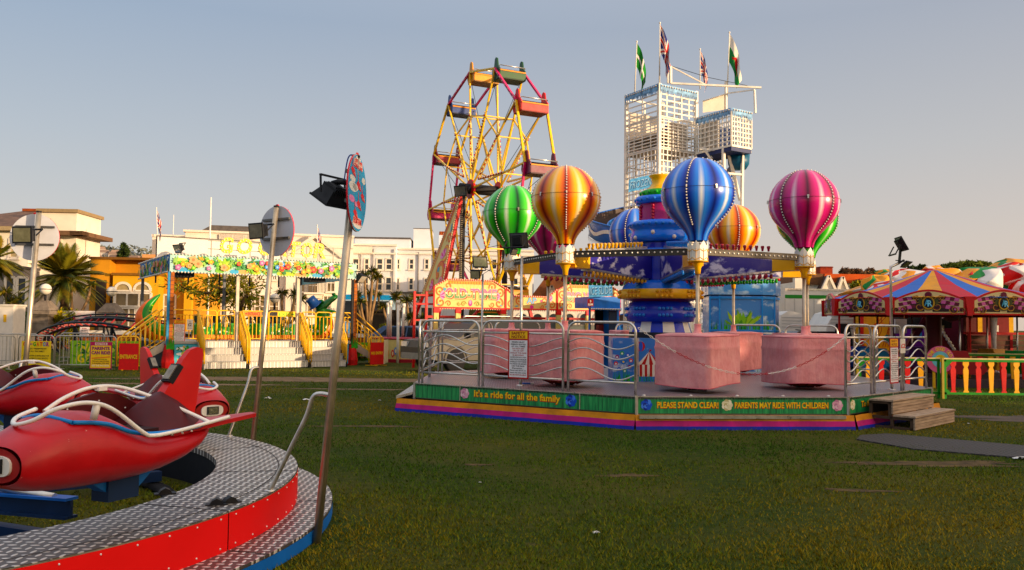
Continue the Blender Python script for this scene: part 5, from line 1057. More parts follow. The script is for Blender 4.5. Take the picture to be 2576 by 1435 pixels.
# right end of the station
P1 = G0 + GU*(GL+1.15)
o, F, L, h = board('banner', 893, 862, 958, 908, 31.9, '#6aa43c', 'green exit banner behind the stairs at the right end of the station', 'banner'); sign_lines(o, F, L, h, [('EXIT', .55, .88, .5, '#ecd820', .04), ('GATOR', .12, .45, .6, '#ecd820', .04)])
barrier(pb(928, 29.9), pb(964, 30.6), 'yellow barrier behind the red no entry board', mt=YELLOW)
o, F, L, h = board('no_entry_board', 931, 862, 965, 918, 29.8, '#b8100f', 'red no entry board right of the coaster station', 'sign', dY=.5); sign_lines(o, F, L, h, [('NO ENTRY', .45, .58, .88, '#e8c41a', .03)])
o, F, L, h = board('hoarding', 966, 856, 976, 916, 30.3, '#e4d8b8', 'narrow cream side panel beside the no entry board', 'panel', dY=1.4)
o, F, L, h = board('leaflet_board', 155, 782, 237, 822, 43.5, '#e6dcd6', 'white board with pink blossoms in front of the yellow building', 'sign'); a = MB()
for k in range(14): a.disc(F, random.uniform(.25, .75)*L, random.uniform(.3, .75)*h, .12, P(random.choice(['#d8a0a8', '#e8c8c4', '#a88a9a'])), .004+k*.0003, 9)
a.build('picture', o)
# ================================================================== BIG WHEEL
AX = V((.9, .436, 0)).normalized(); HX = V((AX.y, -AX.x, 0)); UZ = V((0, 0, 1))
HUB = at(1184, 476, 35.0); RW = 5.15; SEP = 1.3
WY = M('#f4c404', .4, 0, .12, 3, coat=.2, name='wheel_yellow'); WM = M('#c41a66', .4, 0, .15, 3, coat=.2, name='wheel_magenta'); WR = M('#b8141c', .45, 0, .15, 3); CREAMB = M('#dfc588', .45, 0, .06, 3); GOLD = P('#e0962a'); BULBC = M('#e8d8b8', .3, 0, 0)
whl = thing('big_wheel', 'tall yellow and magenta big wheel with painted cream side panels', 'big wheel', (HUB.x, HUB.y, 0))
whl.rotation_euler = (0, 0, 0)
def node(k, s, r=RW): a = R(3+30*k); return HUB + AX*(SEP*s) + HX*(r*cos(a)) + UZ*(r*sin(a))
for s in (0, 1):
    mb = MB()
    for k in range(12):
        a_ = node(k, s); b_ = node(k+1, s); col = WY if k % 2 == 0 else WM
        mb.bar(a_, b_, .085, .085, col, AX)
        n = 16; off = AX*(-.06 if s == 0 else .06)
        for i in range(n): mb.ball(lerp(a_, b_, (i+.5)/n)+off*.7, .03, BULBC if i % 2 else col, 5)
    mb.build('rim', whl, world=True)
    for k in range(12):
        mb = MB(); h0 = HUB + AX*(SEP*s); mb.bar(h0, node(k, s), .065, .065, WY, AX); mb.build('spoke', whl, world=True)
    mb = MB()
    for k in range(12): mb.bar(node(k, s, RW*.62), node(k+1, s, RW*.62), .055, .055, WY, AX)
    mb.build('brace_ring', whl, world=True)
    mb = MB()
    for k in range(6):
        for d in (0, 1):
            p, q = node(2*k+d, s, RW*.66), node(2*k+1, s, RW*.12)
            q = node(2*k+.5, s, RW*.18); mb.bar(p, q, .06, .06, CREAMB, AX); n = 20
            for i in range(n): mb.ball(lerp(p, q, (i+.5)/n) + AX*(-.05 if s == 0 else .05), .045, WR if i % 2 else BULBC, 5)
    mb.build('star', whl, world=True)
mb = MB()
for k in range(12):
    mb.bar(node(k, 0, RW*.62), node(k, 1, RW*.62), .05, .05, WY); mb.bar(node(k, 0, RW*.97), node(k, 1, RW*.97), .05, .05, WY); mb.tube([node(k, 0, RW*.62), node(k+1, 1, RW*.97)], .012, DARK, 5); mb.tube([node(k, 1, RW*.62), node(k-1, 0, RW*.97)], .012, DARK, 5)
mb.build('cross_ties', whl, world=True)
mb = MB(); mb.tube([HUB - AX*.5, HUB + AX*(SEP+.5)], .22, DARK, 14); 
for s in (0, 1): mb.tube([HUB + AX*(SEP*s-.05), HUB + AX*(SEP*s+.05)], .42, WR, 18)
mb.build('hub', whl, world=True)
def foot(s, d, k=1.0): b = HUB + AX*(SEP*s + (-.35 if s == 0 else .35)); return b + (HX*(4.2*d if d < 0 else .95*d) + AX*((-1.3 if d < 1 else -1.75) if s == 0 else 1.3))*k + UZ*(-HUB.z*k)
for s in (0, 1):
    mb = MB(); ap = foot(s, 0, 0)
    for d in (-1, 1):
        mb.bar(ap, foot(s, d), .13, .13, WR, AX); n = 46
        for i in range(n): mb.ball(lerp(ap, foot(s, d), (i+.5)/n*.62+.02) + AX*(-.09 if s == 0 else .09) - HX*(.0), .04, BULBC, 5)
    mb.bar(foot(s, -1, .62), foot(s, 1, .62), .1, .1, WR); mb.bar(foot(s, -1, .98), foot(s, 1, .98), .1, .1, WR); mb.build('a_frame', whl, world=True)
    mb = MB(); base = V((ap.x, ap.y, 0)); mb.bar(base, ap, .34, .1, DARK, AX)
    for c in range(3):
        for i in range(60): mb.ball(base + UZ*(1.9 + i*.088) + HX*(-.11+.11*c) + AX*(-.07 if s == 0 else .07), .034, BULBC, 5)
    mb.build('lamp_post', whl, world=True)
SCR = [P(c) for c in ('#dc7a1e', '#e8a038', '#d84c90', '#f09cc0', '#5a9ab0', '#6a9a30', '#c8501c')]
def scroll_art(name, F, ops, parent, world=True):
    mb = MB(); h = .006
    for o in ops:
        if o[0] == 's': scroll(F, mb, o[1], o[2], o[3]*1.12, SCR[6], h, *o[5:]); scroll(F, mb, o[1], o[2], o[3], SCR[o[4]], h+.002, *o[5:]); scroll(F, mb, o[1], o[2], o[3]*.9, SCR[1], h+.004, *o[5:6], 1, .1, *o[8:9]) if False else None
        elif o[0] == 'd': mb.disc(F, o[1], o[2], o[3], SCR[o[4]], h+.005, 12, ry=o[5] if len(o) > 5 else None)
        elif o[0] == 'l': mb.stroke(o[1], F, o[2], o[3] if not isinstance(o[3], int) else SCR[o[3]], h)
        elif o[0] == 'f':
            for k in range(5): an = R(o[4] + (k-2)*24); mb.disc(F, o[1]+o[3]*.6*cos(an), o[2]+o[3]*.6*sin(an), o[3]*.5, SCR[2 if k % 2 else 3], h+.003+k*.0004, 12, ry=o[3]*.17, rot=an)
        h += .0006
    return mb.build(name, parent, world=world)
# painted triangular panels on the two frames
for s, d in ((0, -1), (1, 1)):
    ap = foot(s, 0, .03); A2 = foot(s, d, .615); B2 = foot(s, 0, .615); out = -AX if s == 0 else AX
    U = (B2-A2) if d < 0 else (A2-B2); O = A2 if d < 0 else B2; Lw = U.length; U.normalize(); Wv = (ap - (B2)); Hh = Wv.length; Wv.normalize(); F = frame(O + out*.05, U, Wv, -AX)
    tri = [(0.05, .05), (Lw-.2, .05), (Lw-.2, Hh*.93)] if d < 0 else [(.2, .05), (Lw-.05, .05), (.2, Hh*.93)]
    mb = MB(); mb.prism(tri, F, -.02, .02, CREAMB); pn = mb.build('side_panel', whl, world=True); F2 = frame(O + out*.05 - AX*.021, U, Wv, -AX); m_ = (lambda u: u) if d < 0 else (lambda u: Lw-u)
    fl = 1 if d < 0 else -1
    ops = [('l', [(m_(.35), .14), (m_(Lw-.26), .14)], .1, 0), ('l', [(m_(.35), .2), (m_(Lw-.3), Hh*.86)], .1, 0), ('s', m_(Lw*.66), Hh*.22, Lw*.28, 0, 200, 1, .34, fl), ('s', m_(Lw*.82), Hh*.13, Lw*.12, 3, 20, 1, .4, -fl), ('s', m_(Lw*.8), Hh*.42, Lw*.15, 1, 240, 1, .36, fl), ('f', m_(Lw*.76), Hh*.36, Lw*.16, 120), ('s', m_(Lw*.86), Hh*.55, Lw*.1, 0, 200, 1, .36, -fl), ('d', m_(Lw*.62), Hh*.25, .12, 4), ('d', m_(Lw*.9), Hh*.28, .09, 2), ('f', m_(Lw*.5), Hh*.08, Lw*.14, 160), ('d', m_(Lw*.88), Hh*.66, .07, 4, .2), ('s', m_(Lw*.42), Hh*.12, Lw*.1, 0, 200, 1, .36, fl)]
    scroll_art('scrollwork', F2, ops, pn)
# gondolas
gcol = [('#c23a6a', 'pink'), ('#8c1838', 'dark red'), ('#1c3a78', 'blue'), ('#d89a14', 'yellow'), ('#1e4a28', 'green'), ('#c8341c', 'orange red'), ('#6a1a3c', 'purple'), ('#2a5a9a', 'blue'), ('#c89a1a', 'yellow'), ('#2a6a34', 'green'), ('#b8341c', 'red'), ('#7a2050', 'purple')]
glab = ['pink gondola at the lower left of the big wheel', 'dark red gondola halfway up the left side of the big wheel', 'blue gondola at the upper left of the big wheel', 'yellow gondola at the very top left of the big wheel', 'dark green gondola at the top right of the big wheel', 'orange red gondola at the upper right of the big wheel', 'purple gondola peeping out above the orange balloon', 'blue gondola of the wheel behind the orange balloon', 'yellow gondola low on the wheel behind the frontage', 'green gondola at the foot of the wheel behind the cream frontage', 'red gondola at the bottom of the wheel behind the cream frontage', 'purple gondola at the lower left, just above the cream frontage']
order = [6, 5, 4, 3, 2, 1, 0, 11, 10, 9, 8, 7]      # node index -> colour entry
def gondola(pos, col, label):
    m = M(col, .4, 0, .15, 4, coat=.2); dk = M(tuple(max(0, int(col[i:i+2], 16)/255*.62) for i in (1, 3, 5)), .5, 0, .15, 4)
    g = thing('gondola', label, 'gondola', pos, math.atan2(AX.y, AX.x), 'gondolas of the big wheel'); L = SEP-.16; S0 = .08
    FY_ = lambda x: frame((x, 0, 0), (0, 1, 0), (0, 0, 1), (1, 0, 0))
    for x in (S0, SEP-S0):
        mb = MB(); pts = [(-.34, -.42), (.3, -.46), (.42, -.2), (.36, .02), (.2, .12), (.14, .42), (.04, .48), (-.08, .42), (-.16, .1), (-.34, -.06)]; mb.prism(pts, FY_(x), -.025, .025, m); mb.build('side_panel', g)
    mb = MB(); mb.box((S0, -.36, -.46), (SEP-S0, .36, -.41), dk); mb.box((S0, -.36, -.41), (SEP-S0, -.31, -.14), m); mb.box((S0, -.1, -.26), (SEP-S0, .34, -.2), dk); mb.prism([(.30, -.22), (.34, -.22), (.43, .03), (.39, .03)], FY_(S0), 0, L, m)
    mb.bar((S0, -.36, -.13), (SEP-S0, -.36, -.13), .05, .05, GOLD)
    for k in range(0): mb.box((S0+.05+k*L/6, -.375, -.4), (S0+.07+k*L/6, -.36, -.16), dk); mb.box((S0+k*L/6+.06, -.35, -.5), (S0+(k+1)*L/6-.04, .3, -.46), DARK)
    mb.build('bench', g); mb = MB(); mb.tube([(S0, -.32, .08), (SEP-S0, -.32, .08)], .022, STEEL, 7); mb.tube([(S0, -.32, .08), (S0, .1, .0)], .018, STEEL, 6); mb.tube([(SEP-S0, -.32, .08), (SEP-S0, .1, .0)], .018, STEEL, 6); mb.build('lap_bar', g)
    mb = MB(); mb.tube([(0, 0, 0), (SEP, 0, 0)], .045, DARK, 8); mb.build('pivot', g); return g
for k in range(12): c = order[k]; gondola(node(k, 0), gcol[c][0], glab[c])
# floodlight on the axle
floodlight('floodlight', 'black floodlight on the axle of the big wheel', at(1163, 480, 34.2), R(-120), R(15), .55, None)
# -------------------------------------------------------------- frontage
FA = V(((1092-1288)/2070*33, 33, 0)); fz0, fz1 = 2.22, 3.36
frt = thing('frontage', 'cream and red painted frontage in fairground lettering before the big wheel', 'fairground frontage', FA, math.atan2(AX.y, AX.x))
FK = .89; frt.location = (FA.x*FK, FA.y*FK, EYE*(1-FK)); frt.scale = (FK, FK, FK)
FF = frame((0, 0, 0), (1, 0, 0), (0, 0, 1), (0, -1, 0)); W1, W2 = 3.17, 2.48
m, nt, b = new_mat('two_tone_letters'); t = NT(nt); sp = t.n('SeparateXYZ'); t.l(t.n('TexCoord').outputs['Object'], sp.inputs[0]); zz = t.m('SUBTRACT', sp.outputs[2], 2.4)
r_ = t.ramp(zz, [(.0, lin('#3f8a34')), (.36, lin('#2f7a2c')), (.41, lin('#f4e6c0')), (.46, lin('#c8186e')), (.75, lin('#e060a0'))]); t.l(r_, b.inputs['Base Color']); b.inputs['Roughness'].default_value = .45; TT = m
def front_panel(x0, w, tall, words):
    mb = MB(); o = .32; top = fz1 if tall else 2.86; mid = 2.92
    out = [(x0, fz0), (x0+w, fz0), (x0+w, mid if tall else top-.0), (x0+w-.75, top), (x0+.75, top), (x0, mid)] if tall else [(x0, fz0), (x0+w, fz0), (x0+w, mid+.18), (x0+w-.42, top-.1), (x0+.42, top-.1), (x0, mid+.18)]
    if tall: out = [(x0, fz0), (x0+w, fz0), (x0+w, fz1-.3), (x0+w-.55, fz1), (x0+.55, fz1), (x0, fz1-.3)] if words != 'L' else out
    mb.prism(out, FF, -.06, 0, CREAMB); pn = mb.build('front_panel', frt); mb = MB(); n = len(out)
    for i in range(n): a_, b_ = out[i], out[(i+1) % n]; mb.bar(FF(*a_, .01), FF(*b_, .01), .06, .06, P('#d8301a'), (0, 1, 0))
    mb.build('rim', pn); mb = MB()
    for i in range(2, n-1):
        a_, b_ = out[i], out[i+1]; q = max(2, int(math.hypot(b_[0]-a_[0], b_[1]-a_[1])/.095))
        for j in range(q): mb.ball(FF(a_[0]+(b_[0]-a_[0])*(j+.5)/q, a_[1]+(b_[1]-a_[1])*(j+.5)/q, .05), .033, BULBC, 5)
    q = int(w/.105)
    for j in range(q): mb.ball(FF(x0+w*(j+.5)/q, fz0-.05, .0), .035, BULBC, 5)
    mb.build('bulbs', pn)['kind'] = 'stuff'
    h = .004; mb = MB(); rc = P('#c8b078')
    cx_ = x0+w/2
    for k in range(15):
        an = R(12+11.2*k); r1 = .3; r2 = .95/max(.4, sin(an)) if tall else .5; r2 = min(r2, w*.40/max(.15, abs(cos(an)))); mb.stroke([(cx_+r1*cos(an), fz0+.18+r1*.5*sin(an)), (cx_+r2*cos(an), fz0+.18+min(r2*sin(an), .86 if tall else .3))], FF, .012, rc, .003)
    ops = []
    for sg, ex in ((1, x0), (-1, x0+w)):
        e = lambda d: ex + sg*d
        if tall: ops += [('s', e(.3), fz0+.22, .2, 0, 90, 1, .36, sg), ('s', e(.62), fz0+.16, .12, 0, 180, 1, .36, -sg), ('f', e(.24), fz0+.5, .24, 0 if sg > 0 else 180), ('s', e(.26), fz0+.68, .18, 0, 270, 1, .36, -sg), ('s', e(.58), fz0+.88, .17, 0, 200, 1, .36, sg), ('d', e(.45), fz0+.74, .07, 4), ('d', e(.2), fz0+.12, .06, 4, .03)]
        else: ops += [('s', e(.25), fz0+.2, .15, 0, 90, 1, .36, sg), ('f', e(.2), fz0+.5, .2, 0 if sg > 0 else 180), ('s', e(.62), fz0+.36, .15, 0, 270, 1, .36, -sg), ('s', e(.72), fz0+.12, .1, 0, 180, 1, .36, -sg), ('d', e(.5), fz0+.12, .08, 4, .03)]
    ops += [('d', cx_, fz0+.2 if tall else fz0+.1, .085, 2, .13 if tall else .09), ('d', cx_-.01, fz0+.24 if tall else fz0+.12, .05, 3, .08), ('s', cx_-.3, fz0+.16, .11, 5, 0, 1, .36, 1), ('s', cx_+.3, fz0+.16, .11, 5, 180, 1, .36, -1), ('s', cx_-.52, fz0+.17, .08, 5, 0, 1, .3, -1), ('s', cx_+.52, fz0+.17, .08, 5, 180, 1, .3, 1)] if tall else [('d', cx_, fz0+.1, .09, 2, .08)]
    if tall: ops += [('l', [(x0+.62, fz1-.11), (x0+w-.62, fz1-.11)], .11, 0)] + [('d', x0+.7+k*.12, fz1-.12, .045, 1) for k in range(int((w-1.3)/.12))]
    mb.build('rays', pn); scroll_art('scrollwork', FF, ops, pn, False)
    mb = MB()
    if tall:
        a_, b_ = x0+.47, x0+w-.40; mb.text(words, FF, a_+.04, b_+.04, fz0+.34, fz0+.77, SCR[6], .016, .065, space=1.05); mb.text(words, FF, a_, b_, fz0+.37, fz0+.82, P('#f6e8c0'), .018, .06, space=1.05); mb.text(words, FF, a_+.01, b_-.01, fz0+.385, fz0+.805, TT, .021, .035, space=1.05)
    else:
        mb.text('AP', FF, cx_-.23, cx_+.25, fz0+.22, fz0+.48, SCR[0], .016, .04); mb.text('AP', FF, cx_-.25, cx_+.23, fz0+.24, fz0+.5, P('#6fa8d0'), .019, .03)
        for sg in (-1, 1): mb.text('*', FF, cx_+sg*.46-.06, cx_+sg*.46+.06, fz0+.3, fz0+.42, SCR[2], .019, .02)
    mb.build('lettering', pn)
front_panel(0, W1, True, 'OLD-TYME'); front_panel(W1+.02, W2-.04, False, 'AP'); front_panel(W1+W2, 3.2, True, 'BIG WHEEL')
for x in (.1, 1.05, 3.08, 5.72, 7.2, 8.7):
    mb = MB(); mb.box((x-.1, -.05, -.2), (x+.1, .08, 2.0), CREAMB); mb.box((x-.11, -.06, 2.0), (x+.11, .09, 2.2), P('#d8301a'))
    for k in range(4): mb.prism([(x-.03, .3+k*.45), (x+.03, .3+k*.45), (x, .5+k*.45)], FF, .051, .055, SCR[[0, 5, 2, 0][k]])
    mb.build('post', frt)
mb = MB()
for x in (-.75, -.25): mb.bar((x, .2, -.2), (x, .2, 2.85), .09, .09, WR, (0, 1, 0))
for z in (.9, 1.7, 2.35, 2.7): mb.bar((-.78, .2, z), (.1, .2, z), .07, .07, WR)
mb.bar((0, .9, 1.85), (8.6, .9, 1.85), .1, .1, WR); mb.bar((.3, .9, .1), (2.4, .9, 2.2), .1, .1, WR); mb.bar((4.9, .9, .1), (3.2, .9, 2.2), .1, .1, WR); mb.build('side_frame', frt)
mb = MB(); mb.box((5.8, .1, .5), (8.6, .16, 1.55), M('#c8ccbc', .35, .2, .1, 2)); mb.box((5.8, .08, 1.55), (8.6, .2, 1.6), STEEL); mb.box((5.8, .06, 0), (8.6, .15, .5), P('#c8301c')); mb.box((5.8, .07, -.2), (8.6, .14, 0), DARK); mb.build('pay_window', frt)
sgn = thing('price_board', 'small dark red board with a price on a thin pole near the blue slide booth', 'sign', (at(1485, 800, 27).x, 27, 0)); mb = MB(); mb.tube([(0, 0, 0), (0, 0, hgt(1485, 753, 27))], .02, DARK, 6); mb.build('post', sgn)
zq = hgt(1485, 771, 27); mb = MB(); mb.box((-.1, -.03, zq), (.1, -.01, zq+.24), P('#7a1420')); pnl = mb.build('panel', sgn); mb = MB(); Fq = frame((-.1, -.031, zq), (1, 0, 0), (0, 0, 1)); mb.text('3', Fq, .08, .12, .13, .2, WHITE, .004, .03); mb.build('lettering', pnl); mb = MB(); mb.text('SLIDES', Fq, .02, .18, .03, .09, WHITE, .004, .03); mb.build('lettering', pnl)
# ================================================================== LATTICE SLIDE TOWER
TWW = M('#ece6dc', .5, 0, .12, 3, name='tower_white'); TSHEET = M('#cfc6bb', .7, 0, .1, 2); ICE = M('#86aede', .5, 0, .4, 5, name='ice_blue'); SLB = M('#2a72c4', .35, 0, .15, 3, coat=.2, name='slide_blue')
TC = V(((1657-1288)/2070*33, 33, 0)); TA = math.atan2(.53, .85); TS = 2.05
tow = thing('slide_tower', 'tall white lattice slide tower with blue icicle trim rising behind the balloons', 'slide tower', TC, TA)
def lattice(name, x0, y0, x1, y1, z0, z1, nx, nz, bw=.062, parent=tow, edge=.08, m=TWW, skipv=1):
    mb = MB(); p, q = V((x0, y0, 0)), V((x1, y1, 0)); d = (q-p).normalized(); n = V((d.y, -d.x, 0))
    for i in range(nx+1): a_ = lerp(p, q, i/nx); w_ = edge if i in (0, nx) else bw; mb.bar(a_+UZ*z0, a_+UZ*z1, w_, w_*.5, m, n)
    for k in range(nz+1): z = z0+(z1-z0)*k/nz; w_ = edge if k in (0, nz) else bw; mb.bar(p+UZ*z + n*.012, q+UZ*z + n*.012, .02, w_, m)
    return mb.build(name, parent)
zz = lambda y: 1.58 + (820-y)*33/2070
ZT, Z3, Z2, Z1_, Z0_ = zz(212), zz(288), zz(367), zz(500), 0.0
for (x0, y0, x1, y1, side) in ((0, 0, TS, 0, 'f'), (0, TS, 0, 0, 'l'), (TS, 0, TS, TS, 'r'), (TS, TS, 0, TS, 'b')):
    k_ = 1 if side in 'fl' else 2
    lattice('lattice_panel', x0, y0, x1, y1, .05, 2.9, 9//k_, 13//k_, .052); lattice('lattice_panel', x0, y0, x1, y1, 2.92, 5.85, 9//k_, 13//k_, .052); lattice('lattice_panel', x0, y0, x1, y1, 5.87, Z2-.02, 9//k_, 12//k_, .052)
    lattice('lattice_panel', x0, y0, x1, y1, Z2+.02, Z3-.02, 8 if side == 'f' else 4, 9//k_, .042); lattice('lattice_panel', x0, y0, x1, y1, Z3+.02, ZT-.02, 5 if side == 'f' else 2, 5//k_, .06)
for x, y in ((0, 0), (TS, 0), (0, TS), (TS, TS)): mb = MB(); mb.bar((x, y, 0), (x, y, ZT+.15), .13, .13, TWW, (0, 1, 0)); mb.build('corner_post', tow)
mb = MB()
for z in (Z2, Z3-.6): mb.box((.06, .06, z-.05), (TS-.06, TS-.06, z), M('#b8aea2', .7, 0, .1))
mb.build('floor', tow)
mb = MB(); mb.box((.5, .06, Z2+.06), (1.55, .08, Z3-.1), TSHEET); mb.box((.1, TS-.1, Z2+.1), (TS-.1, TS-.07, ZT-.6), TSHEET); mb.box((.85, .5, Z2), (1.05, .75, Z2+1.1), P('#23407a')); mb.build('sheet', tow)
def icicle(name, p, q, z, h, parent, seed=0):
    rnd = random.Random(seed); p, q = V(p), V(q); L = (q-p).length; U = (q-p).normalized(); F = frame((p.x, p.y, z), U, (0, 0, 1), V((U.y, -U.x, 0))); mb = MB(); pts = [(0, 0), (0, h*.1)]
    x = 0; low = []
    while x < L:
        w_ = rnd.uniform(.03, .09); low += [(x, h*.0), (min(L, x+w_*.5), -h*rnd.uniform(.3, 1.2))]; x += w_
    low.append((L, 0)); n = len(low); top = [(a, h) for a, _ in low]; 
    mb.add([F(a, b_, .0) for a, b_ in low] + [F(a, b_, .0) for a, b_ in top], [(i, i+1, n+i+1, n+i) for i in range(n-1)], ICE); mb.add([F(a, b_, -.02) for a, b_ in low] + [F(a, b_, -.02) for a, b_ in top], [(n+i, n+i+1, i+1, i) for i in range(n-1)], ICE)
    k = int(L/.13)
    for i in range(k): mb.ball(F(L*(i+.5)/k, h*.62, .02), .04, BULB_W, 6)
    return mb.build(name, parent)
icicle('icicle_trim', (0, -.09, 0), (TS, -.09, 0), ZT-.08, .2, tow, 1); icicle('icicle_trim', (-.09, TS, 0), (-.09, 0, 0), ZT-.08, .2, tow, 2)
# pod
PX, PY = 1.9, 1.0
pc = V((8.6, 32.2, 0)) - TC; I2 = Matrix.Rotation(-TA, 3, 'Z'); pcl = I2 @ pc; px0, py0 = pcl.x, pcl.y; pz0, pz1 = 8.74, 10.1
lattice('pod_panel', px0, py0, px0+1.13, py0, pz0, pz1, 7, 7, .05); lattice('pod_panel', px0, py0+1.9, px0, py0, pz0, pz1, 8, 7, .05); lattice('pod_panel', px0+1.13, py0, px0+1.13, py0+1.9, pz0, pz1, 8, 7, .05)
mb = MB(); mb.box((px0, py0, pz0-.2), (px0+1.13, py0+1.9, pz0-.02), M('#1c2c5c', .5, 0, .1)); mb.build('pod_floor', tow)
mb = MB(); mb.box((px0+.06, py0+.7, pz0+.05), (px0+.08, py0+1.85, pz1-.2), TSHEET); mb.box((px0+.4, py0+1.0, pz0), (px0+1.0, py0+1.5, pz0+1.0), P('#1f3a6c')); mb.build('sheet', tow)
icicle('icicle_trim', (px0, py0-.06, 0), (px0+1.13, py0-.06, 0), pz1-.06, .19, tow, 3); icicle('icicle_trim', (px0-.06, py0+1.9, 0), (px0-.06, py0, 0), pz1-.06, .19, tow, 4)
lw = lambda u, v, Y: I2 @ (at(u, v, Y) - TC)
a_, b_ = lw(1766, 400, 34.0), lw(1822, 400, 34.4); lattice('lattice_panel', a_.x, a_.y, b_.x, b_.y, 5.9, 8.7, 5, 11, .06)
mb = MB(); mb.add([lw(1768, 284, 34.2), lw(1826, 276, 34.6), lw(1826, 238, 34.6), lw(1768, 256, 34.2)], [(0, 1, 2, 3)], TSHEET); mb.tube([lw(1768, 255, 34.15), lw(1826, 237, 34.55)], .03, TWW, 6); mb.build('sheet', tow)
mb = MB()
def tb(p, q, w_=.08): mb.bar(p, q, w_, w_, TWW, (0, 1, 0) if abs((q-p).z) > abs((q-p).x) else (0, 0, 1))
tb(lw(1898, 228, 32.8), lw(1900, 285, 32.8), .07); tb(lw(1832, 235, 34.5), lw(1898, 226, 32.8), .05); tb(lw(1688, 210, 34), lw(1915, 221, 34), .075); tb(lw(1687, 167, 34), lw(1687, 210, 34), .09); tb(lw(1680, 167, 34), lw(1680, 210, 34), .06); tb(lw(1690, 169, 34), lw(1778, 215, 34), .05); tb(lw(1826, 205, 34.6), lw(1826, 290, 34.6), .09)
mb.tube([lw(1690, 167, 34), lw(1780, 195, 34.2), lw(1880, 216, 34.4)], .012, DARK, 5); mb.build('rigging', tow)
mb = MB(); tb(lw(1820, 372, 32.6), lw(1822, 520, 32.6), .11); tb(lw(1868, 389, 33.0), lw(1866, 505, 33), .1); tb(lw(1834, 390, 33.2), lw(1862, 505, 33.2), .1); tb(lw(1770, 372, 33.4), lw(1790, 400, 33.2), .1); tb(lw(1760, 375, 33), lw(1890, 384, 33), .08); tb(lw(1822, 436, 32.7), lw(1868, 440, 33), .08)
for u in (1822, 1866): tb(lw(u, 500, 32.8), V((lw(u, 500, 32.8).x, lw(u, 500, 32.8).y, 0)), .1)
mb.build('support_legs', tow)
Fp = frame(lw(1780, 285, 34.2), (1, 0, 0), (0, 0, 1)); Fp = frame(lw(1858, 283, 33.9), (1, 0, 0), (0, 0, 1)); mb = MB(); mb.prism([(0, 0), (.65, .05), (.65, .33), (0, .25)], frame(lw(1857, 340, 33.9) + UZ*.7, (1, 0, 0), (0, 0, 1)), 0, .02, P('#4f9ab8')); mb.build('poster', tow)
# spiral chute
ctr = V((TS/2, TS/2, 0)); mb = MB(); N = 110; rows = []; a_s, a_e, zs_, ze_ = R(-15-math.degrees(TA)), R(505-math.degrees(TA)), 7.9, .9
SL_IN = M('#4a3a34', .5, 0, .2, 3); inn, out_ = [], []
prof_i = [(2.25, .45), (2.28, .05), (2.45, -.05), (2.75, -.05), (2.92, .1), (2.98, .75)]; prof_o = [(3.02, .76), (3.0, .05), (2.75, -.12), (2.42, -.12), (2.22, .0), (2.21, .46)]
for i in range(N+1):
    f = i/N; a_ = a_s + (a_e-a_s)*f; z = zs_ + (ze_-zs_)*f
    inn.append([ctr + V((r*cos(a_), r*sin(a_), z+h)) for r, h in prof_i]); out_.append([ctr + V((r*cos(a_), r*sin(a_), z+h)) for r, h in prof_o])
for rows, m_ in ((inn, SL_IN), (out_, SLB)):
    k = len(rows[0]); mb.add([p for r in rows for p in r], [(i*k+j, i*k+j+1, (i+1)*k+j+1, (i+1)*k+j) for i in range(N) for j in range(k-1)], m_, True)
mb.tube([r[0] for r in out_], .04, SLB, 6); mb.tube([r[-1] for r in out_], .04, SLB, 6); mb.build('spiral_chute', tow)
mb = MB(); rnd = random.Random(3)
for i in range(0, N, 1):
    for s_ in range(3):
        f = (i+s_/3)/N; a_ = a_s+(a_e-a_s)*f; z = zs_+(ze_-zs_)*f; p = ctr + V((3.03*cos(a_), 3.03*sin(a_), z+.02)); tt = V((-sin(a_), cos(a_), 0)); mb.add([p-tt*.035, p+tt*.035, p-UZ*rnd.uniform(.12, .32)], [(0, 1, 2)], P('#c8d4dc'))
for i in range(N):
    fa_, fb_ = i/N, (i+1)/N
    q = []
    for f, k in ((fa_, i), (fb_, i+1)):
        a_ = a_s+(a_e-a_s)*f; z = zs_+(ze_-zs_)*f; w_ = .12*sin(k*.8); q.append([ctr + V((3.035*cos(a_), 3.035*sin(a_), z+.32+w_)), ctr + V((3.035*cos(a_), 3.035*sin(a_), z+.47+w_))])
    mb.quad(q[0][0], q[1][0], q[1][1], q[0][1], WHITE)
mb.build('ice_trim', tow)
mb = MB()
for k in range(5): a_ = a_s + (a_e-a_s)*(.12+.18*k); z = zs_+(ze_-zs_)*(.12+.18*k); p = ctr + V((2.6*cos(a_), 2.6*sin(a_), 0)); mb.bar(p, p+UZ*(z-.1), .09, .09, TWW, (0, 1, 0)); mb.bar(p+UZ*(z-.15), ctr + V((1.2*cos(a_), 1.2*sin(a_), z-.15)), .07, .07, TWW)
mb.build('chute_legs', tow)
mb = MB(); p = lw(1835, 392, 32.9); mb.lathe([(.0, -.62), (.3, -.6), (.42, -.4), (.45, 0), (.40, 0), (.35, -.4), (.0, -.5)], M('#2a5a78', .4), 18, X=Matrix.Translation(lw(1858, 390, 33.4))); mb.build('chute_mouth', tow)
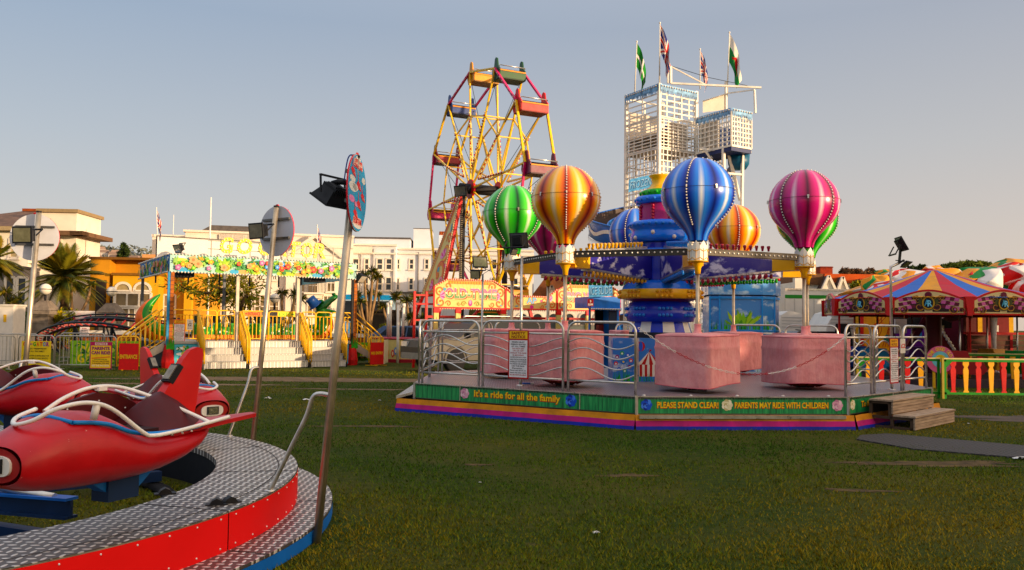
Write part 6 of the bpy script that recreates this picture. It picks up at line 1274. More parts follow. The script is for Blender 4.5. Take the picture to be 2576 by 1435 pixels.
# sign boards of the slide
def board_tilt(name, corners, Y, base, label, txt, tcol, pad=(.06, .2)):
    P0, P1, P3 = at(*corners[0], Y), at(*corners[1], Y), at(*corners[2], Y); U = (P1-P0); L = U.length; U.normalize(); Wv = (P3-P0); H_ = Wv.length; Wv.normalize(); F = frame(P0, U, Wv); mb = MB(); mb.prism([(0, 0), (L, 0), (L, H_), (0, H_)], F, -.06, 0, base); o = tag(mb.build(name), label, 'sign'); mb = MB()
    mb.text(txt, F, L*.05+.02, L*.95+.02, H_*.2-.02, H_*.8-.02, P('#2a4f80'), .006, .02, .12); mb.build('lettering', o); mb = MB(); mb.text(txt, F, L*.05, L*.95, H_*.2, H_*.8, tcol, .012, -.005, .12); mb.build('lettering', o); return o
ICESIGN = M('#6aa4d0', .5, 0, .3, 6); ICET = P('#a8d0ea')
board_tilt('slide_sign', ((1581, 484), (1640, 471), (1583, 452)), 32.3, ICESIGN, 'tilted ice blue sign high on the lattice tower beside the yellow column cap', 'FROZEN', ICET)
bth = thing('slide_booth', 'blue slide pay booth with dark doorway left of the centre column', 'booth', (at(1515, 900, 29.5).x, 29.5, 0), R(18)); mb = MB(); mb.box((-.5, 0, 2.2), (.7, 1.4, 2.6), SLB); mb.box((-.48, .1, 0), (-.42, .16, 2.2), SLB); mb.box((.62, .1, 0), (.7, 1.4, 2.2), SLB); mb.box((.3, 1.3, 0), (.68, 1.4, 2.2), DARK); mb.box((-.52, -.05, 2.12), (.72, 0, 2.2), SLB); mb.build('body', bth)
mb = MB(); mb.box((.32, .12, 0), (.6, .16, 2.1), M('#14243c', .5)); mb.box((.1, .5, .3), (.28, .8, 1.6), P('#6a1420')); mb.build('doorway', bth)
bulb_line('bulb_row', (-.5, -.07, 2.16), (.7, -.07, 2.16), 18, parent=bth)
board_tilt('slide_sign', ((1481, 749), (1541, 745), (1480, 718)), 29.2, ICESIGN, 'ice blue sign on the slide pay booth roof', 'ICE SLIDE', ICET)
lattice('lattice_panel', *(lambda a, b: (a.x, a.y, b.x, b.y))(lw(1738, 830, 31), lw(1795, 830, 31.3)), 0.05, hgt(1760, 722, 31), 7, 15, .05)
# flags on the tower
flag('green flag with white and black cross at the left corner of the lattice tower', at(1597, 232, 34.2), at(1602, 105, 34.2), 2.0, 1.0, county_col, (1, -.2), .95, 'flags flying from the lattice tower', 2, .028)
flag('tallest union flag, on the front corner of the lattice tower', at(1659, 214, 33), at(1660, 58, 33), 2.2, 1.15, union_col, (1, -.3), .95, 'flags flying from the lattice tower', 3, .03)
flag('smaller union flag drooping above the middle of the lattice tower', at(1761, 225, 35.6), at(1761, 124, 35.6), 1.7, .95, union_col, (1, -.2), .95, 'flags flying from the lattice tower', 6, .028)
flag('green and white flag with a red emblem at the right of the tower', at(1829, 245, 34.6), at(1835, 82, 34.6), 2.4, 1.2, welsh_col, (1, -.3), .95, 'flags flying from the lattice tower', 7, .03)
# ================================================================== PAINTED BOOTH (right of the column)
ob = at(1810, 930, 25.5); bo = thing('painted_booth', 'blue pay booth painted with clouds and green grass behind the balloon ride', 'booth', (ob.x, ob.y, 0), R(-6)); BBL = M('#1f86cc', .4, 0, .1, 3, coat=.2)
zt = hgt(1850, 745, 25.5); hB = hgt(1850, 704, 25.5); fr_ = frame((0, 0, 0), (1, 0, 0), (0, 0, 1))
base = [(-.28, .1), (0, 0), (1.28, 0), (1.72, .35), (2.0, 1.0), (2.0, 1.9), (-.28, 1.9)]
FT = frame((0, 0, 0), (1, 0, 0), (0, 1, 0)); mb = MB(); mb.prism(base, FT, 0, zt, BBL, side=cloud_mat('booth_clouds', '#2a7cc8', '#c8dce8', 1.7, .5, (5, 2, 1))); mb.build('body', bo)
c_ = (.85, .9); big = [(c_[0]+(x-c_[0])*1.05, c_[1]+(y-c_[1])*1.05) for x, y in base]; mb = MB(); mb.prism(big, FT, zt+.04, hB, BBL, side=cloud_mat('booth_top_clouds', '#2a86d0', '#bcd6e6', 1.5, .52, (2, 7, 3))); mb.prism([(c_[0]+(x-c_[0])*.97, c_[1]+(y-c_[1])*.97) for x, y in base], FT, zt-.0, zt+.05, DARK); mb.build('fascia', bo)
for k in range(len(base)-3):
    A, B = base[k], base[k+1]; Fq, L = edge_frame(A, B, 0); mb = MB(); mb.bar(Fq(0, 0, .01), Fq(0, zt, .01), .05, .05, BBL, (1, 0, 0)); mb.bar(Fq(0, zt-.06, .01), Fq(L, zt-.06, .01), .05, .06, BBL); mb.bar(Fq(0, 1.46, .01), Fq(L, 1.46, .01), .04, .04, BBL); mb.build('frame_strip', bo)
    a = MB(); rnd = random.Random(k+9)
    for i in range(int(60*L)): u = rnd.uniform(.03, L-.06); v0 = rnd.choice([.03, 1.5, 1.5]); a.flat([(u, v0), (u+.03, v0), (u+rnd.uniform(-.03, .05), v0+rnd.uniform(.12, .36))], Fq, P(rnd.choice(['#2a7a30', '#3f9a3a', '#1f6a2a', '#5aa83a'])), .004+i*.00004)
    if k == 1:
        for i in range(26):
            an = R(rnd.uniform(20, 160)); l = rnd.uniform(.25, .5); x0 = L*.5+rnd.uniform(-.3, .3); a.flat([(x0, 1.6), (x0+l*.5*cos(an)-.07, 1.6+l*.6*sin(an)), (x0+l*cos(an), 1.6+l*1.2*sin(an)), (x0+l*.5*cos(an)+.07, 1.6+l*.6*sin(an))], Fq, P(rnd.choice(['#6a9a34', '#86b840', '#4f8a2f', '#a0c058'])), .007+i*.0002)
    a.build('grass_print', bo)
mb = MB()
for k in range(7): mb.ball((-.2+k*.35, -.06 if k < 5 else .3+.25*(k-5), hB+.04), .05, P('#d8402a'), 8)
mb.build('roof_lamps', bo)
# ================================================================== PARKED VEHICLES
def vehicle(name, label, cat, c, hd, paint, prof, W, wheels, wr, glass, roof_rack=False, group=None):
    o = thing(name, label, cat, (c[0], c[1], 0), math.atan2(hd[1], hd[0]), group); F = frame((0, -W/2, 0), (1, 0, 0), (0, 0, 1), (0, -1, 0)); mb = MB(); n = len(prof)
    zb = min(z for _, z in prof); belt = 1.02
    def ins(z): return 0 if z < belt else (z-belt)*.22
    L = [V((x, -W/2 + ins(z), z)) for x, z in prof]; Rr = [V((x, W/2 - ins(z), z)) for x, z in prof]
    mb.add(L+Rr, [tuple(range(n)), tuple(range(2*n-1, n-1, -1))] + [(i, n+i, n+(i+1) % n, (i+1) % n) for i in range(n)], paint); mb.build('body', o)
    for g in glass:
        mb = MB()
        for sg in (-1, 1): vs = [V((x, sg*(W/2 - ins(z) + .006), z)) for x, z in g]; mb.add(vs, [tuple(range(len(vs))) if sg < 0 else tuple(range(len(vs)))[::-1]], GLASS)
        mb.build('side_window', o)
    for x in wheels:
        for sg in (-1, 1):
            X = Matrix.Translation((x, sg*(W/2-.1), wr)) @ Matrix.Rotation(R(90)*sg, 4, 'X'); mb = MB(); mb.lathe([(.0, -.12), (wr*.9, -.12), (wr, -.08), (wr, .08), (wr*.9, .12), (wr*.62, .12)], RUBBER, 24, X=X); wl_ = mb.build('wheel', o); mb = MB(); mb.lathe([(wr*.62, .115), (wr*.55, .09), (wr*.2, .1), (0, .11)], STEEL, 20, X=X); mb.build('rim', wl_)
            mb = MB(); mb.tube([(x+(wr+.06)*cos(R(q*15)), sg*(W/2+.005), wr+(wr+.06)*sin(R(q*15))) for q in range(0, 13)], .03, paint, 6); mb.build('wheel_arch', o)
    return o
SILV_SHADED = M('#4a4640', .5, 0, .08, 2, name='car_silver_shaded'); hd = V((-.78, -.62))  # silver paint darkened to hold the shade on the car's near side
prof = [(2.6, .45), (2.62, .8), (2.5, 1.02), (1.45, 1.14), (.75, 1.68), (.45, 1.76), (-.6, 1.78), (-2.4, 1.74), (-2.6, 1.1), (-2.62, .5), (-2.2, .42), (2.2, .38)]
suv = vehicle('parked_car', 'silver off-road car with grey roof parked behind the wave railings', 'car', (-1.05, 28.2), hd, SILV_SHADED, prof, 1.84, (1.65, -1.45), .39, [[(1.25, 1.16), (.72, 1.6), (.3, 1.66), (.28, 1.14)], [(.2, 1.14), (.22, 1.66), (-.62, 1.68), (-.72, 1.14)], [(-.85, 1.18), (-.8, 1.66), (-2.2, 1.62), (-2.35, 1.2)]])
mb = MB(); mb.add([V((1.40, y, 1.16)) for y in (-.8, .8)] + [V((.78, y, 1.66)) for y in (.66, -.66)], [(0, 1, 2, 3)], GLASS); mb.build('windscreen', suv); mb = MB(); mb.box((2.6, -.75, .42), (2.68, .75, .62), M('#8a857c', .5)); mb.build('bumper', suv)
for y in (-.68, .68): mb = MB(); mb.box((2.5, y-.18, .82), (2.63, y+.18, .98), M('#c8ccd0', .1, .5)); mb.build('headlight', suv)
mb = MB()
for y in (-.62, .62): mb.tube([(.3, y, 1.78), (.2, y, 1.84), (-1.6, y, 1.84), (-1.7, y, 1.78)], .025, STEEL, 6)
mb.build('roof_rails', suv); mb = MB()
for x in (.05, -.95): mb.box((x-.1, -.955, 1.0), (x+.1, -.925, 1.04), STEEL); mb.box((x-.1, .925, 1.0), (x+.1, .955, 1.04), STEEL)
mb.build('door_handles', suv)
for y in (-1, 1): mb = MB(); mb.box((1.1, y*1.0-.12, 1.12), (1.22, y*1.0+.12, 1.3), BLACK); mb.build('mirror', suv)
hb = [(2.0, .4), (2.02, .7), (1.85, .86), (1.0, .98), (.45, 1.4), (.1, 1.46), (-1.2, 1.45), (-1.85, 1.05), (-2.0, .95), (-2.0, .45)]
vehicle('parked_car', 'blue grey hatchback parked beyond the silver car', 'car', (-4.0, 35.0), (.9, -.44), M('#5a6a86', .3, .3, .05, 2, coat=.5), hb, 1.7, (1.25, -1.25), .31, [[(.85, 1.02), (.42, 1.36), (.05, 1.4), (.02, 1.0)], [(-.05, 1.0), (-.03, 1.4), (-.95, 1.4), (-1.35, 1.05)]])
# small swing ride base with upright white posts
swb = thing('swing_ride_platform', 'low painted ride base with folded white posts left of the wheel', 'fairground ride', (at(1012, 880, 33).x, 34.2, 0)); mb = MB(); mb.lathe([(1.5, 0), (1.5, .12), (1.46, .14), (1.46, .9), (1.5, .95), (1.3, 1.0), (.0, 1.0)], None, 20, smooth=False, mats=[P('#8a2430'), P('#8a2430'), P('#d8c890'), P('#a02838'), P('#a02838'), P('#7a2430')]); mb.build('base', swb)
mb = MB()
for k in range(20):
    an = 2*PI*(k+.5)/20; Fq = frame((1.47*cos(an), 1.47*sin(an), .14), (-sin(an), cos(an), 0), (0, 0, 1), (cos(an), sin(an), 0))
    for q in range(3): mb.disc(Fq, -.12+.12*q, .22+.1*(q % 2), .07, P(['#c8504a', '#6a8ab8', '#d89a3a'][q]), .004, 9, ry=.16); mb.disc(Fq, -.12+.12*q, .22+.1*(q % 2), .03, P('#e8d8b0'), .006, 8, ry=.08)
mb.build('scrollwork', swb)
for u, v0, v1, Y, lb in ((976, 762, 848, 33.6, 'a'), (982, 757, 848, 33.2, 'a'), (1000, 756, 912, 32.4, 'b'), (1013, 764, 848, 33.8, 'a'), (1040, 750, 918, 31.8, 'c')):
    p = at(u, v1, Y); mb = MB(); z1 = hgt(u, v0, Y); z0 = p.z if v1 < 880 else 0.0; mb.tube([(0, 0, z0), (0, 0, .95), (.02*(1 if u > 1000 else -1), 0, z1)], .055, WHITE, 8); mb.tube([(.02*(1 if u > 1000 else -1), 0, z1-.15), (.02*(1 if u > 1000 else -1), 0, z1)], .075, WHITE, 8); p2 = V((p.x, Y, 0)) - V(swb.location); mb.M = Matrix(); o = mb.build('post', swb); o.location = p2
# ================================================================== ROUNDABOUT (right)
KC = V((12.94, 25.24, 0)); KA = 3.03; KN = 10; K0 = R(240.5); KS = 2*KA*math.tan(PI/KN)
kid = thing('roundabout', 'small roundabout with striped tilt and cream rounding boards bearing a blue monogram', 'fairground ride', KC)
KRED = M('#b8121c', .35, 0, .1, 3, coat=.3); KCRM = M('#d9c79a', .4, 0, .06, 3); KMAR = P('#5e1230'); KPNK = P('#c46a9a'); KDK = P('#2a1a16'); KGOLD = P('#b8923a'); KBLU = P('#5aa0c0'); KOL = P('#4a4a2a')
TIY, TIR, TIB, TIL = M('#d99c14', .6, 0, .1, 3), M('#b82440', .6, 0, .1, 3), M('#3a66b4', .6, 0, .1, 3), M('#86a4c8', .6, 0, .1, 3)
tilt = [TIY, TIR, TIB, TIY, TIL, TIR, TIB, TIY, TIR, TIB]
for k in range(KN):
    a = K0 + 2*PI*k/KN; nrm = V((cos(a), sin(a), 0)); U = V((-sin(a), cos(a), 0)); U = V((-nrm.y, nrm.x, 0)); F = frame(nrm*KA - U*KS/2, U, (0, 0, 1), nrm); w_ = KS; e = .1
    top = [(e + (w_-2*e)*i/14, 2.40+.27*sin(PI*i/14)) for i in range(15)]; out = [(e, 1.98), (w_-e, 1.98)] + top[::-1]
    mb = MB(); mb.prism(out, F, -.05, 0, KRED); bd = mb.build('rounding_board', kid); c = .045
    inn = [(e+c, 1.98+c), (w_-e-c, 1.98+c)] + [(e+c + (w_-2*e-2*c)*i/14, 2.36+.255*sin(PI*i/14)) for i in range(15)][::-1]; mb = MB(); mb.flat(inn, F, KCRM, .004); mb.build('panel', bd)
    if nrm.y < .35:
        mb = MB(); cx_, cz = w_/2, 2.30; h = [.006]
        def st(f): h[0] += .0004; f(h[0])
        for sg in (-1, 1):
            X_ = lambda d: cx_ + sg*d
            st(lambda z: mb.flat([(X_(.1), 2.06), (X_(.84), 2.06), (X_(.86), 2.16), (X_(.5), 2.22), (X_(.1), 2.5)][::1 if sg > 0 else -1], F, KDK, z))
            for j, (v, l) in enumerate(((2.45, .62), (2.33, .68), (2.21, .70))):
                for q in range(4): d0 = .30+q*.105; c_ = KPNK if (q+j) % 2 else KMAR; st(lambda z: mb.flat([(X_(d0), v-.045-.02*q), (X_(d0+.115), v-.06-.02*q), (X_(d0+.14), v+.03-.02*q), (X_(d0+.03), v+.05-.02*q)][::1 if sg > 0 else -1], F, c_, z))
            for (d, v, r, a0, fl) in ((.22, 2.2, .12, 90, 1), (.3, 2.46, .07, 0, -1), (.62, 2.12, .1, 180, 1), (.24, 2.36, .09, 200, -1), (.8, 2.1, .07, 0, 1)):
                st(lambda z: scroll(F, mb, X_(d), v, r*1.15, KGOLD, z, a0 if sg > 0 else 180-a0, 1, .42, fl*sg)); st(lambda z: scroll(F, mb, X_(d), v, r, KMAR, z, a0 if sg > 0 else 180-a0, 1, .32, fl*sg))
            st(lambda z: mb.disc(F, X_(.2), 2.34, .05, KOL, z, 10, ry=.09))
        st(lambda z: mb.disc(F, cx_, 2.52, .09, KMAR, z, 12)); h[0] += .002
        st(lambda z: mb.disc(F, cx_, cz, .175, KDK, z, 22, ry=.2)); st(lambda z: mb.disc(F, cx_, cz, .16, KGOLD, z, 22, ry=.185)); st(lambda z: mb.disc(F, cx_, cz, .12, P('#15202a'), z, 20, ry=.145)); mb.build('scrollwork', bd)
        mb = MB(); mb.text('A', F, cx_-.095, cx_+.03, cz-.08, cz+.09, KBLU, .07, .02); mb.text('R', F, cx_-.02, cx_+.1, cz-.1, cz+.07, P('#8ac8e0'), .075, .02); mb.build('monogram', bd)
    a2 = a + PI/KN; rv = KA/cos(PI/KN); mb = MB(); nv_ = V((cos(a2), sin(a2), 0)); u2 = V((-nv_.y, nv_.x, 0)); Fs = frame(nv_*(rv+.02), u2, (0, 0, 1), nv_)
    mb.prism([(-.05, 1.95), (.05, 1.95), (.12, 2.47), (-.12, 2.47)], Fs, -.12, .04, KRED); mb.build('corner_shield', kid)
    mb = MB(); mb.bar(V((rv*cos(a2), rv*sin(a2), .3))*.96, V((rv*cos(a2)*.96, rv*sin(a2)*.96, 2.1)), .05, .05, KRED, (1, 0, 0)); 
    if k % 2 == 0 and nrm.y > -.3: mb.build('canopy_post', kid)
for i in range(24):
    rv = KA*1.03; a1, a2 = K0 + 2*PI*(i-.5)/24, K0 + 2*PI*(i+.5)/24; p = [V((rv*cos(a1), rv*sin(a1), 2.46)), V((rv*cos(a2), rv*sin(a2), 2.46)), V((.22*cos(a2), .22*sin(a2), 3.36)), V((.22*cos(a1), .22*sin(a1), 3.36))]
    mid = [p[0].lerp(p[3], .5) - V((0, 0, .05)), p[1].lerp(p[2], .5) - V((0, 0, .05))]; mb = MB(); mb.add([p[0], p[1], mid[1], mid[0], p[2], p[3]], [(0, 1, 2, 3), (3, 2, 4, 5)], (TIY, TIR, TIB)[i % 3], False); mb.build('tilt_panel', kid)
mb = MB(); mb.lathe([(.24, 3.36), (.1, 3.40), (.0, 3.40)], KRED, 10); mb.build('cap', kid)
mb = MB(); mb.lathe([(2.9, 0), (2.9, .22), (0, .24)], P('#3a3034'), 20, smooth=False); mb.lathe([(.22, .24), (.22, 3.0)], P('#5a1420'), 12); mb.build('platform', kid)
for k in range(6):
    an = R(200+60*k); p = V((2.2*cos(an), 2.2*sin(an), .24)); mb = MB(Matrix.Translation(p) @ Matrix.Rotation(an+PI/2, 4, 'Z')); c1 = P(['#1f6a8a', '#8a1a2a', '#2a7a3a', '#c8921a', '#5a2a7a', '#1f4a9a'][k])
    mb.prism([(-.5, .1), (.5, .1), (.62, .25), (.5, .45), (.2, .5), (.1, .75), (-.4, .75), (-.55, .4)], frame((0, -.25, 0), (1, 0, 0), (0, 0, 1), (0, -1, 0)), -.5, 0, c1); mb.build('seat_car', kid)
    mb = MB(); mb.tube([(p.x, p.y, .3), (p.x, p.y, 2.0)], .025, STEEL, 8); mb.build('pole', kid)
# leaning lamp gantry and arched signs of the ride behind
gt = thing('swing_ride', 'dark leaning ride beam studded with white bulbs under the roundabout tilt', 'fairground ride', (13.6, 30.0, 0)); q0, q1 = at(2328, 797, 29) - V(gt.location), at(2424, 948, 27.5) - V(gt.location); q1.z = 0; mb = MB(); mb.bar(q0, q1, .2, .24, P('#5a1420'), (0, 1, 0)); q2 = at(2245, 945, 29.5) - V(gt.location); q2.z = 0; mb.bar(q0, q2, .2, .24, P('#4a1a28'), (0, 1, 0)); mb.build('beam', gt)
mb = MB()
for i in range(14): mb.ball(lerp(q0, q1, .25+.75*i/14) + V((.16, -.16, .05)), .07, WHITE, 7)
mb.build('bulb_row', gt); mb = MB(); mb.bar(q0 + V((-.9, .2, -.2)), q0 + V((.9, .1, -.15)), .3, .5, DARK); mb.box(tuple(q0 + V((.05, -.3, -.75))), tuple(q0 + V((.5, -.2, -.3))), P('#c8c4bc')); mb.box(tuple(q0 + V((-1.2, -.3, -.6))), tuple(q0 + V((-.8, -.2, -.1))), P('#b8b4b8')); mb.build('motor_housing', gt)
ar = thing('arch_sign', 'round pink arched sign with yellow lettering behind the green fence', 'sign', (at(2366, 940, 22).x, 22, 0), R(-6)); Fq = frame((0, 0, hgt(2366, 905, 22)), (1, 0, 0), (0, 0, 1)); mb = MB(); mb.disc(Fq, 0, 0, .36, P('#c8688a'), .0, 26); mb.prism(arc(0, 0, .36, 0, 350, 25), Fq, -.04, -.002, P('#8a2a4a')); mb.disc(Fq, 0, 0, .22, P('#7ab8c0'), .004, 22); mb.disc(Fq, 0, .03, .13, P('#d8b83a'), .006, 14, ry=.1); mb.bar(Fq(-.15, -.3, -.05), (-.15, .05, 0), .06, .06, P('#c8a01a'), (0, 1, 0)); mb.bar(Fq(.15, -.3, -.05), (.15, .05, 0), .06, .06, P('#c8a01a'), (0, 1, 0)); mb.build('board', ar)
mb = MB(); txt = 'THE GOOD OLD'
for i, ch in enumerate(txt):
    if ch == ' ': continue
    an = R(158 - 136*i/(len(txt)-1)); c, s_ = .285*cos(an), .285*sin(an); ux, uy = sin(an), -cos(an); Fc = frame(Fq(c, s_, 0), Fq(ux, uy, 0)-Fq(0, 0, 0), Fq(cos(an), sin(an), 0)-Fq(0, 0, 0)); mb.text(ch, Fc, -.032, .032, -.045, .045, P('#e8c82a'), .006, .03)
mb.build('lettering', ar)
# -------------------------------------------------------------- red and yellow fences
FG = M('#1f7a22', .45, 0, .12, 5); FCR = M('#c8b98a', .5, 0, .1, 5); FPY = M('#e0a80e', .45, 0, .08, 4); FPR = M('#b8101a', .45, 0, .08, 4)
def cut_fence(A, B, label, start=0, h=.9, dim=False):
    A, B = V((A[0], A[1], 0)), V((B[0], B[1], 0)); L = (B-A).length; o = thing('ride_fence', label, 'fence', A, math.atan2((B-A).y, (B-A).x), 'red and yellow fences round the roundabout'); F = frame((0, 0, 0), (1, 0, 0), (0, 0, 1), (0, -1, 0)); mb = MB()
    mb.bar((0, 0, h-.03), (L, 0, h-.03), .05, .05, FG); mb.bar((0, -.001, h+.012), (L, -.001, h+.012), .055, .03, FCR); mb.bar((0, 0, .12), (L, 0, .12), .05, .05, FG)
    for x in (.03, L-.03): mb.bar((x, 0, .0), (x, 0, h), .05, .05, FG, (0, 1, 0)); 
    mb.prism([(.05, .14), (.15, .14), (.05, .24)], F, -.02, .02, FG); mb.prism([(.05, h-.05), (.2, h-.05), (.05, h-.2)], F, -.02, .02, FG); mb.build('frame', o); n = int((L-.16)/.29)
    for i in range(n):
        x = .22 + i*.29; mt = FPR if (i+start) % 2 == 0 else FPY; w_ = .07; z0, z1 = .145, h-.055; mb = MB()
        pr = [(-.065, z0), (.065, z0), (.055, z0+.03), (.04, z0+.05), (.062, z1-.2), (.05, z1-.16), (.035, z1-.13), (.05, z1-.1), (.07, z1-.07), (.07, z1)]; pts = pr[1:] + [(-a, b) for a, b in pr[1:]][::-1]; mb.prism([(x+a, b) for a, b in pts], F, -.012, .012, mt); mb.build('baluster', o)
    mb = MB(); mb.bar((-.03, -.02, -.0), (-.03, -.02, h+.02), .05, .05, P('#9a8a4a'), (0, 1, 0)); mb.build('post', o); return o
fp = lambda u, Y: (at(u, 990, Y).x, Y)
cut_fence(fp(2374, 18.9), fp(2590, 18.9), 'red and yellow cut-out fence in the right foreground, green framed'); cut_fence(fp(2160, 19.2), fp(2365, 19.0), 'red and yellow fence partly hidden by the right hand wave railings', 1); cut_fence(fp(1985, 19.9), fp(2155, 19.3), 'fence section behind the magenta balloon basket')
cut_fence(fp(2418, 23.2), fp(2600, 23.0), 'second row of cut-out fence farther back on the right', 1)
# -------------------------------------------------------------- stalls behind
def stall_left():
    o = thing('fun_stall', 'yellow and purple fairground stall wall left of the roundabout column', 'stall', (at(2172, 900, 31).x, 31, 0), R(-4)); W_ = at(2400, 900, 31).x - at(2172, 900, 31).x; F = frame((0, 0, 0), (1, 0, 0), (0, 0, 1), (0, -1, 0)); mb = MB(); xs = at(2245, 900, 31).x - at(2172, 900, 31).x
    mb.prism([(0, 0), (xs, 0), (xs, 2.7), (0, 2.5)], F, -1.8, 0, M('#d6a018', .5, 0, .12, 2)); mb.build('yellow_wall', o); mb = MB(); mb.prism([(xs+.01, 0), (W_, 0), (W_, 2.7), (xs+.01, 2.7)], F, -1.8, -.1, M('#5a2080', .5, 0, .15, 2)); mb.build('purple_wall', o); mb = MB(); mb.box((-.05, -.4, 0), (W_, -.02, .75), P('#7a1a2a')); mb.box((-.07, -.45, .75), (W_, -.0, .82), YELLOW); mb.build('counter', o)
    mb = MB(); mb.prism([(0, 2.2), (.75, 2.16), (.75, 2.5), (0, 2.55)], F, 0, .03, REDP); fl = mb.build('name_board', o); mb = MB(); mb.text('BOU', F, .06, .66, 2.22, 2.46, P('#f0c81a'), .036, .05); mb.build('lettering', fl)
    a = MB(); rnd = random.Random(2)
    for k in range(9): u = .3+.1*k; a.stroke([(u, .9), (u+rnd.uniform(-.3, .3), 1.5), (.55+.12*k, 2.1)], F, .025, P('#a03a1a'), .004+k*.0003)
    for (u, v, r, c) in ((.5, 1.7, .1, '#c8642a'), (.72, 1.75, .07, '#d88a4a'), (.9, 1.2, .16, '#2a6a5a'), (xs+.35, 1.5, .14, '#c8a01a'), (xs+.3, 1.58, .1, '#c8a01a'), (xs+.9, 1.4, .2, '#2f6fa8'), (xs+1.5, 1.0, .2, '#2f8a5a'), (xs+1.2, 2.0, .16, '#3a8ab8'), (xs+2.0, 1.6, .2, '#8a2a8a')): a.disc(F, u, v, r, P(c), .006 if u < xs else -.094, 12)
    a.build('picture', o); mb = MB()
    for k in range(4): mb.ball((xs+.4+k*.45, -.2, 2.2), .06, P('#e8602a'), 7)
    mb.build('lamps', o); mb = MB(); mb.box((-.12, -.06, 0), (0, .02, 2.75), P('#b8141c')); mb.box((xs-.04, -.08, 0), (xs+.06, .0, 2.8), P('#3a1a2a')); mb.build('posts', o)
stall_left()
o = thing('game_stall', 'dark red wooden game stall with yellow posts and plank counter at the right edge', 'stall', (at(2428, 900, 29).x, 29, 0), R(-3)); W_ = at(2620, 900, 29).x - at(2428, 900, 29).x; F = frame((0, 0, 0), (1, 0, 0), (0, 0, 1), (0, -1, 0)); mb = MB(); mb.box((0, 2.0, 0), (W_, 2.1, 2.6), P('#5a0f18')); mb.box((0, 0, 2.3), (W_, 2.1, 2.45), P('#3a1014')); mb.box((-.05, 0, 0), (.05, 2.1, 2.4), P('#4a1218')); mb.build('shell', o)
PLK = M('#5a4034', .75, 0, .25, 6); mb = MB()
for k in range(5): mb.box((0, -.05-.002*k, .55+.17*k), (W_, 0, .70+.17*k), PLK)
for x in (.05, .75, 1.5, 2.2): mb.box((x, -.09, 0), (x+.09, -.055, 1.5), P('#9a1420'))
mb.box((-.05, -.12, 1.42), (W_, .15, 1.5), P('#a01820')); mb.build('counter', o)
mb = MB()
for x in (.95, 2.05): mb.box((x, 1.0, 1.5), (x+.16, 1.1, 2.3), YELLOW); mb.box((x-.02, -.02, 1.52), (x+.2, -.0, 1.74), WHITE)
mb.build('yellow_posts', o); mb = MB(); mb.prism([(-.9, 2.12), (-.1, 2.1), (-.1, 2.4), (-.9, 2.42)], F, .0, .04, REDP); nb = mb.build('name_board', o); mb = MB(); mb.text('PENALTY', F, -.82, -.2, 2.17, 2.36, P('#f0c81a'), .046, .05); mb.build('lettering', nb)
mb = MB(); mb.box((1.35, .9, 1.5), (2.0, .98, 2.25), P('#7a0f1a')); mb.prism([(.9, 1.0), (1.3, 1.05), (1.3, 1.35), (.95, 1.3)], frame((2.2-1.2, -.3, .0), (1, 0, 0), (0, 0, 1)), 0, .03, P('#d8641a')); mb.build('back_panel', o)
mb = MB(); pts = []
cl_ = thing('cloth_drape', 'thin white cloth hanging in a long twist from the stall awning', 'cloth', at(2500, 795, 27.5)); dz = at(2500, 795, 27.5); A = smooth_path([V((0, 0, 0)), V((.0, .02, -.7)), V((.02, 0, -1.3)), V((.05, 0, -2.0)), at(2510, 935, 27.2)-dz, at(2522, 955, 27)-dz], 8); mb.tube(A, [.12 - .10*min(1, i/20) for i in range(len(A))], M('#cfc8c4', .8, 0, .1), 9); mb.build('hanging', cl_)
awn = thing('awning', 'sagging pale pink awning edge above the game stall', 'awning', at(2400, 800, 27.2)); mb = MB(); d_ = at(2400, 800, 27.2); prev = None; n = 30; rows = []
for i in range(n+1):
    u = 2392 + 200*i/n; vv = 812 - 22*min(1, i/9) + 14*max(0, (i-18)/12); p = at(u, vv, 27.2)-d_; rows.append((p + V((0, 0, .02*sin(i*1.7))), p + V((0, 1.6, .35))))
mb.add([a for a, b in rows] + [b for a, b in rows], [(i, i+1, n+2+i, n+1+i) for i in range(n)], M('#c8a8a8', .8, 0, .25, 5), True); mb.build('edge', awn)
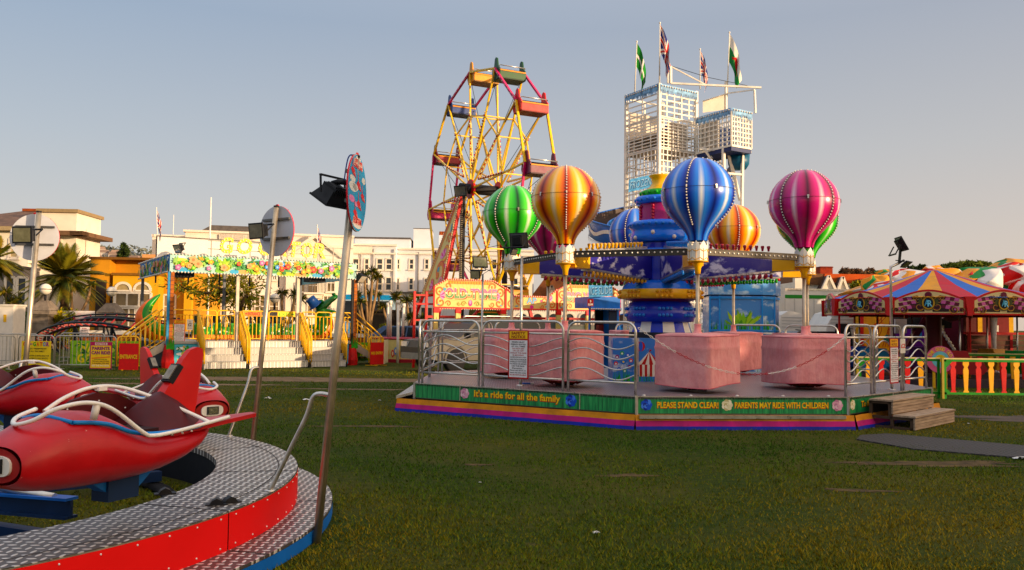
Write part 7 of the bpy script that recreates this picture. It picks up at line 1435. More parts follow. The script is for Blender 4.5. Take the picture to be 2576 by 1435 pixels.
# -------------------------------------------------------------- half collapsed inflatable
IR, IW, IY, IG = M('#b81a34', .5, 0, .12, 2, .15), M('#dad4d0', .5, 0, .1, 2, .15), M('#d9980f', .5, 0, .12, 2, .15), M('#0f7a40', .5, 0, .12, 2, .15)
inf = thing('inflatable', 'half collapsed inflatable castle in red white green and yellow folds behind the roundabout', 'inflatable', (15.5, 33, 0))
def lump(u, v, w_, h_, Y, cols, seed, rot=0.0, stripes=5):
    rnd = random.Random(seed); c = at(u, v, Y) - V(inf.location); a_ = w_*.66*Y/2070; b_ = h_*.56*Y/2070; nu, nv_ = 150, 76; vs = []; ph = [rnd.uniform(0, 6.3) for _ in range(6)]
    for i in range(nv_+1):
        t_ = PI*i/nv_
        for j in range(nu):
            p_ = 2*PI*j/nu; k = 1.1 + .12*sin(2*p_+ph[0]+1.5*t_) - .09*abs(sin(2.0*p_+ph[1]-2*t_)) + .02*sin(7*p_+ph[2]+3*t_) - .14*abs(sin(2.5*t_+ph[3]+p_))**.6
            x, y, z = a_*sin(t_)*cos(p_)*k, a_*.8*sin(t_)*sin(p_)*k, b_*cos(t_)*k; vs.append(c + V((x*cos(rot)-z*sin(rot), y, x*sin(rot)+z*cos(rot))))
    mb = MB(); base = mb.v; mb.v += vs
    for i in range(nv_):
        for j in range(nu):
            s_ = (j/nu*stripes*2 + .5*sin(i*.17+ph[5]) + .6*i/nv_*(1 if seed % 2 else -1)*stripes/3) % len(cols); k = mb.mid(cols[int(s_)]); mb.f.append([i*nu+j, (i+1)*nu+j, (i+1)*nu+(j+1) % nu, i*nu+(j+1) % nu]); mb.mi.append(k); mb.sm.append(True)
    mb.build('fold', inf)
for a in ((2205, 722, 58, 50, 31.5, (IY, IY, IG, IY), 1, .2), (2205, 738, 70, 40, 30.5, (IW, IR), 2, .5), (2232, 690, 46, 20, 32.5, (IG, IY), 3, -.1), (2268, 704, 84, 44, 32, (IW, IR, IW, IY), 4, .15), (2380, 702, 110, 46, 33, (IW, IR, IY, IY), 5, -.2), (2360, 688, 60, 30, 33.5, (IY, IY, IW), 6, -.3), (2425, 700, 110, 40, 32.6, (IG, IG, IY, IY), 7, .25), (2468, 716, 84, 66, 32, (IW, IR, IW, IW), 8, .3), (2520, 720, 90, 80, 33, (IG, IG, IY), 9, -.3), (2470, 688, 110, 26, 33.6, (IG, IG, IY), 12, .1), (2535, 676, 90, 40, 33.5, (IG, IY, IY), 10, .2), (2562, 695, 110, 56, 32.6, (IR, IW), 11, -.1), (2580, 730, 60, 90, 32, (IW, IR), 13, 0), (2300, 740, 240, 60, 33.5, (IG, IY, IW), 14, 0), (2460, 750, 260, 60, 33.5, (IG, IR, IW), 15, 0)): lump(*a)
# -------------------------------------------------------------- wooden steps
m, nt, b = new_mat('step_timber'); t = NT(nt); tc = t.n('TexCoord').outputs['Object']; mp = t.n('Mapping'); mp.inputs['Scale'].default_value = (1.2, 14, 14); t.l(tc, mp.inputs[0]); nz = t.noise(mp.outputs[0], 1.6, 6, .65); t.l(t.ramp(nz, [(.3, lin('#7a6450')), (.5, lin('#a88f76')), (.72, lin('#c4ab90'))]), b.inputs['Base Color']); b.inputs['Roughness'].default_value = .8; t.bump(nz, .4, .01, b); TIMB = m
TIMD = M('#4a3c32', .85, 0, .2, 5)
wst = thing('wooden_steps', 'two tread timber steps against the right front of the balloon ride', 'steps', (6.27, 12.83, 0), math.atan2(.70, .71)); L = 1.82
for (y0, y1, zt, nm) in ((0, .33, .225, 'lower_tread'), (.33, .70, .455, 'upper_tread')):
    mb = MB()
    for k in range(3): yy = y0 - .015 + k*(y1-y0+.015)/3; mb.box((-.02, yy, zt-.028), (L+.02, yy+(y1-y0+.015)/3-.006, zt), TIMB)
    mb.build(nm, wst)
for (y, z0, z1) in ((0, .01, .19), (.33, .235, .42)):
    mb = MB(); n = 4; hh = (z1-z0)/n
    for k in range(n): mb.box((0, y, z0+k*hh), (L, y+.025, z0+(k+1)*hh-.006), TIMB)
    mb.build('riser', wst)
mb = MB()
for x in (.0, L-.05):
    for (y, z) in ((.03, .19), (.33, .19), (.36, .42), (.66, .42)): mb.box((x, y, 0 if z < .3 or y > .6 else .2), (x+.05, y+.045, z), TIMD)
    mb.box((x, .03, .15), (x+.05, .70, .195), TIMD); mb.box((x, .36, .385), (x+.05, .70, .425), TIMD); mb.box((x, .03, .0), (x+.05, .7, .04), TIMD)
mb.box((.06, .68, .0), (L-.06, .69, .42), DARK); mb.build('side_frame', wst)
# -------------------------------------------------------------- white trailers and caravans
TRW = M('#d4d2ce', .35, .1, .06, 2, name='trailer_white')
o = thing('lorry_trailer', 'long white lorry trailer with a green stripe behind the caravans', 'trailer', (at(1975, 850, 37).x, 37, 0), R(3)); L = at(2200, 850, 37).x - at(1975, 850, 37).x; zt = hgt(2080, 727, 37); mb = MB(); mb.box((0, 0, .9), (L, 2.4, zt), TRW); mb.build('body', o); mb = MB(); zs_ = hgt(2080, 752, 37); mb.box((-.0, -.012, zs_), (L, -.003, zs_+.16), P('#2a7a34')); mb.build('stripe', o); mb = MB()
for k in range(9): mb.box((k*L/9-.015, -.015, .9), (k*L/9+.015, -.001, zs_-.02), P('#b8b6b2'))
mb.box((0, -.03, zt-.08), (L, 0, zt), STEEL); mb.box((0, -.02, .75), (L, .1, .92), P('#4a4a4c')); mb.build('trim', o)
for x in (.8, 1.9): mb = MB(); mb.lathe([(.0, -.15), (.42, -.15), (.45, 0), (.42, .12), (0, .12)], RUBBER, 18, X=Matrix.Translation((x, .2, .45)) @ Matrix.Rotation(R(90), 4, 'X')); mb.build('wheel', o)
def caravan(u0, u1, v0, Y, label, face, rz=0.0, win=True):
    x0 = at(u0, 850, Y).x; L = at(u1, 850, Y).x - x0; o = thing('caravan', label, 'caravan', (x0, Y, 0), rz, 'white caravans behind the balloon ride'); zt = hgt((u0+u1)/2, v0, Y); F = frame((0, 0, 0), (1, 0, 0), (0, 0, 1), (0, -1, 0)); mb = MB()
    prof = [(.05, .55), (L-.05, .55), (L+.12, 1.2), (L+.02, zt-.55), (L-.25, zt-.12), (L-.6, zt), (.35, zt), (.1, zt-.15), (0, zt-.5), (-.05, 1.2)] if face > 0 else [(.05, .55), (L-.05, .55), (L+.05, 1.2), (L, zt-.5), (L-.1, zt-.15), (L-.35, zt), (.6, zt), (.25, zt-.12), (-.02, zt-.55), (-.12, 1.2)]
    mb.prism(prof, F, -2.1, 0, TRW); mb.build('body', o); mb = MB()
    if win: mb.prism([(.25, 1.25), (L-.5, 1.25), (L-.6, 1.75), (.3, 1.75)], F, 0, .02, GLASS); mb.build('window', o); mb = MB()
    for k in range(4): mb.bar(F(.1, zt-.25-.12*k, .01), F(L-.2, zt-.25-.12*k, .01), .012, .02, P('#a8a8a8'))
    mb.stroke([(L*.55, zt-.7), (L*.8, zt-.74), (L*.86, zt-.66)], F, .03, P('#5a5a60'), .012); mb.build('trim', o)
    mb = MB(); mb.lathe([(0, -.1), (.3, -.1), (.33, 0), (.3, .08), (0, .08)], RUBBER, 16, X=Matrix.Translation((L*.4, .1, .33)) @ Matrix.Rotation(R(90), 4, 'X')); mb.build('wheel', o)
caravan(1960, 2034, 783, 31.5, 'white caravan with a rounded front beside the blue painted booth', 1, 0, False); caravan(2083, 2175, 781, 32, 'grey white caravan with ribbed side behind the magenta balloon poles', -1, 0, True)
vehicle('parked_car', 'dark estate car with roof bars in front of the white caravans', 'car', (11.2, 29.6), (1, .05), M('#1c2224', .2, .3, .05, coat=.5), hb, 1.7, (1.25, -1.25), .31, [[(.85, 1.02), (.42, 1.36), (.05, 1.4), (.02, 1.0)], [(-.05, 1.0), (-.03, 1.4), (-.95, 1.4), (-1.35, 1.05)]])
# small litter lying about
def litter(u, v, label, s=.1, k=0):
    p = gnd(u, v, .012); mb = MB(); rnd = random.Random(k+3); n = 9; vs = []; 
    for i in range(5):
        for j in range(5): vs.append((s*(i/4-.5)*1.5 + rnd.uniform(-.2, .2)*s, s*(j/4-.5) + rnd.uniform(-.2, .2)*s, rnd.uniform(0, .55)*s*(1-abs(i/2-1)*.6)))
    mb.add(vs, [(i*5+j, (i+1)*5+j, (i+1)*5+j+1, i*5+j+1) for i in range(4) for j in range(4)], M('#dcdad6', .7, 0, .08)); o = mb.build('litter'); o.location = p; tag(o, label, 'litter')
litter(675, 1003, 'crumpled pale paper on the grass beside the middle ride pole', .09, 1); litter(770, 1007, 'white paper scrap on the grass just left of the nearest ride pole', .09, 2); litter(955, 1008, 'tiny white scrap on the grass left of the balloon ride', .04, 3); litter(2569, 1155, 'crumpled white paper at the right end of the rubber mat', .1, 4); litter(1500, 1341, 'thin pale strip of paper on the lawn in the lower middle', .035, 5); litter(1207, 1214, 'small white scrap on the lawn below the ride text', .02, 6); litter(2437, 1066, 'white scrap on the grass right of the wooden steps', .03, 7)
# ================================================================== SEAFRONT BUILDINGS
BWHITE = M('#e0d8ce', .75, 0, .06, .8, name='white_render'); BCREAM = M('#e4dcce', .8, 0, .08, .7, name='cream_render'); BORA = M('#bf8a30', .75, 0, .08, .6, name='orange_render'); BYEL = M('#d0a048', .75, 0, .06, .6); SLATE = M('#55504e', .75, 0, .2, 3, .2); TILE = M('#8a4a30', .8, 0, .2, 3, .2, name='red_tiles'); WFR = M('#ddd4c8', .5, 0, .04); BLIND = M('#b8a888', .7, 0, .08)
GLS = M('#3a3f44', .12, 0, .35, .8, name='window_glass'); GLB = M('#8a7a62', .15, 0, .4, .5)
def building(name, label, o, U, cat='building'):
    U = V((U[0], U[1], 0)).normalized(); t_ = thing(name, label, cat, (o[0], o[1], 0), math.atan2(U.y, U.x)); return t_
def LX(o, U, u, back=0.0):           # local x of photo column u on the facade line
    A = V((o[0], o[1], 0)) + V((-U[1], U[0], 0))*back; return along(A, A + V((U[0], U[1], 0)), u)
def facade(o, U):
    Un = V((U[0], U[1], 0)).normalized(); return (lambda u, b=0.0: LX(o, Un, u, b)), (lambda u, v, b=0.0: (lambda x: hgt(u, v, o[1] + Un.y*x + Un.x*b))(LX(o, Un, u, b)))
FXZ = frame((0, 0, 0), (1, 0, 0), (0, 0, 1), (0, -1, 0))
def win(par, x0, x1, z0, z1, y=0.0, panes=(1, 2), fr=.07, glass=None, sill=True, arch=False, depth=.10):
    F = frame((0, y, 0), (1, 0, 0), (0, 0, 1), (0, -1, 0)); g = glass or GLS; mb = MB(); n = 10
    if arch: out = [(x0, z0), (x1, z0)] + [((x0+x1)/2 + (x1-x0)/2*cos(PI*i/n), z1-(x1-x0)/2*.9 + (x1-x0)/2*.9*sin(PI*i/n)) for i in range(n+1)]
    else: out = [(x0, z0), (x1, z0), (x1, z1), (x0, z1)]
    k = len(out)
    for i in range(k): a, b = out[i], out[(i+1) % k]; mb.bar(F(*a, .02), F(*b, .02), fr, depth, WFR, (0, 1, 0))
    for i in range(1, panes[0]): x = x0+(x1-x0)*i/panes[0]; mb.bar(F(x, z0, .02), F(x, z1 if not arch else z1-.05, .02), fr*.7, .05, WFR, (0, 1, 0))
    for i in range(1, panes[1]): z = z0+(z1-z0)*i/panes[1]; mb.bar(F(x0, z, .025), F(x1, z, .025), fr*.7, .05, WFR, (0, 1, 0))
    if sill: mb.bar(F(x0-.1, z0-.06, .07), F(x1+.1, z0-.06, .07), .16, .1, WFR, (0, 0, 1))
    w_ = mb.build('window', par); mb = MB(); mb.flat(out, F, g, .012); mb.build('pane', w_); return w_
# ---- long white two storey building with a pediment, behind the coaster
oA = V(((462-1288)/2070*62, 62, 0)); UA = V((.90, .22, 0)).normalized(); fx, fz = facade(oA, UA); bA = building('seafront_building', 'long white two storey seafront building with parapet and pediment behind the coaster', oA, UA); LA = fx(885); zt = fz(600, 588)
mb = MB(); mb.box((0, 0, 0), (LA, 12, zt), BWHITE); mb.box((fx(376, 4), 4, 0), (-.01, 12, zt-.1), BWHITE); mb.box((fx(375, 4), 3.9, zt-.1), (-.01, 4.2, zt+.1), WFR); mb.build('wall', bA); mb = MB(); zc_ = fz(600, 610); mb.box((-.15, -.15, zt-.02), (LA+.05, .3, zt+.14), WFR); mb.box((-.15, 0, zt-.02), (.15, 12, zt+.14), WFR); mb.box((-.12, -.12, zc_-.2), (LA, -.002, zc_), WFR); mb.box((-.06, -.06, fz(700, 690)-.12), (LA, -.002, fz(700, 690)+.12), WFR); mb.build('cornice', bA)
mb = MB()
for k in range(34): x = fx(548) + (fx(632)-fx(548))*k/33; mb.box((x-.06, -.18, zt-.75), (x+.06, -.14, zt-.12), WFR)
mb.box((fx(546), -.16, zt-.9), (fx(634), -.12, zt-.75), WFR); mb.box((fx(546), -.13, zt-.75), (fx(634), -.125, zt-.1), M('#8a7c6c', .8)); mb.build('balustrade', bA)
x0, x1 = fx(717), fx(857); zb = fz(790, 652); zp = fz(800, 601); mb = MB(); mb.prism([(x0, zb), (x1, zb), ((x0+x1)/2, zp)], FXZ, .25, .6, BWHITE); mb.prism([(x0, 0), (x1, 0), (x1, zb), (x0, zb)], FXZ, .003, .45, BCREAM); mb.bar(FXZ(x0-.3, zb-.02, .72), FXZ((x0+x1)/2, zp+.12, .72), .24, .3, WFR, (0, 1, 0)); mb.bar(FXZ(x1+.3, zb-.02, .72), FXZ((x0+x1)/2, zp+.12, .72), .24, .3, WFR, (0, 1, 0)); mb.box((x0-.3, -.9, zb-.25), (x1+.3, -.3, zb), WFR)
for k in range(26): x = x0 + (x1-x0)*k/25; mb.box((x-.07, -.75, zb-.45), (x+.07, -.6, zb-.26), WFR)
mb.build('pediment', bA)
for (u0, u1, v0, v1) in ((745, 765, 690, 735), (772, 797, 700, 738), (820, 840, 690, 735)): win(bA, fx(u0), fx(u1), fz(u0, v1), fz(u0, v0), -.45, (2, 2), .09, GLB)
for (u0, u1, v0, v1) in ((772, 798, 742, 795), (735, 752, 745, 795), (812, 832, 745, 795)): win(bA, fx(u0), fx(u1), fz(u0, v1), fz(u0, v0), -.45, (2, 2), .1, GLB)
mb = MB(); x0, x1 = fx(763), fx(813); zb = fz(790, 742); mb.box((x0, -1.2, zb), (x1, -.46, zb+.14), WFR); mb.box((x0+.2, -1.0, zb-.3), (x1-.2, -.46, zb), BCREAM)
for k in range(15): x = x0+(x1-x0)*k/14; mb.bar((x, -1.15, zb+.14), (x, -1.15, zb+1.0), .04, .04, M('#4a4440', .6), (0, 1, 0))
mb.bar((x0, -1.15, zb+1.0), (x1, -1.15, zb+1.0), .05, .05, M('#4a4440', .6)); mb.build('balcony', bA)
for (u0, u1) in ((480, 520), (540, 570), (590, 612), (640, 665), (676, 700)): win(bA, fx(u0), fx(u1), fz(u0, 800), fz(u0, 742), 0, (2, 2), .1, GLB); win(bA, fx(u0)+.2, fx(u1)-.2, fz(u0, 705), fz(u0, 668), 0, (2, 2), .1)
mb = MB(); xr = fx(650); mb.prism([(0, zt), (LA*.5, zt), (LA*.5-1, zt+.9), (1.5, zt+.9)], frame((0, 3, 0), (1, 0, 0), (0, 0, 1), (0, -1, 0)), -7, 0, SLATE); mb.build('roof', bA)
# ---- white three storey hotel
oH = V(((868-1288)/2070*70, 70, 0)); UH = V((1, .05, 0)).normalized(); fx, fz = facade(oH, UH); BWHITE_ = BWHITE; BWHITE = M('#d6d6da', .75, 0, .05, .8, name='white_render_shaded'); bH = building('hotel', 'white three storey hotel with sash windows and tall square chimney block', oH, UH, 'hotel'); LH = fx(1345); zt = fz(960, 618); xk = fx(992)  # hotel white tinted cool, to look out of the direct sun
mb = MB(); mb.box((0, 0, 0), (xk, 14, zt), BWHITE); mb.box((xk, 1.6, 0), (LH, 14, zt-.15), BWHITE); mb.build('wall', bH)
mb = MB(); mb.box((-.1, -.2, zt-.05), (xk+.1, .3, zt+.1), WFR); mb.box((-.08, -.18, fz(930, 640)), (xk+.05, -.002, fz(930, 636)), WFR); mb.box((xk+.1, 1.4, zt-.2), (LH, 1.7, zt-.04), WFR); mb.box((xk+.1, 1.45, fz(1050, 641, 1.6)), (LH, 1.598, fz(1050, 637, 1.6)), WFR); mb.box((0, -.1, fz(930, 742)), (xk, -.002, fz(930, 739)), WFR); mb.box((xk, 1.5, fz(1050, 740, 1.6)), (LH, 1.598, fz(1050, 737, 1.6)), WFR); mb.build('cornice', bH)
mb = MB(); mb.box((fx(878), 2.5, zt), (fx(1022), 9, fz(950, 601, 2.5)), BWHITE); mb.box((fx(876), 2.4, fz(950, 601, 2.5)), (fx(1024), 9, fz(950, 600, 2.5)+.1), SLATE); mb.build('penthouse', bH); mb = MB(); mb.box((fx(1028), 4, zt-.3), (fx(1076), 7.5, fz(1050, 576, 4)), BWHITE); mb.box((fx(1027.5), 3.95, fz(1050, 576, 4)), (fx(1076.5), 7.5, fz(1050, 574.5, 4)), SLATE); mb.build('chimney_block', bH)
mb = MB(); mb.box((fx(1096), 4, zt-.3), (fx(1122), 6, fz(1110, 592, 4)), BWHITE)
for k in range(4): mb.lathe([(.18, fz(1110, 592, 4)), (.15, fz(1110, 580, 4)), (.0, fz(1110, 580, 4))], TILE, 8, X=Matrix.Translation((fx(1100+6*k), 5, 0)))
mb.build('chimney', bH); mb = MB()
for k in range(16): x = fx(882)+(fx(932)-fx(882))*k/15; mb.box((x-.06, -.24, zt-.7), (x+.06, -.2, zt-.12), WFR)
mb.box((fx(880), -.195, zt-.72), (fx(934), -.19, zt-.1), M('#9a8c7c', .8)); mb.build('balustrade', bH)
for u in (906, 937, 988):
    mb = MB(); mb.tube([(fx(u), -.1, 0), (fx(u), -.1, zt-.3)], .07, M('#b8b4b0', .6), 6); mb.build('drainpipe', bH)
for u in (1050, 1090): mb = MB(); mb.tube([(fx(u, 1.6), 1.5, 3.5), (fx(u, 1.6), 1.5, zt-.4)], .06, M('#8a8682', .6), 6); mb.build('drainpipe', bH)
rnd = random.Random(8)
for (u0, u1) in ((884, 900), (914, 925), (945, 960), (968, 983)):
    win(bH, fx(u0), fx(u1), fz(u0, 679), fz(u0, 651), 0, (1, 2), .11); win(bH, fx(u0), fx(u1), fz(u0, 731), fz(u0, 698), 0, (1, 2), .11); win(bH, fx(u0), fx(u1), fz(u0, 790), fz(u0, 752), 0, (1, 2), .11)
for (u0, u1) in ((996, 1003), (1027, 1038), (1066, 1076), (1105, 1116), (1145, 1156), (1190, 1202), (1235, 1248), (1290, 1304)):
    win(bH, fx(u0, 1.6), fx(u1, 1.6), fz(u0, 678, 1.6), fz(u0, 652, 1.6), 1.6, (1, 2), .11); win(bH, fx(u0, 1.6), fx(u1, 1.6), fz(u0, 730, 1.6), fz(u0, 700, 1.6), 1.6, (1, 2), .11)
mb = MB(); mb.box((xk+.2, -1.5, 0), (fx(1112), 1.58, fz(1050, 741)), BWHITE); mb.box((xk, -1.7, fz(1050, 741)), (fx(1114), 1.59, fz(1050, 737)), SLATE); mb.build('veranda', bH)
for k in range(6): a = fx(1004+17*k, -1.5); win(bH, a+.1, a+.5, .9, 2.9, -1.5, (1, 2), .08, depth=.06)
for (u0, u1) in ((1330, 1352), (1360, 1382), (1385, 1402)): pass
BWHITE = BWHITE_
# ---- lower white arcade building behind the wheel frontage, brown roofed house
oW = V(((1285-1288)/2070*60, 60, 0)); UW = V((1, 0, 0)); fx, fz = facade(oW, UW); bW = building('arcade_building', 'white building with arched openings seen through the legs of the big wheel frontage', oW, UW); L = fx(1545); zt = fz(1400, 765); mb = MB(); mb.box((0, 0, 0), (L, 8, zt), BWHITE); mb.box((0, .0, zt), (fx(1338), 8, fz(1300, 648)), BWHITE); mb.box((-.1, -.1, zt-.02), (L+.1, 0, zt+.15), WFR); mb.build('wall', bW)
for u in (1315, 1352, 1392, 1432, 1470, 1508): win(bW, fx(u-13), fx(u+13), .6, fz(u, 788), 0, (1, 1), .12, arch=True)
for (u, v0, v1) in ((1296, 700, 738), (1318, 700, 738)): win(bW, fx(u-6), fx(u+6), fz(u, v1), fz(u, v0), 0, (1, 2), .1)
oR = V(((1338-1288)/2070*66, 66, 0)); fx, fz = facade(oR, UW); bR = building('brown_house', 'dark brown roofed house with half timbered gable behind the painted frontage', oR, UW, 'house'); L = fx(1500); z0, z1 = fz(1400, 762), fz(1400, 702); mb = MB(); mb.box((0, 0, 0), (L, 8, z0), BCREAM); mb.build('wall', bR); mb = MB(); mb.prism([(-.4, z0), (L+.4, z0), (L-1.5, z1), (1.0, z1)], frame((0, -.3, 0), (1, 0, 0), (0, 0, 1), (0, -1, 0)), -8.5, 0, M('#5a3826', .85, 0, .25, 2, .2)); mb.build('roof', bR); mb = MB(); mb.prism([(fx(1368), z0-.2), (fx(1405), z0-.2), (fx(1386), fz(1386, 722))], FXZ, .4, .8, BCREAM); mb.bar(FXZ(fx(1366), z0-.2, .85), FXZ(fx(1386), fz(1386, 720), .85), .2, .2, SLATE, (0, 1, 0)); mb.bar(FXZ(fx(1407), z0-.2, .85), FXZ(fx(1386), fz(1386, 720), .85), .2, .2, SLATE, (0, 1, 0)); mb.build('gable', bR)
# ---- orange cafe
oO = V(((225-1288)/2070*54, 54, 0)); UO = V((1, .12, 0)).normalized(); fx, fz = facade(oO, UO); bO = building('orange_cafe', 'low orange yellow cafe with arched windows behind the palm tree', oO, UO, 'cafe'); L = fx(484); zt = fz(330, 652); xm = fx(272)
mb = MB(); mb.box((0, .0, 0), (xm, 9, zt-.05), BORA); mb.box((xm, 1.0, 0), (L, 9, zt), BORA); mb.box((fx(283), -.2, 0), (fx(398), .99, fz(340, 690)), BYEL); mb.build('wall', bO); mb = MB(); mb.box((-.1, -.1, zt-.06), (L, 1.1, zt+.1), M('#6a4a1c', .7)); mb.box((fx(280), -.35, fz(340, 694)), (fx(400), .98, fz(340, 688)), M('#7a5620', .7)); mb.build('cornice', bO)
for (u0, u1) in ((287, 326), (335, 376)): win(bO, fx(u0, -.2), fx(u1, -.2), fz(u0, 733), fz(u0, 712), -.2, (1, 1), .16, M('#9a8a6a', .5), arch=True, sill=False)
win(bO, fx(287, -.2), fx(378, -.2), fz(330, 772), fz(330, 737), -.2, (3, 1), .16, GLB, sill=False); win(bO, fx(290, -.2), fx(340, -.2), .4, fz(330, 775), -.2, (3, 1), .14, GLB, sill=False); win(bO, fx(343, -.2), fx(378, -.2), .1, fz(330, 775), -.2, (2, 1), .16, WFR, sill=False)
for (u0, u1) in ((410, 440),): win(bO, fx(u0, 1), fx(u1, 1), .9, fz(u0, 742, 1), 1.0, (2, 3) if u0 < 420 else (2, 1), .1, GLB)
for u in (392, 471): mb = MB(); mb.bar((fx(u, .4), .6, 0), (fx(u, .4), .6, fz(u, 690, .4)), .5, .5, BYEL, (0, 1, 0)); mb.build('pillar', bO)
mb = MB(); mb.bar((fx(255), -.25, 0), (fx(255), -.25, fz(255, 706)), .55, .3, M('#2a211c', .7), (0, 1, 0)); mb.build('dark_column', bO); mb = MB(); mb.box((fx(333), 1.5, zt), (fx(380), 5, fz(355, 640, 1.5)), M('#c89a72', .8, 0, .1)); mb.build('roof_tank', bO)
# ---- beige villa with a hipped slate roof at far left
oV = V((-37.5, 58, 0)); UV_ = V((1, .06, 0)).normalized(); fx, fz = facade(oV, UV_); bV = building('beige_villa', 'beige villa with hipped slate roof and flat topped wing at the far left', oV, UV_, 'house'); xa, xb = fx(64), fx(163); z_e = fz(60, 572); zr = fz(25, 513); zw = fz(150, 530)
mb = MB(); mb.box((-4, 0, 0), (xa, 10, z_e), BCREAM); mb.box((xa, 1.2, 0), (xb, 5.2, zw), BCREAM); mb.build('wall', bV)
mb = MB(); vs = [V((-4.5, -.5, z_e)), V((xa+1.2, -.5, z_e)), V((xa+1.2, 10.5, z_e)), V((-4.5, 10.5, z_e)), V((fx(-30), 4, zr)), V((fx(22), 4, zr))]; mb.add(vs, [(0, 1, 5, 4), (1, 2, 5), (2, 3, 4, 5), (3, 0, 4), (3, 2, 1, 0)], M('#6a564c', .8, 0, .25, 2.5, .25)); mb.bar(vs[1]+UZ*.05, vs[5]+UZ*.08, .3, .2, TILE, (0, 0, 1)); mb.bar(vs[4]+UZ*.08, vs[5]+UZ*.08, .3, .2, TILE); mb.build('roof', bV)
mb = MB(); mb.box((-4.6, -.6, z_e-.3), (xa+1.3, 0, z_e-.02), M('#9a8a70', .7)); mb.box((xa-.1, 1.0, zw), (xb+.15, 5.4, zw+.25), M('#8f7d62', .7)); ze2 = fz(180, 588, 1.2); mb.box((xa+1.3, .2, ze2-.2), (xb+.9, 1.199, ze2+.1), M('#6a5240', .8)); mb.box((xb, .2, ze2-.2), (xb+.9, 5.3, ze2+.1), M('#6a5240', .8)); mb.build('eaves', bV)
win(bV, fx(118, 1.2), fx(146, 1.2), fz(150, 636, 1.2), fz(150, 602, 1.2), 1.2, (1, 1), .12, BLIND); win(bV, fx(17), fx(40), fz(30, 650), fz(30, 600), 0, (1, 2), .2, BLIND); mb = MB(); mb.box((fx(-60), -2.2, 0), (fx(95), -.01, fz(30, 676, -2.2)), M('#8a8480', .8, 0, .1)); mb.box((fx(-60), -2.5, fz(30, 676, -2.2)), (fx(97), -.01, fz(30, 670, -2.2)), SLATE); mb.build('bay', bV)
for (u0, u1) in ((10, 33), (40, 64)): win(bV, fx(u0, -2.2), fx(u1, -2.2), fz(u0, 770, -2.2), fz(u0, 698, -2.2), -2.2, (1, 2), .16)
# ---- houses at the right
oX = V(((1995-1288)/2070*72, 72, 0)); fx, fz = facade(oX, UW); bX = building('gabled_houses', 'white gabled houses with red tile roof beyond the trailers at right', oX, UW, 'house'); L = fx(2190); zr0, zr1 = fz(2100, 712), fz(2120, 690); mb = MB(); mb.box((0, 0, 0), (L, 9, zr0), BWHITE); mb.box((0, -.6, 0), (fx(2023), 0, fz(2010, 688)), BWHITE); mb.build('wall', bX)
mb = MB(); FB_ = frame((0, -.2, 0), (1, 0, 0), (0, 0, 1), (0, -1, 0)); mb.prism([(fx(2070), zr0), (L+1, zr0), (L+.5, zr1), (fx(2074), zr1)], FB_, -9, 0, M('#b0582c', .85, 0, .15, 2)); mb.prism([(fx(2023), zr0-.2), (fx(2070), zr0-.2), (fx(2068), zr1), (fx(2026), zr1)], FB_, -8, 0, M('#6a4c38', .85, 0, .2)); mb.build('roof', bX)
for (u0, u1, v1, c) in ((2050, 2093, 699, WFR), (2090, 2122, 702, WFR), (2136, 2167, 707, P('#b03a34'))):
    xm_, xh_ = (fx(u0)+fx(u1))/2, (fx(u1)-fx(u0))/2; zt_ = fz(u0, v1); mb = MB(); mb.prism([(xm_-xh_*.9, 0), (xm_+xh_*.9, 0), (xm_+xh_*.9, zr0-.9), (xm_, zt_), (xm_-xh_*.9, zr0-.9)], FXZ, .21, 1.2, BWHITE); gb = mb.build('gable', bX); mb = MB(); mb.prism([(xm_-xh_*1.1, zr0-1.05), (xm_, zt_+.12), (xm_+xh_*1.1, zr0-1.05)], FXZ, -3.5, 1.19, M('#4a3c36', .85, 0, .2)); mb.build('roof', bX); mb = MB(); mb.bar(FXZ(xm_-xh_, zr0-1.1, 1.25), FXZ(xm_, zt_+.1, 1.25), .2, .3, c, (0, 1, 0)); mb.bar(FXZ(xm_+xh_, zr0-1.1, 1.25), FXZ(xm_, zt_+.1, 1.25), .2, .3, c, (0, 1, 0)); mb.build('bargeboard', gb); win(bX, xm_-.4, xm_+.4, zr0-2.2, zr0-1.2, -1.2, (2, 2), .12)
mb = MB(); mb.box((fx(2086), 2, zr0), (fx(2118), 3.4, fz(2100, 671, 2)), M('#8a3c28', .85, 0, .2, 4)); mb.box((fx(2085), 1.9, fz(2100, 674, 2)), (fx(2119), 3.5, fz(2100, 672, 2)), M('#6a3020', .8)); mb.build('chimney', bX)
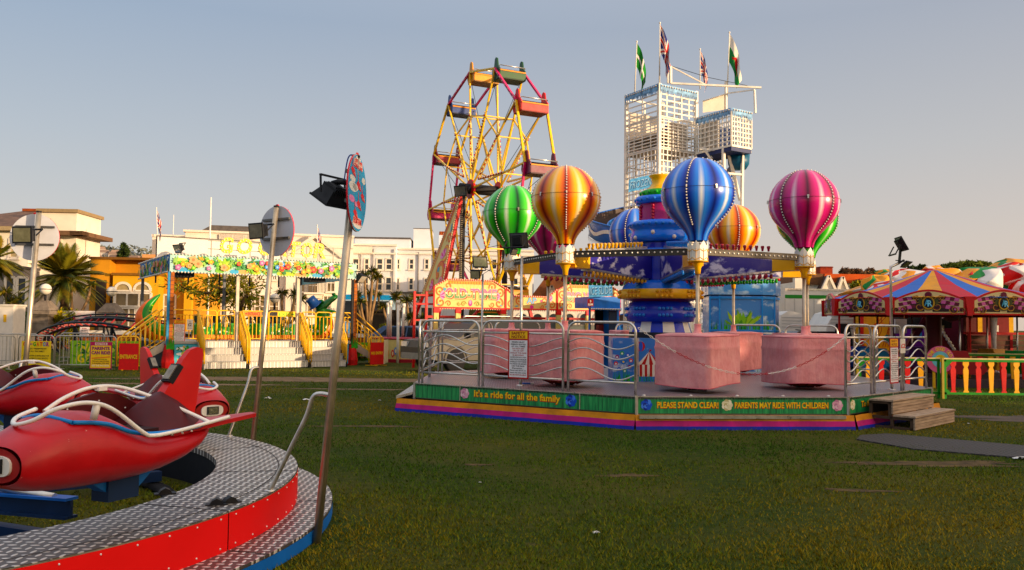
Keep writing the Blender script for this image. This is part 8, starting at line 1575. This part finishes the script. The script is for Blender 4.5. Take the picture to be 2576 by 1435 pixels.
# ---- garden wall, gate pillars with globe lamps, kiosk, coach
YW = 44.0; BRICK = M('#9a5c3c', .85, 0, .25, 5, .3); w0, w1 = at(-60, 840, YW).x, at(1065, 840, YW).x; zt = hgt(500, 836, YW); gw = thing('garden_wall', 'low brick garden wall with white coping along the seafront road', 'wall', (w0, YW, 0)); mb = MB(); mb.box((0, 0, 0), (w1-w0, .3, zt-.18), BRICK); mb.build('brickwork', gw); mb = MB(); mb.box((-.05, -.08, zt-.18), (w1-w0+.05, .38, zt+.02), BWHITE); mb.build('coping', gw)
STONE = M('#7a6f64', .9, 0, .3, 3, .5, bscale=9, name='grey_stone')
def gate_pillar(u, vt, vg, rg, Y, label):
    x = at(u, 800, Y).x; o = thing('gate_pillar', label, 'gate pillar', (x, Y, 0), 0, 'stone gate pillars with globe lamps'); zt = hgt(u, vt, Y); zg = hgt(u, vg, Y); r = rg*Y/2070; mb = MB()
    for k in range(int((zt-.7)/.33)): mb.cbox((.0, 0, .165+.33*k), (.86+.02*(k % 2), .86, .32), STONE)
    mb.cbox((0, 0, zt-.62), (1.1, 1.1, .2), STONE); mb.add([V((-.55, -.55, zt-.5)), V((.55, -.55, zt-.5)), V((.55, .55, zt-.5)), V((-.55, .55, zt-.5)), V((-.2, -.2, zt)), V((.2, -.2, zt)), V((.2, .2, zt)), V((-.2, .2, zt))], [(0, 1, 5, 4), (1, 2, 6, 5), (2, 3, 7, 6), (3, 0, 4, 7), (4, 5, 6, 7)], STONE); mb.cbox((0, 0, (zt-.72)/2), (.8, .8, zt-.72), STONE); mb.build('pillar', o)
    mb = MB(); mb.tube([(0, 0, zt), (0, 0, zg-r)], .06, DARK, 8); mb.lathe([(r*1.01, zg-.02), (r*1.01, zg+.02)], DARK, 18); mb.build('stem', o); mb = MB(); mb.ball((0, 0, zg), r, M('#d8d2c8', .3, 0, 0), 18); mb.build('globe', o)
gate_pillar(112, 757, 728, 14, 43, 'stone gate pillar with a white globe lamp left of the palm'); gate_pillar(279, 763, 734, 12.5, 45, 'stone gate pillar with a white globe lamp right of the palm'); gate_pillar(690, 780, 751, 12, 43.5, 'stone pillar and white globe lamp seen between the coaster posts')
oC = at(850, 800, 51); coach = thing('coach', 'pale blue coach parked between the coaster station and the spiky palms', 'coach', (oC.x, 51, 0), R(4)); L = at(1002, 800, 51).x-oC.x; zt = hgt(900, 741, 51); F = frame((0, 0, 0), (1, 0, 0), (0, 0, 1), (0, -1, 0)); CB = M('#3a86b8', .3, 0, .08, coat=.4)
mb = MB(); mb.prism([(0, .35), (L, .35), (L+.1, 1.2), (L-.2, zt-.3), (L-.6, zt), (.2, zt), (0, zt-.2)], F, -2.5, 0, M('#a8bccb', .3, 0, .05, coat=.4)); mb.build('body', coach); mb = MB(); mb.prism([(.1, zt-.32), (L-.35, zt-.32), (L-.6, zt-.02), (.2, zt-.02)], F, .001, .02, CB); mb.prism([(.0, .9), (L*.35, .9), (L*.35, 1.6), (0, 1.6)], F, .001, .02, CB); mb.build('stripe', coach); mb = MB(); mb.prism([(.1, 1.65), (L-.45, 1.65), (L-.4, zt-.4), (.1, zt-.4)], F, .002, .03, GLASS); mb.build('side_window', coach)
for x in (1.0, L-.9): mb = MB(); mb.lathe([(0, -.15), (.45, -.15), (.5, 0), (.45, .1), (0, .1)], RUBBER, 18, X=Matrix.Translation((x, .1, .5)) @ Matrix.Rotation(R(90), 4, 'X')); mb.build('wheel', coach)
oK = at(892, 830, 45.5); ks = thing('timber_shed', 'dark stained timber shed behind the spiky palms', 'shed', (oK.x, 45.5, 0)); L = at(996, 830, 45.5).x-oK.x; zt = hgt(940, 784, 45.5); BRN = M('#2a211d', .8, 0, .3, 6, .3); mb = MB(); mb.box((0, 0, 0), (L, 2, zt), BRN)
for k in range(8): mb.box((-.01, -.03, .1+k*zt/8.3), (L+.01, -.001, .08+(k+1)*zt/8.3-.03), BRN)
mb.build('wall', ks); mb = MB(); mb.box((-.15, -.3, zt), (L+.15, 2.2, zt+.1), M('#3a2f2a', .8)); mb.build('roof', ks); mb = MB(); mb.box((L*.3, -.06, .9), (L*.72, -.031, zt-.2), M('#16130f', .5)); mb.build('hatch', ks); mb = MB(); mb.box((.35, -.06, 1.1), (.6, -.032, 1.5), WHITE); mb.build('label_card', ks)
uc = at(0, 840, 27.5); ub = thing('utility_cabinet', 'white utility cabinet at the left edge behind the crowd barriers', 'cabinet', (at(-40, 840, 28).x, 28, 0)); L = at(31, 840, 28).x - at(-40, 840, 28).x; zt = hgt(10, 766, 28); mb = MB(); mb.box((0, 0, 0), (L, .7, zt-.06), M('#ded8d0', .5, 0, .05)); mb.build('body', ub); mb = MB(); mb.box((-.03, -.04, zt-.06), (L+.03, .74, zt), M('#cfc9c0', .5)); mb.build('lid', ub); mb = MB(); mb.box((L-.32, -.012, zt-.6), (L-.22, -.001, zt-.35), P('#d8b02a')); mb.build('warning_label', ub)
for (u, v0, Y, r, lab) in ((525, 497, 55, .07, 'tall white flagpole rising behind the coaster sign'), (432, 541, 64, .04, 'thin pole above the white parapet left of the flagpole')): x = at(u, 700, Y).x; mb = MB(); mb.tube([(0, 0, 0), (0, 0, hgt(u, v0, Y))], [r*1.2, r*.7], WHITE, 8); o = mb.build('flagpole'); o.location = (x, Y, 0); tag(o, lab, 'pole')
# ================================================================== TREES AND PLANTS
def leaf_mesh(name, pts, size, mats, parent=None, seed=0, long=1.6, up=0.0):
    rg = np.random.default_rng(seed); n = len(pts); pts = np.asarray(pts); a = rg.normal(size=(n, 3)); a /= np.linalg.norm(a, axis=1)[:, None]; b_ = rg.normal(size=(n, 3)); b_ -= (b_*a).sum(1)[:, None]*a; b_ /= np.linalg.norm(b_, axis=1)[:, None]
    s = size*(.6+.8*rg.random(n))[:, None]; vs = np.stack([pts-a*s*long, pts-b_*s*.55, pts+a*s*long, pts+b_*s*.55], 1).reshape(-1, 3); me = bpy.data.meshes.new(name); me.vertices.add(4*n); me.vertices.foreach_set('co', vs.ravel()); me.loops.add(4*n); me.loops.foreach_set('vertex_index', np.arange(4*n)); me.polygons.add(n); me.polygons.foreach_set('loop_start', np.arange(n)*4); me.polygons.foreach_set('loop_total', np.full(n, 4))
    for m_ in mats: me.materials.append(m_)
    me.polygons.foreach_set('material_index', rg.integers(0, len(mats), n)); me.update(); o = bpy.data.objects.new(name, me); COL.objects.link(o)
    if parent is not None: o.parent = parent
    return o
def clump_pts(blobs, n, seed=0, shell=.55):
    rg = np.random.default_rng(seed); out = []; vol = np.array([b_[3]*b_[4]*b_[5] for b_ in blobs])**(2/3); vol /= vol.sum()
    for b_, v in zip(blobs, vol):
        k = max(4, int(n*v)); d = rg.normal(size=(k, 3)); d /= np.linalg.norm(d, axis=1)[:, None]; r = (shell + (1-shell)*rg.random(k))[:, None]; r *= (1 + .22*np.sin(d[:, :1]*7+seed)*np.sin(d[:, 2:]*6)); out.append(np.array(b_[:3]) + d*r*np.array(b_[3:6]))
    return np.concatenate(out)
LG = [M(c, .7, 0, .15, 1, spec=.2) for c in ('#3a4a1a', '#4c5a20', '#5f6a28', '#2f3d18')]; LY_ = [M(c, .7, 0, .15, 1, spec=.2) for c in ('#7a7a26', '#968f2c', '#666c22', '#b0983a')]; LG2 = [M(c, .7, 0, .15, 1, spec=.2) for c in ('#56602e', '#6c7638', '#7c8444', '#465026')]; LD = [M(c, .75, 0, .15, 1, spec=.2) for c in ('#26331a', '#32402a', '#3c4a24')]; LB = [M(c, .8, 0, .1, 1, spec=.1) for c in ('#6a5040', '#7a6048', '#584434')]
BARK = M('#4f3d2c', .9, 0, .3, 4, .5); LP = [M(c, .6, 0, .15, 2, spec=.3) for c in ('#4a5220', '#5e5f24', '#6f6a2a', '#38421c', '#7a6a30')]
def limbs(mb, p, d, L, r, depth, rnd, m, tips, spread=.6):
    q = p + d*L; mid = p + d*L*.5 + V((rnd.uniform(-1, 1), rnd.uniform(-1, 1), rnd.uniform(-.3, .3)))*L*.08; mb.tube(smooth_path([p, mid, q], 3), [r - r*.4*i/6 for i in range(7)], m, 6, caps=False)
    if depth == 0: tips.append(q); return
    for k in range(rnd.choice([2, 3])): dd = (d + V((rnd.uniform(-1, 1), rnd.uniform(-1, 1), rnd.uniform(-.5, .6)))*spread).normalized(); limbs(mb, q, dd, L*rnd.uniform(.6, .85), r*.58, depth-1, rnd, m, tips, spread)
def tree(label, x, y, h, cr, blobs, n, size, mats, seed, name='tree', group=None, trunk=.18, cat='tree'):
    o = thing(name, label, cat, (x, y, 0), 0, group); rnd = random.Random(seed); mb = MB(); tips = []; limbs(mb, V((0, 0, 0)), V((rnd.uniform(-.08, .08), 0, 1)), h*.3, trunk, 3, rnd, BARK, tips); mb.build('trunk', o); leaf_mesh('crown', clump_pts(blobs, n, seed), size, mats, o, seed); return o
def px_tree(label, u, v0, v1, hw, Y, n, size, mats, seed, name='tree', nb=9, group=None):
    x = at(u, 700, Y).x; zt, zb = hgt(u, v0, Y), hgt(u, v1, Y); w_ = hw*Y/2070; rnd = random.Random(seed); bl = []
    for k in range(nb): a = rnd.uniform(-1, 1); f = rnd.random(); hh = (zt-zb); z = zb + hh*(.25+.55*f)*(1-.35*abs(a)); bl.append((a*w_*.72, rnd.uniform(-.5, .5)*w_, z, w_*rnd.uniform(.22, .4), w_*.35, hh*rnd.uniform(.16, .28)))
    return tree(label, x, Y, zt, w_, bl, n, size, mats, seed, name, group)
px_tree('dark green tree rising behind the roundabout tilt', 2311, 662, 700, 28, 85, 5000, .15, LD, 3); px_tree('broad light green tree behind the inflatable at right', 2425, 648, 705, 68, 85, 12000, .15, LG2, 5, nb=18); px_tree('bare brown tree behind the red tiled roof', 2140, 662, 715, 40, 95, 5200, .12, LB, 6, nb=14); px_tree('bare brown tree left of the dark green tree', 2200, 670, 715, 42, 95, 5200, .12, LB, 7, nb=14)
px_tree('young green shrub tree above the white trailer roof', 2180, 706, 735, 46, 66, 900, .16, LY_, 8, nb=10); px_tree('dark conifer on the skyline behind the orange cafe', 311, 612, 660, 16, 120, 3000, .22, LD, 9)
# gnarled leafy tree behind the coaster
x, Y = at(600, 700, 42).x, 42.0; o = thing('tree', 'gnarled spreading tree with yellow green leaves behind the coaster station', 'tree', (x, Y, 0)); mb = MB(); rnd = random.Random(12); lp = lambda u, v, dy=0: at(u, v, Y+dy) - V((x, Y, 0)); tips = []
for path, r in (([(604, 850), (603, 790), (598, 762), (575, 735), (540, 722)], .16), ([(603, 790), (612, 758), (628, 730), (632, 705)], .12), ([(598, 762), (585, 712), (560, 702), (520, 712)], .1), ([(575, 735), (520, 738), (470, 728), (440, 712)], .09), ([(598, 765), (600, 720), (590, 698)], .09), ([(575, 735), (555, 752), (530, 760)], .07)):
    sp_ = smooth_path([lp(u, v, rnd.uniform(-.8, .8)) for u, v in path], 5); mb.tube(sp_, [r*(1-.7*i/len(sp_)) for i in range(len(sp_))], BARK, 7); tips += [sp_[i] for i in range(4, len(sp_), 2)]
mb.build('trunk', o); rg = np.random.default_rng(3); pts = []
for t_ in tips:
    for k in range(60): pts.append((t_.x + rg.normal()*.42, t_.y + rg.normal()*.6, t_.z + rg.normal()*.16))
leaf_mesh('crown', pts, .075, LY_, o, 3)
def frond_palm(label, u, v, Y, rad, nf, seed, trunk=True, name='palm_tree', droop=.9):
    c = at(u, v, Y); o = thing(name, label, 'palm tree', (c.x, Y, 0), 0); rnd = random.Random(seed); mb = MB(); h = c.z
    mb.tube(smooth_path([(0, 0, 0), (.05, 0, h*.5), (0, 0, h-.1)], 8), [.26 + .05*sin(i*2.4) for i in range(17)], BARK, 12); mb.ball((0, 0, h-.1), .42, BARK, 10); mb.build('trunk', o); mbs = MB(); r_ = rad*Y/2070
    for k in range(nf):
        az = rnd.uniform(0, 2*PI); el = rnd.uniform(-.35, 1.35); L = r_*rnd.uniform(.85, 1.15); d = V((cos(az)*cos(el), sin(az)*cos(el), sin(el))); pts = []
        for i in range(11): f = i/10; pts.append(V((0, 0, h)) + d*L*f + V((0, 0, -droop*L*.5*f*f*max(.25, cos(el)))))
        sd_ = d.cross(V((0, 0, 1))); sd_ = sd_.normalized() if sd_.length > .1 else V((1, 0, 0)); m_ = rnd.choice(LP)
        mbs.tube(pts, [.035*(1-i/11)+.008 for i in range(11)], LP[2], 4, caps=False)
        for i in range(2, 42):
            f = i/42; j = min(9, int(f*10)); p = pts[j].lerp(pts[j+1], f*10-j); tg = (pts[j+1]-pts[j]).normalized(); ll = L*.26*(sin(PI*min(1, f*.9+.12)))*rnd.uniform(.8, 1.15)
            for s_ in (-1, 1): e = p + (sd_*s_*.8 + tg*.75 + V((0, 0, -.28))).normalized()*ll; w_ = tg*.036; mbs.add([p-w_, p+w_, e], [(0, 1, 2)], m_)
    mbs.build('crown', o); return o
frond_palm('feathery palm tree in front of the orange cafe', 163, 702, 46, 104, 84, 2); frond_palm('feathery palm tree cut by the left edge of the picture', -18, 655, 45, 76, 56, 4)
def spiky(label, base, heads, Y, seed, rad=22, n=70, group='spiky palms in the seafront garden', name='spiky_palm'):
    b_ = at(base[0], base[1], Y); o = thing(name, label, 'palm tree', (b_.x, Y, 0), 0, group); rnd = random.Random(seed); mb = MB(); P0 = V((b_.x, Y, 0)); mbs = MB()
    for (u, v) in heads:
        q = at(u, v, Y + rnd.uniform(-.4, .4)) - P0; fork = V((q.x*.3, 0, max(.3, q.z*.45))); mb.tube(smooth_path([V((0, 0, 0)), fork*.5 + V((.03, 0, 0)), fork, fork.lerp(q, .6) + V((q.x*.12, 0, 0)), q], 5), [.11 - .05*i/20 for i in range(21)], M('#8a7258', .9, 0, .2, 5), 7); r_ = rad*Y/2070
        for k in range(n):
            d = V((rnd.gauss(0, 1), rnd.gauss(0, 1), rnd.gauss(.25, .8))).normalized(); L = r_*rnd.uniform(.75, 1.1); sdv = d.cross(V((rnd.random(), rnd.random(), .3))).normalized()*.03; p1 = q + d*L*.6; e = q + d*L + V((0, 0, -.22*L*(1-d.z))); mbs.add([q-sdv*.6, q+sdv*.6, p1+sdv, p1-sdv, e], [(0, 1, 2, 3), (3, 2, 4)], LP[(k) % 5])
    mb.build('trunk', o); mbs.build('crown', o); return o
spiky('tall many headed spiky palm right of the coaster station', (927, 836), [(917, 693), (937, 683), (950, 696), (929, 737), (907, 760), (898, 745)], 44, 1, 20); spiky('single headed small spiky palm by the hotel veranda', (952, 836), [(953, 742)], 46, 2, 15, 60); spiky('spiky palm in front of the hotel behind the white posts', (1004, 836), [(997, 748), (964, 772)], 44.5, 3, 24, 90); spiky('low double headed spiky palm left of the wheel frame', (1034, 836), [(1024, 757), (1043, 750)], 45, 4, 22, 80); spiky('bushy spiky plants at the foot of the red wheel frame', (1050, 850), [(1035, 800), (1062, 805), (1050, 825)], 42, 5, 24, 80)
spiky('spiky palm pair seen under the station canopy', (719, 790), [(709, 737), (741, 740), (756, 754)], 44, 6, 22, 80); spiky('spiky palm beside the gnarled tree under the canopy', (632, 800), [(628, 755)], 43, 7, 24, 90); spiky('small spiky plants in front of the grey bay at far left', (22, 800), [(15, 735), (45, 752), (30, 760)], 45, 8, 24, 90); spiky('slim spiky palm leaning beside the feathery palm', (184, 800), [(180, 712), (228, 718)], 45, 9, 20, 70)
def hedge(label, u0, u1, v0, v1, Y, n, mats, seed): x0, x1 = at(u0, 800, Y).x, at(u1, 800, Y).x; zt = hgt(u0, v0, Y); o = thing('shrub', label, 'shrub', ((x0+x1)/2, Y, 0)); w_ = (x1-x0)/2; k = max(2, int(w_/.5)); bl = [(-w_ + (i+.5)*2*w_/k, random.uniform(-.2, .2), zt*.5, w_/k*1.3, .5, zt*random.uniform(.42, .52)) for i in range(k)]; mb = MB(); mb.tube([(0, 0, 0), (0, 0, zt*.6)], .08, BARK, 6); mb.build('stem', o); leaf_mesh('foliage', clump_pts(bl, n, seed, .3), .085, mats, o, seed); return o
hedge('clipped green shrub between the stone pillar and the palm', 130, 192, 770, 812, 43.5, 2600, LY_, 1); hedge('dark shrubs behind the white cabinet at far left', 33, 92, 782, 825, 43.5, 2400, LG, 2); hedge('small round bush in front of the timber shed', 958, 992, 815, 838, 43.2, 1400, LY_, 3)
# ---- hillside town far away, air haze greyed into its colours
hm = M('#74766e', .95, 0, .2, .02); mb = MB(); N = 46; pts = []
for i in range(N+1):
    u = -900 + 3200*i/N; Y = 620; hh = 36 + 22*math.exp(-((u-330)/260)**2) + 6*sin(i*1.3) + 9*math.exp(-((u-1500)/500)**2)*0; p = at(u, 800, Y); pts.append((p.x, hh*(1 if u < 1250 else max(.12, 1-(u-1250)/420))))
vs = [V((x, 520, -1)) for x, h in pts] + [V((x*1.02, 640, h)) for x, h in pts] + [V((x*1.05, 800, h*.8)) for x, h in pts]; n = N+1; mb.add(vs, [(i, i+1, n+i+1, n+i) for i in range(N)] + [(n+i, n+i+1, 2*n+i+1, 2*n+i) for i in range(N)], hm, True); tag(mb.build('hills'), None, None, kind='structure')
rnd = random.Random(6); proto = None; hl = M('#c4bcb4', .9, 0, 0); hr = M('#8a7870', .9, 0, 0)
for k in range(46):
    u = rnd.uniform(228, 395); f = rnd.uniform(.28, .9); Y = 520 + 120*f; x = at(u, 700, Y).x
    i = min(range(len(pts)), key=lambda j: abs(pts[j][0]-x)); z = pts[i][1]*f - .6
    if proto is None:
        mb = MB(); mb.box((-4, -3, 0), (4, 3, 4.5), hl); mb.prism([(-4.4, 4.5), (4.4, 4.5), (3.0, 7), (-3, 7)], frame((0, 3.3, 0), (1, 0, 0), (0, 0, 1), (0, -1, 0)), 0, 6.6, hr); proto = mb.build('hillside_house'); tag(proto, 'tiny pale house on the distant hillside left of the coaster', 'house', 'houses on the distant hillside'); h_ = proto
    else: h_ = proto.copy(); COL.objects.link(h_)
    h_.location = (x, Y, z); h_.rotation_euler = (0, 0, rnd.uniform(-.6, .6)); s = rnd.uniform(.6, 1.1); h_.scale = (s, s, s)
leaf_mesh('hill_and_shade_trees', [(at(rnd.uniform(222, 398), 700, Y_).x, Y_, (lambda x_: pts[min(range(len(pts)), key=lambda j: abs(pts[j][0]-x_))][1])(at(310, 700, Y_).x)*((Y_-520)/120)*1.0 + rnd.uniform(0, 2.5)) for Y_ in [520 + 120*rnd.uniform(.25, 1.0) for _ in range(1100)]], 1.3, [M('#66695e', .95, 0, 0), M('#72746a', .95, 0, 0)], None, 5)['kind'] = 'stuff'
# ---- leaf belt added out of view, behind right, to shade lawn and balloon ride
rg = np.random.default_rng(9); bl = []
for k in range(26):
    s_ = -14 + 32*k/25 + rg.normal()*.5; d_ = 34 + rg.normal()*2.0; x = .883*d_ + .47*s_ + 3*.0; y = -.47*d_ + .883*s_; hh = 6.0 + rg.random()*1.6
    if -4 < s_ < 9 and k % 2: continue
    bl.append((x, y, hh*.5, 2.1, 2.1, hh*.5))
for k in range(9):  # lower leaf clumps added out of view to shade the roundabout
    s_ = 25.2 + 6.2*k/8 + rg.normal()*.2; d_ = 22.5 + rg.normal()*.8; x = .883*d_ + .47*s_ - 9.2; y = -.47*d_ + .883*s_ + 5.4; bl.append((x, y, 2.4, 1.2, 1.2, 2.5))
o = leaf_mesh('hill_and_shade_trees', clump_pts(bl, 30000, 4, .2), .42, LG, None, 8); o['kind'] = 'stuff'
